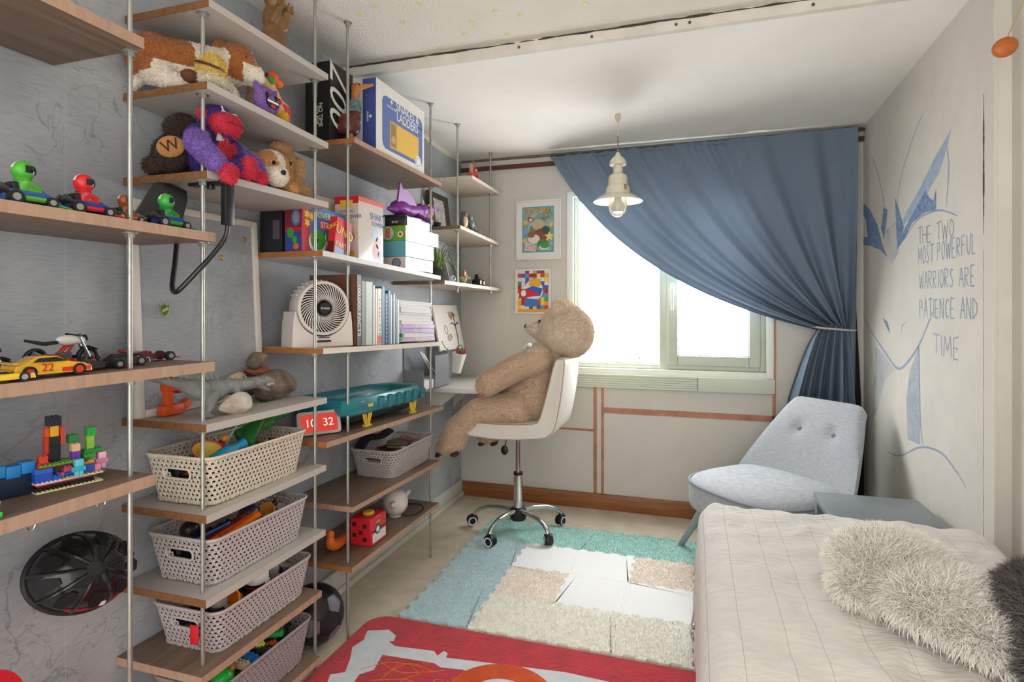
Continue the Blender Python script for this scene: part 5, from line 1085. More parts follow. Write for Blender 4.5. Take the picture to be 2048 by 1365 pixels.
# purple smiling plush
o = (.28, 1.488, 1.914); t = plush('smiling_plush', 'round purple plush with horns and a wide open grin', o, [('e', (.283, 1.488, 1.957), (.024, .052, .044)), ('c', (.283, 1.451, 1.985), (.283, 1.438, 2.01), .012, .003), ('c', (.283, 1.521, 1.985), (.283, 1.536, 2.008), .012, .003)], [fm('plush_purple', '#7c5aa0')], None, 6000, .003, seed=5)
for y, a in ((1.470, .45), (1.508, -.45)): E_(t, o, (.3045, y, 1.968), (.004, .009, .010), blackp, 'eye')
fx(t, .0255, 0, 0, 0, 0, blackp, 'mouth', .003, [(-.027, .042), (.03, .042), (.026, .03), (.012, .018), (-.008, .018), (-.022, .028)]); fx(t, .027, 0, 0, 0, 0, P('#e6e2e0', .5), 'teeth', .003, [(-.023, .040), (.026, .040), (.024, .034), (-.021, .034)]); fx(t, .027, 0, 0, 0, 0, P('#c0342c', .5), 'tongue', .003, disc(.002, .024, .010, .005))
# small yellow and black plush
o = (.25, 1.60, 1.912); t = plush('plush_bee', 'small yellow and black plush at the shelf end beside the purple one', o, [('e', (.25, 1.595, 1.945), (.026, .026, .028)), ('e', (.25, 1.61, 1.925), (.02, .034, .013))], [fm('bee_yellow', '#e0b02a'), fm('bee_black', '#1c1a18')], lambda c: 1 if c.z < 1.925 else 0, 1500, .004, seed=6)
E_(t, o, (.255, 1.578, 1.985), (.01, .012, .016), P('#b9262c', .8), 'red_tip'); E_(t, o, (.25, 1.582, 1.968), (.015, .018, .014), P('#17130f', .8), 'black_cap')
# carved wooden figure on the top shelf
o = (.16, 1.668, 2.151); cw = wood('carved_wood', '#6a4a2a', '#8f6a40', stretch=(8, 8, 25), rough=.4)
t = thing('wooden_figure', 'carved wooden animal sitting up on the topmost grey shelf', 'figurine', o)
me = blob(off([('e', (.16, 1.668, 2.23), (.045, .048, .075)), ('e', (.16, 1.668, 2.32), (.038, .04, .05)), ('e', (.165, 1.668, 2.385), (.034, .04, .035)), ('c', (.185, 1.63, 2.19), (.21, 1.615, 2.165), .026, .016), ('c', (.185, 1.705, 2.19), (.22, 1.725, 2.165), .026, .016), ('c', (.18, 1.64, 2.30), (.205, 1.65, 2.355), .014, .012), ('c', (.18, 1.70, 2.30), (.205, 1.69, 2.36), .014, .012), ('e', (.12, 1.668, 2.17), (.05, .045, .02))], o), .006, 2, mats=[cw]); link('body', me, t)
for y in (-.035, -.015, .015, .035): MB().cyl((.05, y, .195), (.054, y*.9, .225), .006, .003, 8).build('finger', cw, t)
E_(t, o, (.206, 1.668, 2.20), (.006, .010, .010), P('#7a6a1c', .4), 'navel')

# dark plush with W on the paw
o = (.12, 1.32, 1.682); dkb = fm('plush_dark_brown', '#3a2214', .3); tanp = fm('plush_tan', '#a8713c', .08)
t = plush('plush_bear', 'dark brown plush with letter W stitched on its tan paw', o, [('e', (.09, 1.34, 1.755), (.06, .07, .07)), ('e', (.085, 1.36, 1.845), (.045, .05, .045)), ('c', (.10, 1.30, 1.725), (.145, 1.265, 1.745), .038, .04), ('c', (.08, 1.26, 1.715), (.12, 1.245, 1.712), .022, .018)], [dkb], None, 9000, .012, seed=7)
pw_ = thing if False else None
ax = Matrix.Translation((.172-o[0], 1.242-o[1], 1.757-o[2])) @ Euler((0, .0, math.radians(-44))).to_matrix().to_4x4() @ Euler((.45, 0, 0)).to_matrix().to_4x4()
MB().ell((0, 0, 0), (.010, .036, .030), n=20, m=12).build('paw_sole', mat('paw_sole', '#b07a42', .9, sheen=.2), t).matrix_local = ax
wt = text(t, 'W', .044, (0, 0, 0), '+X', P('#3a1c0e', .8), depth=.001); wt.matrix_local = ax @ Matrix.Translation((.0105, 0, 0)) @ Euler(FACE['+X']).to_matrix().to_4x4()
# purple gorilla
o = (.24, 1.33, 1.682); gp, gr_, gl = fm('gorilla_purple', '#4a2a8a', .25), fm('gorilla_red', '#d3213f', .1), fm('gorilla_lilac', '#8060b0', .25)
sh = [('e', (.20, 1.345, 1.765), (.055, .058, .07)), ('e', (.225, 1.345, 1.855), (.042, .046, .042)), ('e', (.268, 1.342, 1.837), (.034, .046, .032), (0, .2, 0)), ('e', (.225, 1.30, 1.865), (.012, .012, .016)), ('e', (.24, 1.345, 1.765), (.03, .028, .045)),
      ('c', (.215, 1.295, 1.80), (.275, 1.232, 1.755), .028, .026), ('c', (.275, 1.232, 1.755), (.318, 1.255, 1.705), .026, .024), ('e', (.336, 1.285, 1.678), (.016, .032, .026), (.7, 0, .2)),
      ('c', (.23, 1.385, 1.79), (.285, 1.43, 1.745), .025, .022), ('c', (.285, 1.43, 1.745), (.30, 1.438, 1.71), .022, .02), ('e', (.30, 1.44, 1.70), (.02, .022, .018)),
      ('c', (.235, 1.36, 1.71), (.30, 1.362, 1.71), .03, .025), ('e', (.325, 1.372, 1.715), (.016, .022, .032), (.3, .2, 0))]
def gpaint(c):
    if c.z > 1.81 and c.x > .248 and c.z < 1.862: return 1
    if c.x > .255 and 1.31 < c.y < 1.385 and 1.735 < c.z < 1.805: return 1
    if (c.x > .315 and 1.255 < c.y < 1.32 and c.z < 1.702) or (c.x > .31 and 1.35 < c.y < 1.40) or (c.y > 1.415 and c.z < 1.72): return 1
    if c.z > 1.85 and c.y < 1.302: return 1
    return 2 if (c.y < 1.29 and c.z < 1.80) or (c.y > 1.40) else 0
t = plush('plush_gorilla', 'purple plush gorilla with red muzzle and feet dangling off the shelf', o, sh, [gp, gr_, gl], gpaint, 26000, .011, .0018, seed=8)
for y in (1.333, 1.362): E_(t, o, (.266, y, 1.874), .006, P('#e4e0e4', .3), 'eye'); E_(t, o, (.271, y, 1.873), .003, blackp, 'pupil')
MB().tube([(.276-o[0], y-o[1], z_-o[2]) for y, z_ in ((1.317, 1.885), (1.325, 1.874), (1.34, 1.871), (1.358, 1.874), (1.374, 1.876))], .002, 6).build('glasses', P('#e2dce8', .4), t)
MB().tube([(.305-o[0], y-o[1], 1.838-o[2]-.002*abs(k-2)) for k, y in enumerate((1.31, 1.325, 1.342, 1.36, 1.375))], .0015, 5).build('mouth', P('#3a0c16', .6), t); MB().box((.262-o[0], 1.335-o[1], 1.80-o[2]), (.006, .036, .024), (0, .2, 0)).build('neck_tag', P('#d6d4cc', .6), t)
# tan dogs
o = (.235, 1.56, 1.686); ta, tw = fm('puppy_tan', '#c68f58'), fm('puppy_white', '#e6ddcf')
sh = [('e', (.25, 1.548, 1.765), (.055, .058, .052)), ('e', (.295, 1.525, 1.728), (.032, .034, .03)), ('e', (.262, 1.60, 1.74), (.022, .02, .045), (-.3, 0, 0)), ('e', (.235, 1.49, 1.76), (.022, .02, .04), (.3, 0, 0)), ('e', (.19, 1.56, 1.735), (.055, .065, .045)), ('c', (.26, 1.59, 1.715), (.295, 1.60, 1.702), .022, .018)]
def pp(c): return 1 if ((c.x > .265 and c.z < 1.755 and c.y < 1.57) or (abs(c.y-1.538) < .013+.0*(c.z) and c.x > .24 and c.z > 1.75)) else 0
t = plush('plush_puppy', 'tan plush puppy with white blaze and muzzle beside the gorilla', o, sh, [ta, tw], pp, 16000, .008, seed=9)
E_(t, o, (.328, 1.515, 1.735), (.008, .010, .008), blackp, 'nose')
for p in ((.297, 1.508, 1.768), (.287, 1.566, 1.765)): E_(t, o, p, .006, blackp, 'eye')
o = (.18, 1.70, 1.687); tb_ = fm('puppy_sand', '#c59a6c')
sh = [('e', (.17, 1.695, 1.825), (.05, .054, .05)), ('e', (.195, 1.665, 1.865), (.03, .05, .016), (.2, .3, .3)), ('e', (.215, 1.735, 1.80), (.018, .022, .05)), ('e', (.18, 1.71, 1.745), (.05, .055, .055)), ('e', (.225, 1.735, 1.72), (.03, .034, .03)), ('e', (.205, 1.665, 1.80), (.03, .03, .026))]
t = plush('plush_dog', 'sand coloured plush dog with floppy ears behind the puppy', o, sh, [tb_], None, 14000, .007, seed=10)
E_(t, o, (.212, 1.722, 1.838), .006, blackp, 'eye'); E_(t, o, (.236, 1.66, 1.806), .007, blackp, 'nose')
# ================================================================ things on and around the grey shelf with stones
def rock(name, label, c, r, m, seed, rot=(0, 0, 0)):
    rr = random.Random(seed); bm = bmesh.new(); bmesh.ops.create_icosphere(bm, subdivisions=4, radius=1)
    ph = [(Vector((rr.uniform(-1, 1), rr.uniform(-1, 1), rr.uniform(-1, 1))).normalized(), rr.uniform(.55, .95)) for _ in range(13)]
    for v in bm.verts:
        k = min([1.0]+[d/max(1e-3, v.co.normalized().dot(n_)) for n_, d in ph if v.co.normalized().dot(n_) > .1]); k = .25+.75*k
        v.co = v.co*k*(1+.025*math.sin(9*v.co.x+seed)*math.sin(11*v.co.y)+.015*math.sin(23*v.co.z+17*v.co.x))
    me = bpy.data.meshes.new(name); bm.transform(Euler(rot).to_matrix().to_4x4()); bm.transform(Matrix.Diagonal((*r, 1))); bm.to_mesh(me); bm.free(); me.materials.append(m)
    me.polygons.foreach_set('use_smooth', [True]*len(me.polygons)); me.set_sharp_from_angle(angle=math.radians(35))
    return tag(link(name, me, None, c), label, 'stone')
z = sz('B4', 1.4)
rock('stone', 'white knobbly stone at the shelf edge beneath the dinosaur', (.255, 1.395, z+.030), (.032, .062, .036), mat('stone_white', '#cfc6bb', .8, col2='#a3907e', vs=18, bump=.4, bs=60), 3)
rock('rock', 'big brown and grey rock behind the dinosaur head', (.165, 1.665, z+.048), (.062, .105, .056), mat('rock_brown', '#3f3026', .85, col2='#8f7d6c', vs=14, bump=.8, bs=50), 5, (0, .2, .2))
rock('stone', 'beige and black stone perched on the red one', (.10, 1.655, z+.137), (.03, .05, .036), mat('stone_beige', '#a8917a', .8, col2='#4a453f', vs=11, bump=.5, bs=60), 8, (.4, 0, .3))
rock('stone', 'flat red stone under the beige and black one', (.085, 1.67, z+.095), (.035, .055, .019), mat('stone_red', '#9a4a38', .8, col2='#b86a54', vs=20, bump=.5, bs=70), 9)
rock('stone', 'cream stone beside the red one behind the dinosaur neck', (.075, 1.585, z+.078), (.034, .036, .028), mat('stone_cream', '#c7b08c', .8, var=.2, vs=14, bump=.4, bs=70), 12)
rock('stone', 'dark stone carrying the red and cream stones', (.07, 1.635, z+.042), (.045, .075, .040), mat('rock_brown', ''), 15)
# dinosaur
o = (.2, 1.37, z+.001); dm = mat('dino_grey', '#6a6c68', .6, col2='#8f918c', vs=22, bump=.5, bs=120)
t = thing('toy_dinosaur', 'grey plastic dinosaur with open jaws standing over the white stone', 'toy', o)
me = blob(off([('e', (.2, 1.36, 1.058), (.032, .055, .036)), ('c', (.2, 1.31, 1.07), (.185, 1.235, 1.10), .028, .014), ('c', (.185, 1.235, 1.10), (.165, 1.14, 1.125), .014, .004), ('c', (.2, 1.40, 1.065), (.205, 1.47, 1.062), .028, .020), ('c', (.205, 1.47, 1.062), (.215, 1.52, 1.066), .02, .019), ('e', (.218, 1.545, 1.068), (.018, .032, .016)), ('c', (.22, 1.55, 1.072), (.225, 1.585, 1.062), .014, .009), ('c', (.217, 1.535, 1.052), (.222, 1.572, 1.034), .010, .006),
    ('c', (.225, 1.33, 1.045), (.235, 1.315, 1.015), .022, .012), ('c', (.235, 1.315, 1.015), (.228, 1.30, .995), .010, .009), ('e', (.235, 1.31, .993), (.014, .022, .006)), ('c', (.17, 1.37, 1.04), (.165, 1.375, 1.01), .02, .011), ('c', (.165, 1.375, 1.01), (.168, 1.36, .995), .010, .009), ('e', (.17, 1.37, .993), (.014, .022, .006)), ('c', (.225, 1.43, 1.045), (.24, 1.445, 1.02), .009, .006)], o), .0045, 2, mats=[dm]); link('body', me, t)
sp = MB()
for k in range(16):
    y = 1.22+.018*k; zt = 1.115-.9*(k/16)*.02 if k < 4 else (1.098 if k < 10 else 1.088-.0*(k)); sp.cyl((.19+.001*k-o[0], y-o[1], zt-o[2]-.012), (.188+.001*k-o[0], y-.006-o[1], zt-o[2]+.008), .005, .0006, 6)
sp.build('spines', P('#8f8a80', .5), t); MB().box((.221-o[0], 1.558-o[1], 1.052-o[2]), (.012, .036, .008), (-.35, 0, 0), bev=.002).build('mouth', P('#8a6a70', .5), t)
E_(t, o, (.236, 1.545, 1.076), .0035, P('#b8902a', .2), 'eye')
for y in np.linspace(1.555, 1.582, 5): MB().cyl((.232-o[0], y-o[1], 1.058-o[2]), (.232-o[0], y-o[1], 1.049-o[2]), .002, .0004, 5).build('tooth', P('#d8d0c0', .4), t)
# orange gadget behind
t = thing('orange_clamp', 'orange plastic clamp behind the dinosaur tail', 'tool', (.095, 1.32, z+.001)); MB().box((0, 0, .088), (.03, .07, .034), bev=.006).box((0, -.02, .055), (.022, .024, .05), bev=.004).box((0, .03, .022), (.026, .05, .024), (.5, 0, 0), bev=.004).box((0, -.01, .018), (.03, .07, .03), bev=.004).build('clamp', P('#d0511c', .4), t); MB().box((0, .02, .068), (.024, .03, .008)).build('jaw', P('#8a2a1c', .4), t)

# leaning white frame with map paper inside
fr = thing('picture_frame', 'large white frame with grey map paper leaning against the wall', 'frame', (.05, 1.485, sz('B4', 1.48)+.001)); fr.rotation_euler = (0, -.05, 0)
wf_ = mat('frame_white', '#d6d0c6', .5); wd, hh, tt = .25, .635, .022
fb_ = MB(); fb_.bb((-.012, -wd, 0), (.012, -wd+tt, hh), bev=.002).bb((-.012, wd-tt, 0), (.012, wd, hh), bev=.002).bb((-.012, -wd+tt, 0), (.012, wd-tt, tt), bev=.002).bb((-.012, -wd+tt, hh-tt), (.012, wd-tt, hh), bev=.002); fb_.build('border', wf_, fr)
MB().bb((-.008, -wd+tt, tt), (.002, wd-tt, hh-tt)).build('map_panel', paper, fr, smooth=False)
gold = mat('gold_pin', '#b89a5a', .35, metal=.8)
pn = thing('pin_badge', 'green and gold shield pin badge on the framed map', 'badge', (.062, 1.318, 1.30)); sp_ = [(-.017, .018), (-.008, .014), (0, .021), (.008, .014), (.017, .018), (.015, -.004), (.008, -.016), (0, -.023), (-.008, -.016), (-.015, -.004)]
RXm = Matrix(((0, 0, 1, 0), (1, 0, 0, 0), (0, 1, 0, 0), (0, 0, 0, 1)))
MB().prism(sp_, -.001, .002, M=RXm).build('rim', gold, pn); MB().prism([(a*.82, b*.82) for a, b in sp_], .0015, .003, M=RXm).build('enamel', P('#1d6a34', .25), pn); MB().box((.0032, 0, 0), (.001, .022, .007), (.5, 0, 0)).build('bar', gold, pn)
for k, (y, z_, lab) in enumerate(((1.552, 1.475, 'small gold pin beside the hanging lamp arm'), (1.655, 1.548, 'small gold pin near the upper corner of the framed map'))):
    pn = thing('map_pin', lab, 'pin', (.046, y, z_)); MB().ell((0, .003, .002), (.003, .006, .008), n=10, m=6).ell((.0, -.005, .004), (.003, .005, .006), n=10, m=6).build('head', gold, pn); MB().tube([(-.004, 0, -.002), (.001, .002, -.010)], .0016, 6).build('stem', gold, pn)

# gooseneck clamp lamp
t = thing('clamp_lamp', 'black gooseneck clamp lamp fixed to the gorilla shelf', 'lamp', (.33, 1.3, 1.55)); o = (.33, 1.3, 1.55); bkp = mat('lamp_black', '#141416', .35); bkt = mat('gooseneck', '#1c1c1f', .3, coat=.3)
R_ = lambda *p: tuple(a-b for a, b in zip(p, o))
MB().bb(R_(.318, 1.27, 1.535), R_(.338, 1.302, 1.70), bev=.003).build('stem', bkp, t); MB().bb(R_(.20, 1.272, 1.650), R_(.33, 1.30, 1.664), bev=.002).bb(R_(.25, 1.275, 1.690), R_(.33, 1.30, 1.702), bev=.003).build('clamp', bkp, t); MB().cyl(R_(.27, 1.286, 1.64), R_(.27, 1.286, 1.668), .011, n=12).build('screw', bkp, t)
MB().tube([Vector(R_(*p)) for p in spline([(.328, 1.288, 1.545), (.322, 1.284, 1.502), (.305, 1.255, 1.45), (.285, 1.225, 1.405), (.25, 1.203, 1.357), (.228, 1.204, 1.348), (.21, 1.213, 1.365), (.19, 1.238, 1.42), (.17, 1.262, 1.475), (.145, 1.285, 1.54), (.12, 1.285, 1.585)], 6)], .0068, 10).build('gooseneck', bkt, t)
hd = MB(); M = Matrix.Translation(R_(.125, 1.265, 1.605)) @ Euler((0, .1, math.radians(-35))).to_matrix().to_4x4() @ Euler((-.35, 0, 0)).to_matrix().to_4x4()
hd.loft([[(x, y, zz_) for x, y in ((-.03*k, -.045*k), (.03*k, -.045*k), (.03*k, .045*k), (-.03*k, .045*k))] for k, zz_ in ((1.25, -.055), (1.0, .03), (.75, .055))], 0, True, True, M); hd.build('head', bkp, t)
MB().loft([[(x, y, zz_) for x, y in ((-.03*k, -.045*k), (.03*k, -.045*k), (.03*k, .045*k), (-.03*k, .045*k))] for k, zz_ in ((1.15, -.058), (1.0, -.05))], 0, True, True, M).build('reflector', P('#a8a8a6', .2, metal=.6), t); MB().lathe([(.0, 0), (.026, 0), (.026, .012), (.0, .012)], 20, M=M @ Matrix.Translation((-.038, -.03, .01)) @ Matrix.Rotation(PI/2, 4, 'X')).build('side_disc', P('#a7a296', .5), t)

# ================================================================ toy karts with plain helmeted drivers
def kart(label, loc, body, trim, suit, helm, s=1., rz=0.):
    t = thing('toy_kart', label, 'toy kart', loc, rz, 'toy karts on the walnut shelf'); t.scale = (s, s, s); b_, tr, su, he = (P(c, .3) for c in (body, trim, suit, helm)); bk2 = P('#1a1a1c', .5)
    MB().box((0, -.012, .02), (.038, .066, .022), bev=.005).build('chassis', b_, t)
    n_ = MB(); n_.loft([[(-.016, .015, .01), (.016, .015, .01), (.016, .015, .034), (-.016, .015, .034)], [(-.014, .035, .008), (.014, .035, .008), (.012, .035, .026), (-.012, .035, .026)], [(-.012, .06, .006), (.012, .06, .006), (.008, .06, .012), (-.008, .06, .012)]]); n_.build('nose', b_, t)
    for sx in (-1, 1):
        MB().tube([(sx*.022, -.02, .014), (sx*.023, .0, .014), (sx*.022, .018, .014)], .006, 8).build('side_pod', tr, t); MB().tube([(sx*.012, .03, .008), (sx*.018, .055, .006), (sx*.012, .07, .005)], .006, 8, flat=.6).build('bumper', tr, t)
        for y, r in ((-.038, .0135), (.026, .011)):
            w_ = MB().cyl((sx*.020, y, r), (sx*.033, y, r), r, n=18).build('wheel', bk2, t); MB().cyl((sx*.0325, y, r), (sx*.0338, y, r), r*.55, n=14).build('hubcap', P('#a5a5a0', .3, metal=.5), w_)
        MB().cyl((sx*.009, -.03, .02), (sx*.012, -.058, .034), .006, .008, 10).build('exhaust', P('#3a3a3d', .35), t)
    MB().box((0, -.03, .032), (.03, .012, .03), (.2, 0, 0), bev=.003).build('seat', bk2, t)
    link('driver', blob([('e', (0, -.014, .038), (.018, .016, .022)), ('c', (-.014, -.012, .048), (-.010, .012, .038), .007, .006), ('c', (.014, -.012, .048), (.010, .012, .038), .007, .006), ('c', (-.008, -.008, .026), (-.01, .016, .026), .009, .007), ('c', (.008, -.008, .026), (.01, .016, .026), .009, .007)], .003, 2, mats=[su]), t)
    hb = MB().ell((0, -.012, .073), (.0195, .0205, .0205), n=28, m=20); hm_ = hb.build('helmet', [he, P('#e6e2da', .4)], t)
    hm_.data.polygons.foreach_set('material_index', [1 if abs(p.center.x) < .004 and p.center.z > .075 else 0 for p in hm_.data.polygons])
    vz = MB(); vz.loft([[(.0206*math.cos(a)*kk, -.012+.0216*math.sin(a)*kk, .073+zz_) for a in np.linspace(-.25, PI+.25, 18)] for zz_, kk in ((-.006, .965), (-.002, 1.0), (.004, .99), (.009, .91))], 0, False, False); vz.build('visor', P('#1c1d22', .12), hm_)
    MB().torus((0, -.013, .054), .012, .004, (0, 0, 0), 18, 6).build('collar', su, t)
    MB().torus((0, .016, .04), .009, .0017, (-.9, 0, 0), 14, 5).build('steering_wheel', bk2, t); return t
z = sz('A2', 1)+.001
kart('blue toy kart with green trim and green helmeted driver', (.255, .832, z), '#2a5a9a', '#5aa83a', '#4f9a34', '#4aa832', 1.0, -.1)
kart('blue toy kart with red trim and red helmeted driver', (.255, .955, z), '#1f3a8a', '#c8242c', '#b8262c', '#cc2a2c', 1.0, -.1)
kart('brown toy kart with brown driver, smallest of the karts', (.25, 1.052, z), '#8a4f1f', '#a5652a', '#7a431c', '#8a4a1f', .72, -.1)
kart('navy toy kart with green trim beside the lamp head', (.25, 1.172, z), '#22408f', '#2f9a3c', '#257a30', '#3aa83c', .98, -.1)

# ================================================================ toy cars
def car(label, loc, L_, col, rz=0., two=None, num=None, low=1.):
    t = thing('toy_car', label, 'toy car', loc, rz); m = P(col, .25, coat=.5); g_ = P('#17181b', .1)
    k = L_/.14; W = .028*k
    side = [(-.07, .012), (-.066, .026*low), (-.045, .032*low), (-.03, .042*low), (.005, .043*low), (.028, .030*low), (.055, .025*low), (.068, .018), (.07, .008), (-.068, .007)]
    b_ = MB(); rings = []
    for x, sc in ((-W, .93), (-W*.92, 1.), (W*.92, 1.), (W, .93)): rings.append([(x*(1 if z_ < .031*low else .78), y*k*sc, z_*k) for y, z_ in side])
    b_.loft(rings); o_ = b_.build('body', m, t)
    for sx in (-1, 1): MB().add([(sx*W*.80, -.028*k, .0395*low*k), (sx*W*.80, .004*k, .0405*low*k), (sx*W*.97, .024*k, .0315*low*k), (sx*W*.97, -.04*k, .032*low*k)], [(0, 1, 2, 3)]).build('side_window', g_, t, smooth=False).location.x = sx*.0022*k
    MB().add([(-W*.72, .0065*k, .0428*low*k), (W*.72, .0065*k, .0428*low*k), (W*.85, .0285*k, .0308*low*k), (-W*.85, .0285*k, .0308*low*k)], [(0, 1, 2, 3)]).build('windscreen', g_, t, smooth=False).location.z = .0012
    for y in (-.044, .044):
        for sx in (-1, 1): w_ = MB().cyl((sx*W*.80, y*k, .0125*k), (sx*W*1.04, y*k, .0125*k), .0125*k, n=18).build('wheel', P('#151517', .5), t); MB().cyl((sx*W*1.03, y*k, .0125*k), (sx*W*1.06, y*k, .0125*k), .0075*k, n=12).build('rim', P(two or '#8f8f92', .3), w_)
    if two: MB().bb((-W*1.012, .012*k, .010*k), (W*1.012, .066*k, .019*k)).build('stripe', P(two, .3), t, smooth=False)
    MB().bb((-W*.9, -.071*k, .03*low*k), (W*.9, -.062*k, .033*low*k)).build('spoiler', m, t)
    if num: text(t, num, .022*k, (W*1.005+.0015, -.014*k, .020*k), '+X', P('#b8261c', .4))
    for sx in (-1, 1): MB().ell((sx*W*.6, .067*k, .018*k), (.005*k, .004*k, .003*k), n=8, m=6).build('headlight', P('#d8d4c8', .2), t)
    return t
def f1(label, loc, L_, col, col2, rz=0.):
    t = thing('racing_car', label, 'toy car', loc, rz); k = L_/.12; m, m2, bk2 = P(col, .25, coat=.5), P(col2, .3), P('#141416', .55)
    b_ = MB(); b_.loft([[(-w*k, y*k, z0*k), (w*k, y*k, z0*k), (w*.8*k, y*k, z1*k), (-w*.8*k, y*k, z1*k)] for y, w, z0, z1 in ((-.05, .008, .008, .02), (-.02, .017, .005, .026), (.005, .016, .005, .018), (.03, .008, .008, .016), (.062, .004, .008, .011))]); b_.build('body', m, t)
    MB().box((0, -.055*k, .028*k), (.034*k, .012*k, .003*k)).box((.016*k, -.055*k, .022*k), (.002*k, .014*k, .018*k)).box((-.016*k, -.055*k, .022*k), (.002*k, .014*k, .018*k)).build('rear_wing', m2, t); MB().box((0, .060*k, .006*k), (.046*k, .012*k, .003*k)).build('front_wing', m2, t); MB().torus((0, -.002*k, .02*k), .007*k, .0018*k, (.2, 0, 0), 14, 5).build('halo', bk2, t); MB().ell((0, -.005*k, .021*k), .0055*k, n=10, m=8).build('driver_helmet', m2, t)
    for y in (-.04, .04):
        for sx in (-1, 1): w_ = MB().cyl((sx*.014*k, y*k, .011*k), (sx*.026*k, y*k, .011*k), .011*k, n=16).build('wheel', bk2, t); MB().cyl((sx*.025*k, y*k, .011*k), (sx*.0268*k, y*k, .011*k), .006*k, n=12).build('rim', P('#8a8a8c', .3), w_)
    return t
z = sz('A3', 1)+.001
car('yellow and red toy race car numbered 22', (.262, .862, z), .145, '#d9a318', -.12, '#c8321c', '22')
car('small yellow sports car in front of the numbered race car', (.290, .755, z), .105, '#d9b520', -.12, None, None, .75)
car('black toy sports car between two racing cars', (.19, 1.078, z), .125, '#1b1b1f', -.2, None, None, .85)
f1('black and red toy racing car beside the motorbike', (.225, .992, z), .12, '#1c1c20', '#b82a24', -.15)
f1('maroon toy racing car at the end of the shelf', (.135, 1.205, z), .135, '#5a1420', '#a83a2a', -.15)
f1('dark teal toy racing car behind the black sports car', (.12, 1.065, z), .12, '#173a40', '#1c1c1f', -.2)
def bike(label, loc, rz, s=1., c1='#b8241f'):
    t = thing('toy_motorbike', label, 'toy motorbike', loc, rz); t.scale = (s, s, s); bk2, al, rd, wh_ = P('#141417', .4), P('#8f9094', .3, metal=.7), P(c1, .3), P('#d8d4cc', .3)
    for y in (-.05, .05):
        w_ = MB().torus((0, y, .024), .019, .0052, (0, PI/2, 0), 26, 8).build('tyre', bk2, t); sp2 = MB().torus((0, y, .024), .0135, .0012, (0, PI/2, 0), 20, 5)
        for k in range(6): a = k*PI/6; sp2.tube([(0, y+.014*math.cos(a), .024+.014*math.sin(a)), (0, y-.014*math.cos(a), .024-.014*math.sin(a))], .0008, 4)
        sp2.build('spokes', al, w_)
    MB().tube([(.004, -.05, .024), (.004, -.012, .03), (.004, .012, .055), (.004, .026, .06)], .003, 6).tube([(-.004, -.05, .024), (-.004, -.012, .03), (-.004, .012, .055), (-.004, .026, .06)], .003, 6).tube([(0, -.015, .028), (0, .006, .03), (0, .022, .055)], .003, 6).build('frame', rd, t)
    for sx in (-1, 1): MB().tube([(sx*.007, .05, .024), (sx*.007, .03, .068)], .0028, 8).build('fork', al, t); MB().tube([(sx*.007, -.01, .02), (sx*.011, -.03, .022), (sx*.012, -.06, .038)], [.003, .004, .0055], 8).build('exhaust', al, t)
    MB().tube([(-.026, .020, .075), (-.012, .028, .072), (.012, .028, .072), (.026, .020, .075)], .0025, 6).build('handlebar', bk2, t); MB().box((0, .002, .026), (.018, .028, .022), bev=.004).build('engine', P('#4a4a4e', .4), t)
    link('tank', blob([('e', (0, .01, .062), (.011, .024, .012)), ('e', (0, .034, .062), (.009, .014, .010))], .003, 2, mats=[wh_]), t); MB().loft([[(-.008, -.012, .055), (.008, -.012, .055), (.007, -.012, .062), (-.007, -.012, .062)], [(-.009, -.035, .052), (.009, -.035, .052), (.008, -.035, .06), (-.008, -.035, .06)], [(-.005, -.068, .062), (.005, -.068, .062), (.004, -.068, .067), (-.004, -.068, .067)]]).build('seat', bk2, t)
    MB().box((0, .043, .066), (.014, .010, .014), (.4, 0, 0), bev=.003).build('headlight', bk2, t); MB().tube([(0, .035, .046), (0, .052, .047), (0, .068, .04)], .006, 8, flat=.3).build('mudguard', bk2, t); return t
bike('black, white and red toy motorbike behind the race cars', (.14, .975, z), -.12, 1.1)
bike('second toy motorbike mostly cut off behind the yellow cars', (.16, .792, z), -.1, .85, '#a8641f')

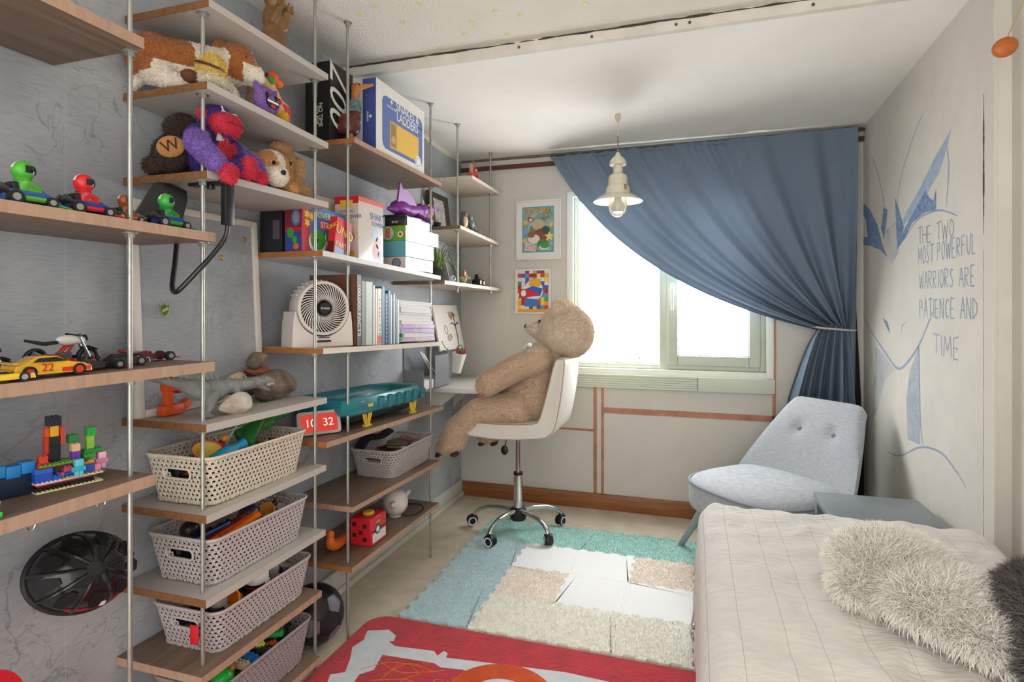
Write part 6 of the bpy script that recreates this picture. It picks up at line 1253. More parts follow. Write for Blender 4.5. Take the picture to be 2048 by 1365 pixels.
# ================================================================ toy brick model
t = thing('brick_model', 'colourful toy brick model with towers and block figures', 'toy', (.2, .94, sz('A4', .94)+.001), -.25)
stud = MB().cyl((0, 0, 0), (0, 0, .0017), .0024, n=8); UB = .008
def lb(x, y, z_, w, d, h, c_, st=True, pl=t):           # brick measured in stud units
    mb = MB().bb((-w*UB/2+.0001, -d*UB/2+.0001, 0), (w*UB/2-.0001, d*UB/2-.0001, h*UB-.0001), bev=.0003, seg=1)
    if st:
        for i in range(int(w)):
            for j in range(int(d)): mb.cyl(((i-(w-1)/2)*UB, (j-(d-1)/2)*UB, h*UB), ((i-(w-1)/2)*UB, (j-(d-1)/2)*UB, h*UB+.0017), .0024, n=8)
    mb.build('brick', P(c_, .3), pl, loc=(x*UB, y*UB, z_*UB), angle=30)
for a in [(0, 0, 0, 8, 16, .4, '#d9cfa0'), (0, -1, .4, 7, 14, .4, '#2a2320'), (-1, -2, .8, 6, 10, 1.2, '#4a2418'), (1, 3, .8, 4, 6, 1.2, '#26262c'), (0, -1, 2, 8, 14, .4, '#9a2c22'), (0, 3, 2.4, 8, 10, .4, '#cfc69a'), (0, -5, 2.4, 8, 6, .4, '#d8d4cc'), (0, 7, 2.4, 6, 4, .4, '#3a8f4a'),
    (1, -6, 2.8, 4, 4, 2.4, '#1f4fb0'), (1, -6, 5.2, 4, 4, 1.2, '#2a62c4'), (2.5, -3, 2.8, 2, 2, 1.2, '#2456b8'), (-1.5, -4, 2.8, 2, 4, 2.4, '#1d45a0'), (0, 1, 2.8, 4, 4, 1.2, '#2456b8'), (-1, 3.5, 2.8, 4, 3, 2.4, '#234fae'), (1, -1.5, 2.8, 2, 2, 1.2, '#d06a8a'), (1, 0, 4.2, 2, 2, 1.6, '#c04a6a'),
    (0, -1.5, 6.4, 6, 12, .4, '#6a2a1c'), (0, -2, 6.8, 6, 10, .4, '#5aa034'), (.5, -5.5, 6.8, 3, 3, .8, '#b8341f'), (.5, -5.5, 7.6, 2, 2, 2, '#c8402a'),
    (-1, -2.5, 7.2, 2, 3, 2.4, '#1b1b20'), (-1, -2.5, 9.6, 2, 3, 2.4, '#1b1b20'), (-1, -2.5, 12, 2, 3, 2.4, '#202026'), (-1, -4.2, 9.6, 2, 1, 5, '#b8341c'), (-1, -4.2, 14.6, 2, 1, 2.4, '#c8521c'), (-1, -.6, 12, 2, 1, 4.8, '#c8402a'), (-1, -2.5, 14.4, 2, 2, 3, '#e0a024'), (-1, -2.5, 17.4, 3, 3, 2.6, '#23232a'),
    (1, 2, 7.2, 2, 2, 2.4, '#6a3a9a'), (1, 2, 9.6, 2, 2, 2, '#d9ab84'), (-1, 2.2, 11.6, 2.4, 2.4, 2.4, '#2a7a3c'), (0, 4, 6.4, 4, 4, .4, '#2f7f34'), (0, 5.5, 6.8, 3, 3, 1.2, '#2f8f3c'), (-1, 7, 8, 3, 5, 1, '#2a8a3a'), (-1, 6.4, 9, 1.6, 2, 4, '#86b83a'), (-1, 6.6, 13, 2.4, 2.4, 2.4, '#2f9a44'), (1, 5, 5.2, 2, 3, 1.2, '#d98a2a'), (1.5, 7, 2.8, 2, 2, 2, '#d880a0'), (1, 5, 3, 3, 3, 2.2, '#2a55b4')]: lb(*a)
def mini(label, x, y, c1, c2, loc=None):
    f = thing('block_figure', label, 'toy figure', loc, -.3); MB().bb((-.004, -.008, 0), (.004, -.0004, .011)).bb((-.004, .0004, 0), (.004, .008, .011)).build('legs', P(c2, .3), f, smooth=False); MB().bb((-.004, -.008, .011), (.004, .008, .023), bev=.0008).build('torso', P(c1, .3), f)
    for sy in (-1, 1): MB().bb((-.003, sy*.0105-.0025, .011), (.005, sy*.0105+.0025, .022), bev=.0008).build('arm', P(c1, .3), f)
    MB().bb((-.008, -.008, .0235), (.008, .008, .0385), bev=.0006).build('head', P(c2, .3), f); return f
zb = sz('A4', .94)+.001+2.9*UB
mini('cyan block figure standing in front of the brick model', 0, 0, '#3aa8b8', '#58c0cc', (.235, .945, zb)); mini('pink block figure at the end of the brick model', 0, 0, '#d88aa8', '#e6b0c4', (.215, 1.012, zb))
t = thing('block_toy', 'bright blue stepped plastic toy beside the brick model', 'toy', (.17, .845, sz('A4', .85)+.001), -.2)
for k in range(5): MB().box((0, -.075+.026*k, .058-.004*(k % 2)), (.032, .0255, .026), bev=.002).build('block', P('#1f7fc0', .35), t)
MB().bb((-.014, -.085, .0), (.014, .04, .044), bev=.003).build('base', P('#12243c', .5), t)
t = thing('toy_figure', 'green and cream toy figure at the very end of the brick shelf', 'toy figure', (.285, .748, sz('A4', .75)+.001)); MB().box((0, 0, .006), (.03, .02, .012), bev=.004).build('feet', P('#36c83a', .35), t); MB().lathe([(.0, .012), (.010, .012), (.012, .03), (.006, .042), (.0, .042)], 14).build('body', P('#d8c890', .5), t)

# ================================================================ helmet on its hook
hk = P('#c2c2be', .25, metal=.8)
for y, z0, lab in ((1.137, .80, 'wire hook under the walnut shelf carrying the helmet'), (.965, .80, 'empty wire hook under the walnut shelf')):
    t = thing('wire_hook', lab, 'hook', (.03, y, z0+.068)); MB().tube(spline([(.0, 0, 0), (.004, .0, -.04), (.006, -.004, -.08), (.014, -.004, -.098), (.026, 0, -.095), (.03, .004, -.082)], 5), .003, 8).build('wire', hk, t); MB().ell((.03, .004, -.080), .005, n=8, m=6).build('tip', hk, t)
o = (.135, 1.03, .655); t = thing('bike_helmet', 'black glossy bike helmet with vents hanging below the brick shelf', 'helmet', o); t.rotation_euler = (math.radians(-14), math.radians(8), math.radians(-20)); t.scale = (.82, .82, .82)
hbk = mat('helmet_black', '#141417', .25, coat=.3); hmt = mat('helmet_matte', '#1c1a1c', .6)
hs = MB(); NU, NV = 40, 16
def hp(u, v, k=1.): a = 2*PI*u; b = v*PI/2*1.08; return Vector((.108*k*math.cos(b)**.8*math.cos(a) if math.cos(b) > 0 else 0, .138*k*(max(0, math.cos(b)))**.8*math.sin(a), .105*k*math.sin(b)-.02)) 
rings = [[tuple(hp(u/NU, v/NV*.925)) for u in range(NU)] for v in range(NV+1)]
HM = Matrix.Rotation(math.radians(62), 4, 'Y')       # opening turned toward the wall
hs.loft(rings, 0, True, True, HM); hs.build('shell', hbk, t)
rim_ = [HM @ (hp(u/NU, 0)+Vector((0, 0, -.004))) for u in range(NU)]; MB().tube(rim_+[rim_[0]], .010, 8).build('rim_band', hmt, t)
vt = P('#050506', .7)
for (u, v, w_, l_) in [(k/9+.03, .42, .020, .062) for k in range(9)]+[(k/5+.08, .74, .015, .045) for k in range(5)]:
    c0 = hp(u, v, 1.005); tn = (hp(u, min(.98, v+.05))-hp(u, v-.05)).normalized(); sd_ = (hp(u+.02, v)-hp(u-.02, v)).normalized(); nn = tn.cross(sd_).normalized(); nn = nn if nn.dot(c0) > 0 else -nn
    q = [HM @ (c0+sd_*a+tn*b+nn*.0016) for a, b in ((-w_*.6, -l_/2), (w_*.6, -l_/2), (w_, 0), (w_*.4, l_/2), (-w_*.4, l_/2), (-w_, 0))]; q2 = [HM @ (c0+sd_*a+tn*b-nn*.01) for a, b in ((-w_*.6, -l_/2), (w_*.6, -l_/2), (w_, 0), (w_*.4, l_/2), (-w_*.4, l_/2), (-w_, 0))]
    MB().loft([q2, q]).build('vent', vt, t)
for u in np.linspace(0, 8/9, 9): MB().tube([HM @ hp(u+.085, v, 1.012) for v in np.linspace(.08, .85, 14)], .0055, 6).build('ridge', hbk, t)
st3 = HM @ hp(.06, .25, 1.02); MB().box(tuple(st3), (.004, .016, .014), (0, .3, .2)).build('label', P('#d8d6d2', .5), t)
MB().tube([HM @ hp(u, .18, 1.012) for u in np.linspace(-.05, .16, 10)], .0045, 6).build('red_stripe', P('#8a1c28', .3), t)
# red plastic seat edge
t = thing('child_chair', 'red plastic child chair edge peeking in at the wall below the helmet', 'chair', (.30, .715, 0), .2); rdp = P('#c41a2c', .35)
MB().prism([(.055+.045*math.cos(a)-.055, .20+.40*0+.0) if False else (.10*math.cos(a)*.9, .50+.12*math.sin(a)) for a in np.linspace(0, PI, 16)]+[(-.085, .30), (.085, .30)], -.012, .012, M=Matrix(((0, 0, 1, 0), (1, 0, 0, 0), (0, 1, 0, 0), (0, 0, 0, 1)))).build('backrest', rdp, t)
MB().bb((.0, -.10, .28), (.16, .10, .305), bev=.01).build('seat', rdp, t)
for x, y in ((.01, -.085), (.01, .085), (.15, -.085), (.15, .085)): MB().cyl((x, y, .285), (x, y, 0), .014, .011, 10).build('leg', rdp, t)
# ================================================================ desk corner
whd = mat('desk_white', '#dcd8d0', .4)
t = thing('wall_desk', 'white wall-mounted desk board in the corner in front of the bear', 'desk', (0, 3.42, .84))
MB().bb((.003, -.32, -.028), (.47, .325, 0), bev=.002).build('desk_top', whd, t)
for y in (-.16, .18):
    b_ = MB(); b_.prism([(.004, -.03), (.20, -.03), (.20, -.036), (.03, -.17), (.004, -.21)], -.008, .008, M=Matrix.Translation((0, y, 0)) @ Matrix(((1, 0, 0, 0), (0, 0, -1, 0), (0, 1, 0, 0), (0, 0, 0, 1)))); b_.build('bracket', whd, t)
# clear organiser on the wall end of the desk
t = thing('paper_organiser', 'clear acrylic paper organiser standing at the desk edge by the wall', 'organiser', (.075, 3.05, .842)); acr = mat('acrylic', '#c9cdd2', .08, alpha=.45); ac2 = mat('acrylic_grey', '#8f9298', .15, alpha=.75)
MB().bb((-.07, -.15, .0), (-.066, .19, .24)).bb((-.07, -.15, 0), (.055, .19, .004)).build('back_and_base', ac2, t, smooth=False)
MB().bb((.051, .0, 0), (.055, .19, .19)).build('front_panel', ac2, t, smooth=False); MB().bb((-.066, .186, .004), (.051, .19, .21)).build('side_panel', ac2, t, smooth=False); MB().bb((-.066, -.15, .004), (.055, -.146, .12)).build('side_panel', ac2, t, smooth=False)
for k, a in enumerate((-.5, -.42)): MB().box((-.005+.02*k, .04, .115), (.003, .30, .012), (a-.25, 0, 0)).build('divider', P('#d6d6d6', .2), t)
MB().bb((-.062, -.13, .006), (.045, .17, .055)).build('papers', mat('stack_pages', ''), t, smooth=False)
# drawing leaning on the wall
t = thing('drawing_canvas', 'white canvas with a pencil drawing of a plant leaning on the wall above the desk', 'drawing', (.085, 3.40, 1.045)); t.rotation_euler = (0, -.20, 0)
MB().bb((-.006, -.19, 0), (.006, .19, .29), bev=.001).build('canvas', mat('canvas_white', '#d8d2c8', .8), t)
dk = P('#4a4036', .8); br_ = P('#a88a6a', .8); lil = P('#b8a0c0', .8); grn = P('#a8b04a', .8)
def ln(pts, r, m, name='pencil_line'): MB().tube([(.0065, y, z_) for y, z_, *_ in [(p.x, p.y) for p in spline([(a, b, 0) for a, b in pts], 5)]], r, 5, flat=1.).build(name, m, t)
ln([(.10, .03), (.105, .09), (.10, .15), (.095, .21)], .004, dk); ln([(.10, .15), (.06, .17), (.03, .165)], .004, dk); ln([(.10, .15), (.135, .17), (.155, .165)], .005, dk); ln([(.10, .03), (.07, .0), (.12, .02), (.15, .01)], .003, dk)
ln([(.095, .21), (.11, .225), (.08, .225), (.095, .24)], .005, dk)
for a in range(5): ln([(.055, .19), (.03+.012*a, .215), (.02+.016*a, .245)], .003, br_)
ln([(-.06, .16), (-.03, .13), (-.05, .10), (-.08, .13), (-.06, .16)], .002, P('#6a6068', .8)); ln([(-.04, .09), (.0, .10), (.01, .07), (-.03, .06), (-.04, .09)], .002, P('#6a6068', .8))
fx(t, .006, 0, 0, 0, 0, lil, 'crayon_fill', .0006, disc(-.035, .075, .022, .018)); fx(t, .006, 0, 0, 0, 0, grn, 'crayon_fill', .0006, disc(.005, .085, .016, .018)); fx(t, .006, .17, .185, .26, .285, P('#d8a88a', .8), 'crayon_fill')
ln([(-.15, .06), (-.12, .02), (-.08, .0)], .003, dk)
# pen cup
t = thing('pen_cup', 'white tapered pen cup full of felt pens on the desk', 'cup', (.135, 3.34, .905)); t.rotation_euler = (0, .18, 0)
MB().loft([[(x*k, y*k, z_) for x, y in rrect(.085, .075, .02, 4)] for k, z_ in ((.62, 0), (.66, .004), (1.0, .125), (.96, .125), (.62, .01))]).build('cup', P('#d8d5ce', .4), t)
for k, c_ in enumerate(('#b8342c', '#8a2a3a', '#3a8f4a', '#c8703a', '#7a2c4a', '#a83a2c', '#4a3a34', '#c04a3c')):
    a = k*.8; MB().tube([(.018*math.cos(a), .016*math.sin(a), .03), (.028*math.cos(a)+.01, .026*math.sin(a), .145+.008*(k % 3))], .0055, 8).build('pen', P(c_, .4), t)
MB().bb((-.07, -.02, .02), (-.035, .02, .05)).build('wall_clip', P('#d8d5ce', .4), t)

# ================================================================ posters
def poster(label, x0, x1, z0, z1, m_frame, border):
    t = thing('framed_poster', label, 'poster', ((x0+x1)/2, BY, z0)); w, h = (x1-x0)/2, z1-z0; b_ = MB(); q = .012
    b_.bb((-w, -.022, 0), (-w+q, -.001, h), bev=.002).bb((w-q, -.022, 0), (w, -.001, h), bev=.002).bb((-w+q, -.022, 0), (w-q, -.001, q), bev=.002).bb((-w+q, -.022, h-q), (w-q, -.001, h), bev=.002); b_.build('frame', m_frame, t)
    MB().bb((-w+q, -.014, q), (w-q, -.002, h-q)).build('mount', P('#dcd9d2', .7), t, smooth=False); return t, w, h
frw = mat('poster_frame_white', '#dedbd4', .4)
t, w, h = poster('framed comic poster with orange title above the other poster', .411, .722, 1.637, 2.04, frw, .03)
Y_ = .0145
MB().bb((-.113, -.0148, .05), (.107, -.013, .358)).build('sheet', P('#3f9db0', .5), t, smooth=False)
MB().bb((-.106, -.0152, .057), (.100, -.014, .35)).build('picture', mat('poster_mix', '#56714a', .5, col2='#a8bcc0', vs=26), t, smooth=False)
def pf(poly, c_, e=.0005, name='print'): fy(t, .0152, 0, 0, 0, 0, P(c_, .5), name, e, poly)
zo_ = .0005
for (cx, cz_, r, c_) in ((-.0, .20, .062, '#6f7a5a'), (.0, .235, .045, '#b9a888'), (.02, .17, .05, '#7a4a34'), (-.03, .14, .04, '#d8d2c4'), (.03, .105, .04, '#4a7a3c'), (-.05, .17, .026, '#8a5a3a'), (.05, .20, .03, '#3a4a44')): zo_ += .00012; pf(disc(cx, cz_, r, r*.8), c_, zo_)
for (cx, cz_) in ((-.09, .25), (-.095, .13), (.09, .235)): pf(disc(cx, cz_, .013, .016), '#d9b83a', .0016)
pf(disc(-.06, .275, .016), '#c8402c', .0016); pf(disc(-.055, .27, .008), '#e6e0d4', .0018); pf(disc(-.085, .195, .02), '#7d9cc0', .0017); pf(starp(.075, .155, .034), '#e2d26a', .0018); pf(disc(.04, .085, .034, .02), '#d8dccf', .0019); pf(disc(.045, .093, .032, .018), '#3f8f4a', .0021)
text(t, 'BOWSER', .044, (-.002, -.0168, .325), '-Y', P('#5a2a14', .5), sx=1.03); text(t, 'BOWSER', .043, (-.003, -.0172, .3265), '-Y', P('#e8a53a', .5))
pf([(-.1, .07), (-.02, .055), (-.015, .095), (-.09, .115)], '#d8d0c4', .0012); text(t, 'COMING\nTHROUGH!', .021, (-.055, -.0172, .083), '-Y', P('#c8322c', .5), roll=-.15, space=.8)
t, w, h = poster('narrow framed poster of red, blue and yellow block shapes', .404, .652, 1.272, 1.576, frw, .0)
MB().bb((-.107, -.0148, .006), (.107, -.013, h-.004)).build('sheet', P('#c8402f', .5), t, smooth=False)
bcol = ['#c8402f', '#e0a52c', '#3f8f44', '#2f62b0', '#d8d6d0', '#a02c24', '#e6c84a', '#4f9ac0']; rr = random.Random(4)
for i in range(8):
    for j in range(11):
        fy(t, .0148, -.107+i*.0268, -.107+(i+1)*.0268-.001, .006+j*.0267, .006+(j+1)*.0267-.001, P(bcol[rr.randrange(8)], .5), 'block_print', .0004+.0002*rr.random())
pf(disc(.005, .16, .065, .07), '#d8dce0', .001); pf([(-.03, .19), (.05, .185), (.06, .235), (-.02, .24)], '#e0a52c', .0014); pf([(-.05, .12), (.05, .12), (.07, .17), (.0, .19), (-.06, .165)], '#2f5fb0', .0016); pf([(-.1, .105), (-.02, .115), (.06, .13), (-.03, .165), (-.09, .17)], '#c8242c', .002); pf(disc(-.065, .14, .018, .022), '#e8e6e0', .0024); pf([(-.06, .05), (.03, .05), (.035, .10), (-.055, .105)], '#3f74b8', .0014); fy(t, .0148, -.107, .107, .006, .032, P('#e0a02c', .5), 'print', .002)

# ================================================================ things on the oak shelves
o = (.275, 3.27, sz('D1', 3.27)+.001); t = thing('toy_castle', 'small red toy with a spire on the oak shelf under the ceiling', 'toy', o, .2); rd2 = P('#b3261c', .35)
MB().box((0, -.04, .008), (.03, .12, .014), bev=.004).cyl((0, -.10, .014), (0, -.03, .02), .008, .01).build('base', rd2, t); MB().box((0, .01, .04), (.04, .05, .055), bev=.008).cyl((.018, .025, .02), (.02, .05, .008), .012, .01).build('body', rd2, t); MB().cyl((0, .02, .065), (0, .022, .13), .012, .001, 10).build('spire', P('#a8521f', .4), t); MB().bb((-.012, -.03, .03), (.006, -.018, .085)).build('wing', P('#a39a7c', .4), t); MB().ell((.02, .01, .055), .008, n=10, m=8).build('gem', P('#d8a82c', .2), t)
# dark photo frame on oak shelf
o = (.06, 3.30, sz('D2', 3.3)+.001); t = thing('photo_frame', 'dark brown photo frame with a pale picture on the oak shelf', 'frame', o); t.rotation_euler = (0, -.12, 0); MB().bb((-.01, -.15, 0), (.01, .13, .26), bev=.003).build('frame', P('#3a302a', .5), t); MB().bb((.0095, -.10, .04), (.0115, .05, .22)).build('picture', mat('photo_grey', '#cfccc6', .4, col2='#5a5a58', vs=22), t, smooth=False)
o = (.12, 3.06, sz('D2', 3.06)+.001); t = thing('small_dish', 'small black and green dish below the dark photo frame', 'dish', o); MB().lathe([(.0, .0), (.03, 0), (.042, .03), (.038, .03), (.026, .006)], 20).build('bowl', P('#16201f', .3), t); MB().ell((0, 0, .022), (.03, .03, .014), n=12, m=8).build('contents', P('#14403c', .6), t)
o = (.28, 3.12, sz('D2', 3.12)+.001); t = thing('penguin_figure', 'small penguin figure on the oak shelf beside the rod', 'figurine', o); t.scale = (1.15, 1.15, 1.15); link('body', blob([('e', (0, 0, .035), (.022, .024, .035)), ('e', (0, .004, .075), (.016, .017, .016)), ('c', (0, .015, .075), (.0, .032, .072), .006, .002)], .003, 2, lambda c: 1 if (c.x > .008 and c.z < .06) else 0, [P('#55504c', .5), P('#c9b48c', .5)]), t); MB().ell((.01, -.01, .003), (.012, .01, .004), n=8, m=6).ell((.01, .012, .003), (.012, .01, .004), n=8, m=6).build('feet', P('#a5742c', .5), t)
o = (.28, 3.235, sz('D2', 3.235)+.001); t = thing('grey_figure', 'grey crouching toy figure beside the penguin', 'figurine', o); t.scale = (1.15, 1.15, 1.15); link('body', blob([('e', (0, 0, .04), (.018, .022, .028)), ('e', (0, -.012, .075), (.013, .014, .014)), ('c', (0, .015, .05), (.01, .04, .02), .008, .007), ('c', (0, -.015, .05), (.015, -.02, .015), .007, .006), ('c', (0, .01, .02), (.02, .025, .006), .01, .007)], .003, 2, mats=[P('#6f7370', .4)]), t); MB().lathe([(.0, 0), (.034, 0), (.034, .006), (0, .006)], 20, M=Matrix.Translation((.01, .03, 0))).build('base', P('#4a4a46', .5), t)
# spider plant
o = (.12, 3.10, sz('D3', 3.1)+.001); t = thing('spider_plant', 'spider plant with striped arching leaves on the oak shelf', 'plant', o); MB().lathe([(.0, 0), (.038, 0), (.05, .08), (.053, .085), (.045, .085), (.04, .07), (.0, .07)], 24).build('pot', P('#4a4a48', .5), t)
lf1, lf2 = mat('leaf_green', '#6a8a3c', .5), mat('leaf_cream', '#d3d3a4', .5)
rl = random.Random(3)
for k in range(18):
    a = rl.uniform(-1.9, 2.2) if k > 5 else [.9, 1.1, .7, 1.3, .2, 1.5][k]; L_ = rl.uniform(.14, .30); up = rl.uniform(.10, .26); pts = [Vector((math.cos(a)*L_*q*.6, math.sin(a)*L_*q, .07+up*(2.2*q-2.3*q*q*(.7+.5*(k % 3)*.5)))) for q in np.linspace(0, 1, 9)]; sd_ = Vector((-math.sin(a), math.cos(a), 0))
    for j, (mm, w0, dz) in enumerate(((lf1, .0065, 0), (lf2, .0028, .0008))):
        b_ = MB(); b_.loft([[tuple(p-sd_*w0*(1-.85*(i/8)**2)+Vector((0, 0, dz))), tuple(p+Vector((0, 0, dz-.0012))), tuple(p+sd_*w0*(1-.85*(i/8)**2)+Vector((0, 0, dz)))] for i, p in enumerate(pts)], 0, False, False)
        if j == 0: lf = b_.build('leaf', mm, t, angle=180)
        else: b_.build('stripe', mm, lf, angle=180)
o = (.05, 3.36, sz('D3', 3.36)+.001); t = thing('dark_picture', 'small dark picture leaning behind the spider plant', 'picture', o); t.rotation_euler = (0, -.15, 0); MB().bb((-.006, -.07, 0), (.006, .07, .17), bev=.002).build('frame', P('#26241f', .5), t); MB().bb((.0055, -.055, .015), (.0065, .055, .155)).build('print', mat('dark_print', '#3a3a34', .5, col2='#8a8474', vs=22), t, smooth=False)
o = (.285, 2.945, sz('D3', 2.945)+.001); t = thing('glass_ball', 'small white and blue ball on the plant shelf', 'ball', o); MB().ell((0, 0, .018), .018, n=16, m=10).build('ball', P('#c8d4dc', .15), t); MB().ell((.012, -.008, .02), (.008, .008, .009), n=10, m=8).build('spot', P('#3a7ab0', .2), t)
o = (.265, 3.15, sz('D3', 3.15)+.001); t = thing('shell_plant', 'pale green tufted ornament on the plant shelf', 'ornament', o)
for k in range(9): a = k*.7; MB().tube([(0, 0, .004), (.02*math.cos(a), .02*math.sin(a), .035), (.045*math.cos(a), .045*math.sin(a), .03+.01*(k % 3))], [.007, .008, .002], 7).build('tuft', P('#b3b07a', .6), t)
MB().ell((.0, .015, .06), (.008, .02, .026), n=12, m=8).build('red_disc', P('#a8382c', .4), t); MB().ell((.006, .015, .06), (.004, .012, .016), n=12, m=8).build('disc_centre', P('#d8a88a', .4), t)
o = (.275, 3.37, sz('D3', 3.37)+.001); t = thing('toy_tractor', 'black and white toy tractor at the end of the plant shelf', 'toy', o); MB().box((0, 0, .036), (.035, .06, .028), bev=.006).box((0, -.02, .06), (.028, .026, .02), bev=.004).build('body', P('#1c1c1e', .4), t); MB().box((.005, .03, .016), (.04, .03, .024), bev=.004).build('front', P('#c8602c', .4), t)
for y, r in ((-.025, .02), (.032, .018)):
    for sx in (-1, 1): MB().cyl((sx*.015, y, r), (sx*.026, y, r), r, n=18).build('wheel', P('#1a1a1a', .5), t); MB().cyl((sx*.0255, y, r), (sx*.0268, y, r), r*.6, n=14).build('hub', P('#d8d4cc', .4), t)

# ================================================================ mural drawn on the right wall
MUR = {'1': [(3.588, 2.142), (3.48, 2.027), (3.395, 1.892), (3.354, 1.808)], '2': [(2.844, 2.131), (2.936, 2.078), (3.03, 2.004), (3.109, 1.931), (3.165, 1.824), (3.13, 1.7)],
'P3': [(2.565, 1.982), (2.726, 1.909), (2.889, 1.817), (3.049, 1.746), (3.13, 1.688), (2.998, 1.704), (2.821, 1.772), (2.676, 1.844), (2.61, 1.915)],
'P4': [(3.151, 1.596), (3.096, 1.66), (2.936, 1.738), (2.821, 1.803), (2.778, 1.764), (2.736, 1.742), (2.706, 1.784), (2.706, 1.7), (2.821, 1.709), (2.967, 1.688), (3.075, 1.623)],
'5': [(2.605, 1.933), (2.587, 1.833), (2.61, 1.694)], '5b': [(3.075, 1.623), (2.907, 1.69), (2.716, 1.698), (2.596, 1.674), (2.508, 1.645)],
'P6': [(3.745, 1.91), (3.616, 1.851), (3.48, 1.749), (3.395, 1.634), (3.314, 1.563), (3.437, 1.613), (3.616, 1.653), (3.745, 1.67), (3.745, 1.72), (3.664, 1.705), (3.694, 1.808), (3.745, 1.84)],
'P7': [(3.378, 1.825), (3.314, 1.801), (3.338, 1.729), (3.37, 1.657), (3.42, 1.728)], 'P7b': [(3.201, 1.843), (3.144, 1.773), (3.075, 1.681), (3.13, 1.618), (3.165, 1.586), (3.186, 1.708)],
'P8': [(3.395, 1.261), (3.314, 1.237), (3.275, 1.181), (3.33, 1.212)], 'P8b': [(3.03, 1.255), (3.096, 1.23), (3.123, 1.183), (3.109, 1.218)],
'9': [(3.745, 1.262), (3.524, 1.153), (3.275, 1.053), (3.165, 1.021), (3.062, 1.047), (2.907, 1.137), (2.794, 1.238), (2.742, 1.29)],
'10': [(3.524, 1.126), (3.506, .98), (3.569, .757)], '10b': [(2.895, 1.149), (2.889, .999), (2.878, .828), (2.849, .728)],
'W1': [(2.889, 1.149), (2.878, .721), (3.03, .71), (3.049, .889), (2.998, 1.031)], 'W2': [(3.524, 1.112), (3.201, 1.011), (3.354, .945), (3.48, .771), (3.569, .702)],
'12': [(3.314, .586), (3.13, .613), (2.878, .711), (2.667, .739), (2.53, .706), (2.439, .668)], 'W3': [(3.338, 1.704), (3.165, 1.729), (3.144, 1.584), (3.238, 1.52), (3.306, 1.55)]}
pen = mat('mural_blue', '#7d9bc4', .8, col2='#a9bdd6', vs=40, alpha=.75); fillm = mat('mural_fill', '#3f6aa5', .8, col2='#9ab2d2', vs=60, alpha=.8)
blade = mat('mural_blade', '#8fa6c4', .8, col2='#b4c2d4', vs=40, alpha=.9)
def wash():
    m = mat('mural_wash', '#86a6cc', .85, col2='#b5c6da', vs=10); n_ = m.node_tree; a = n_.nodes.new('ShaderNodeTexNoise'); a.inputs['Scale'].default_value = 5; a.inputs['Detail'].default_value = 5
    n_.links.new(n_.nodes['Texture Coordinate'].outputs['Object'], a.inputs['Vector']); r = n_.nodes.new('ShaderNodeMapRange'); r.inputs[1].default_value = .35; r.inputs[2].default_value = .75; r.inputs[3].default_value = .12; r.inputs[4].default_value = .65
    n_.links.new(a.outputs['Fac'], r.inputs[0]); n_.links.new(r.outputs[0], n_.nodes['Principled BSDF'].inputs['Alpha']); return m
wsh = wash()
def ribbon(pts, w, m, x, name='mural_line', taper=True):
    q = spline([(a, b, 0) for a, b in pts], 8); n_ = len(q); vs_ = []; fs_ = []
    for i, p in enumerate(q):
        d = (q[min(i+1, n_-1)]-q[max(i-1, 0)]).normalized(); nn = Vector((-d.y, d.x, 0)); ww = w*(.35+.65*math.sin(PI*(.08+.9*i/(n_-1)))) if taper else w
        for s_ in (-1, 1): vs_.append((x, p.x+nn.x*ww*s_, p.y+nn.y*ww*s_))
        if i: fs_.append((2*i-2, 2*i-1, 2*i+1, 2*i))
    return MB().add(vs_, fs_).build(name, m, wr, smooth=False)
xm = RX-.0008
for k, p in MUR.items():
    if k[0] == 'P': MB().add([(xm, y, z_) for y, z_ in p], [tuple(range(len(p)))]).build('mural_shape', blade if k == 'P3' else fillm, wr, smooth=False); xm -= .00006
    elif k[0] == 'W': MB().add([(RX-.0004, y, z_) for y, z_ in p], [tuple(range(len(p)))]).build('mural_wash', wsh, wr, smooth=False)
    else: ribbon(p, .006 if k in ('9', '10b') else .004, pen, xm-.0003)
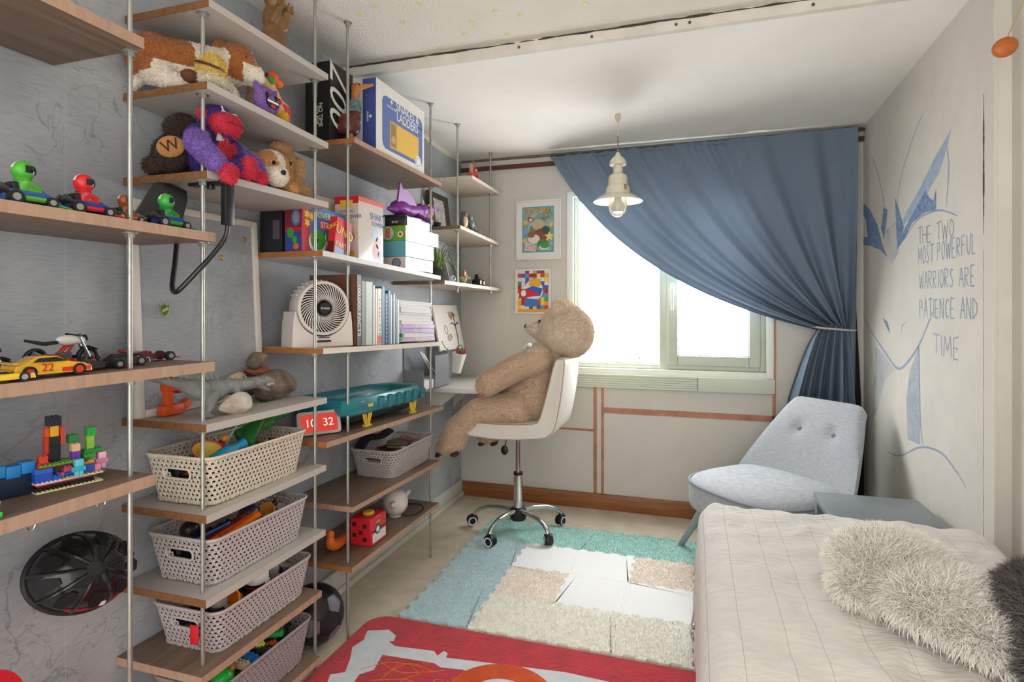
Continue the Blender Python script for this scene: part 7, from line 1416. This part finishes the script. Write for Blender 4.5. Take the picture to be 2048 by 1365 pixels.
LET = {'T': [[(0, 1), (.7, 1)], [(.35, 1), (.35, 0)]], 'H': [[(0, 1), (0, 0)], [(.6, 1), (.6, 0)], [(0, .5), (.6, .52)]], 'E': [[(0, 1), (0, 0)], [(0, 1), (.5, 1)], [(0, .5), (.42, .5)], [(0, 0), (.5, 0)]], 'W': [[(0, 1), (.22, 0), (.42, .75), (.62, 0), (.85, 1)]], 'O': [[(.3, 1), (.06, .75), (.03, .3), (.3, 0), (.57, .3), (.55, .75), (.3, 1)]], 'M': [[(0, 0), (.1, 1), (.4, .3), (.7, 1), (.8, 0)]], 'S': [[(.5, .9), (.25, 1), (.05, .8), (.25, .52), (.5, .25), (.28, 0), (0, .12)]],
 'P': [[(0, 0), (0, 1), (.45, .9), (.45, .6), (0, .5)]], 'R': [[(0, 0), (0, 1), (.45, .9), (.45, .6), (0, .5), (.5, 0)]], 'F': [[(0, 0), (0, 1), (.5, 1)], [(0, .55), (.4, .55)]], 'U': [[(0, 1), (.02, .25), (.28, 0), (.52, .25), (.55, 1)]], 'L': [[(0, 1), (0, 0), (.5, 0)]], 'A': [[(0, 0), (.3, 1), (.6, 0)], [(.1, .4), (.5, .4)]], 'I': [[(.1, 1), (.1, 0)]], 'N': [[(0, 0), (0, 1), (.5, 0), (.52, 1)]], 'C': [[(.5, .88), (.28, 1), (.04, .6), (.08, .2), (.3, 0), (.52, .14)]], 'D': [[(0, 0), (0, 1), (.5, .7), (.5, .3), (0, 0)]]}
ADV = {'W': 1.05, 'M': 1.0, 'I': .35, ' ': .6}
for tx, (ya, za), (yb, zb_), zt in [('THE TWO', (2.901, 1.581), (2.538, 1.571), 1.652), ('MOST POWERFUL', (2.901, 1.495), (2.359, 1.495), 1.568), ('WARRIORS ARE', (2.889, 1.39), (2.366, 1.382), 1.461), ('PATIENCE AND', (2.883, 1.268), (2.348, 1.268), 1.343), ('TIME', (2.736, 1.122), (2.487, 1.114), 1.203)]:
    tot = sum(ADV.get(c, .8) for c in tx)-.15; hgt = zt-za; q = 0; pm = mat('mural_text_'+('grey' if 'TWO' in tx else 'blue'), '#9aa2ac' if 'TWO' in tx else '#93a8c2', .8, alpha=.85); mb = MB()
    for c in tx:
        if c != ' ':
            for st in LET[c]:
                s_ = (yb-ya)/tot; P_ = [(ya+(q+a)*s_, za+(zb_-za)*(q/tot)+b*hgt*(.95+.1*random.random())) for a, b in st]; vs_ = []; fs_ = []
                for (a0, b0), (a1, b1) in zip(P_, P_[1:]):
                    d = Vector((a1-a0, b1-b0)).normalized(); nn = Vector((-d.y, d.x))*.0026; k0 = len(vs_); vs_ += [(RX-.0009, a0-nn.x, b0-nn.y), (RX-.0009, a0+nn.x, b0+nn.y), (RX-.0009, a1+nn.x, b1+nn.y), (RX-.0009, a1-nn.x, b1-nn.y)]; fs_.append((k0, k0+1, k0+2, k0+3))
                mb.add(vs_, fs_)
        q += ADV.get(c, .8)
    mb.build('mural_lettering', pm, wr, smooth=False)
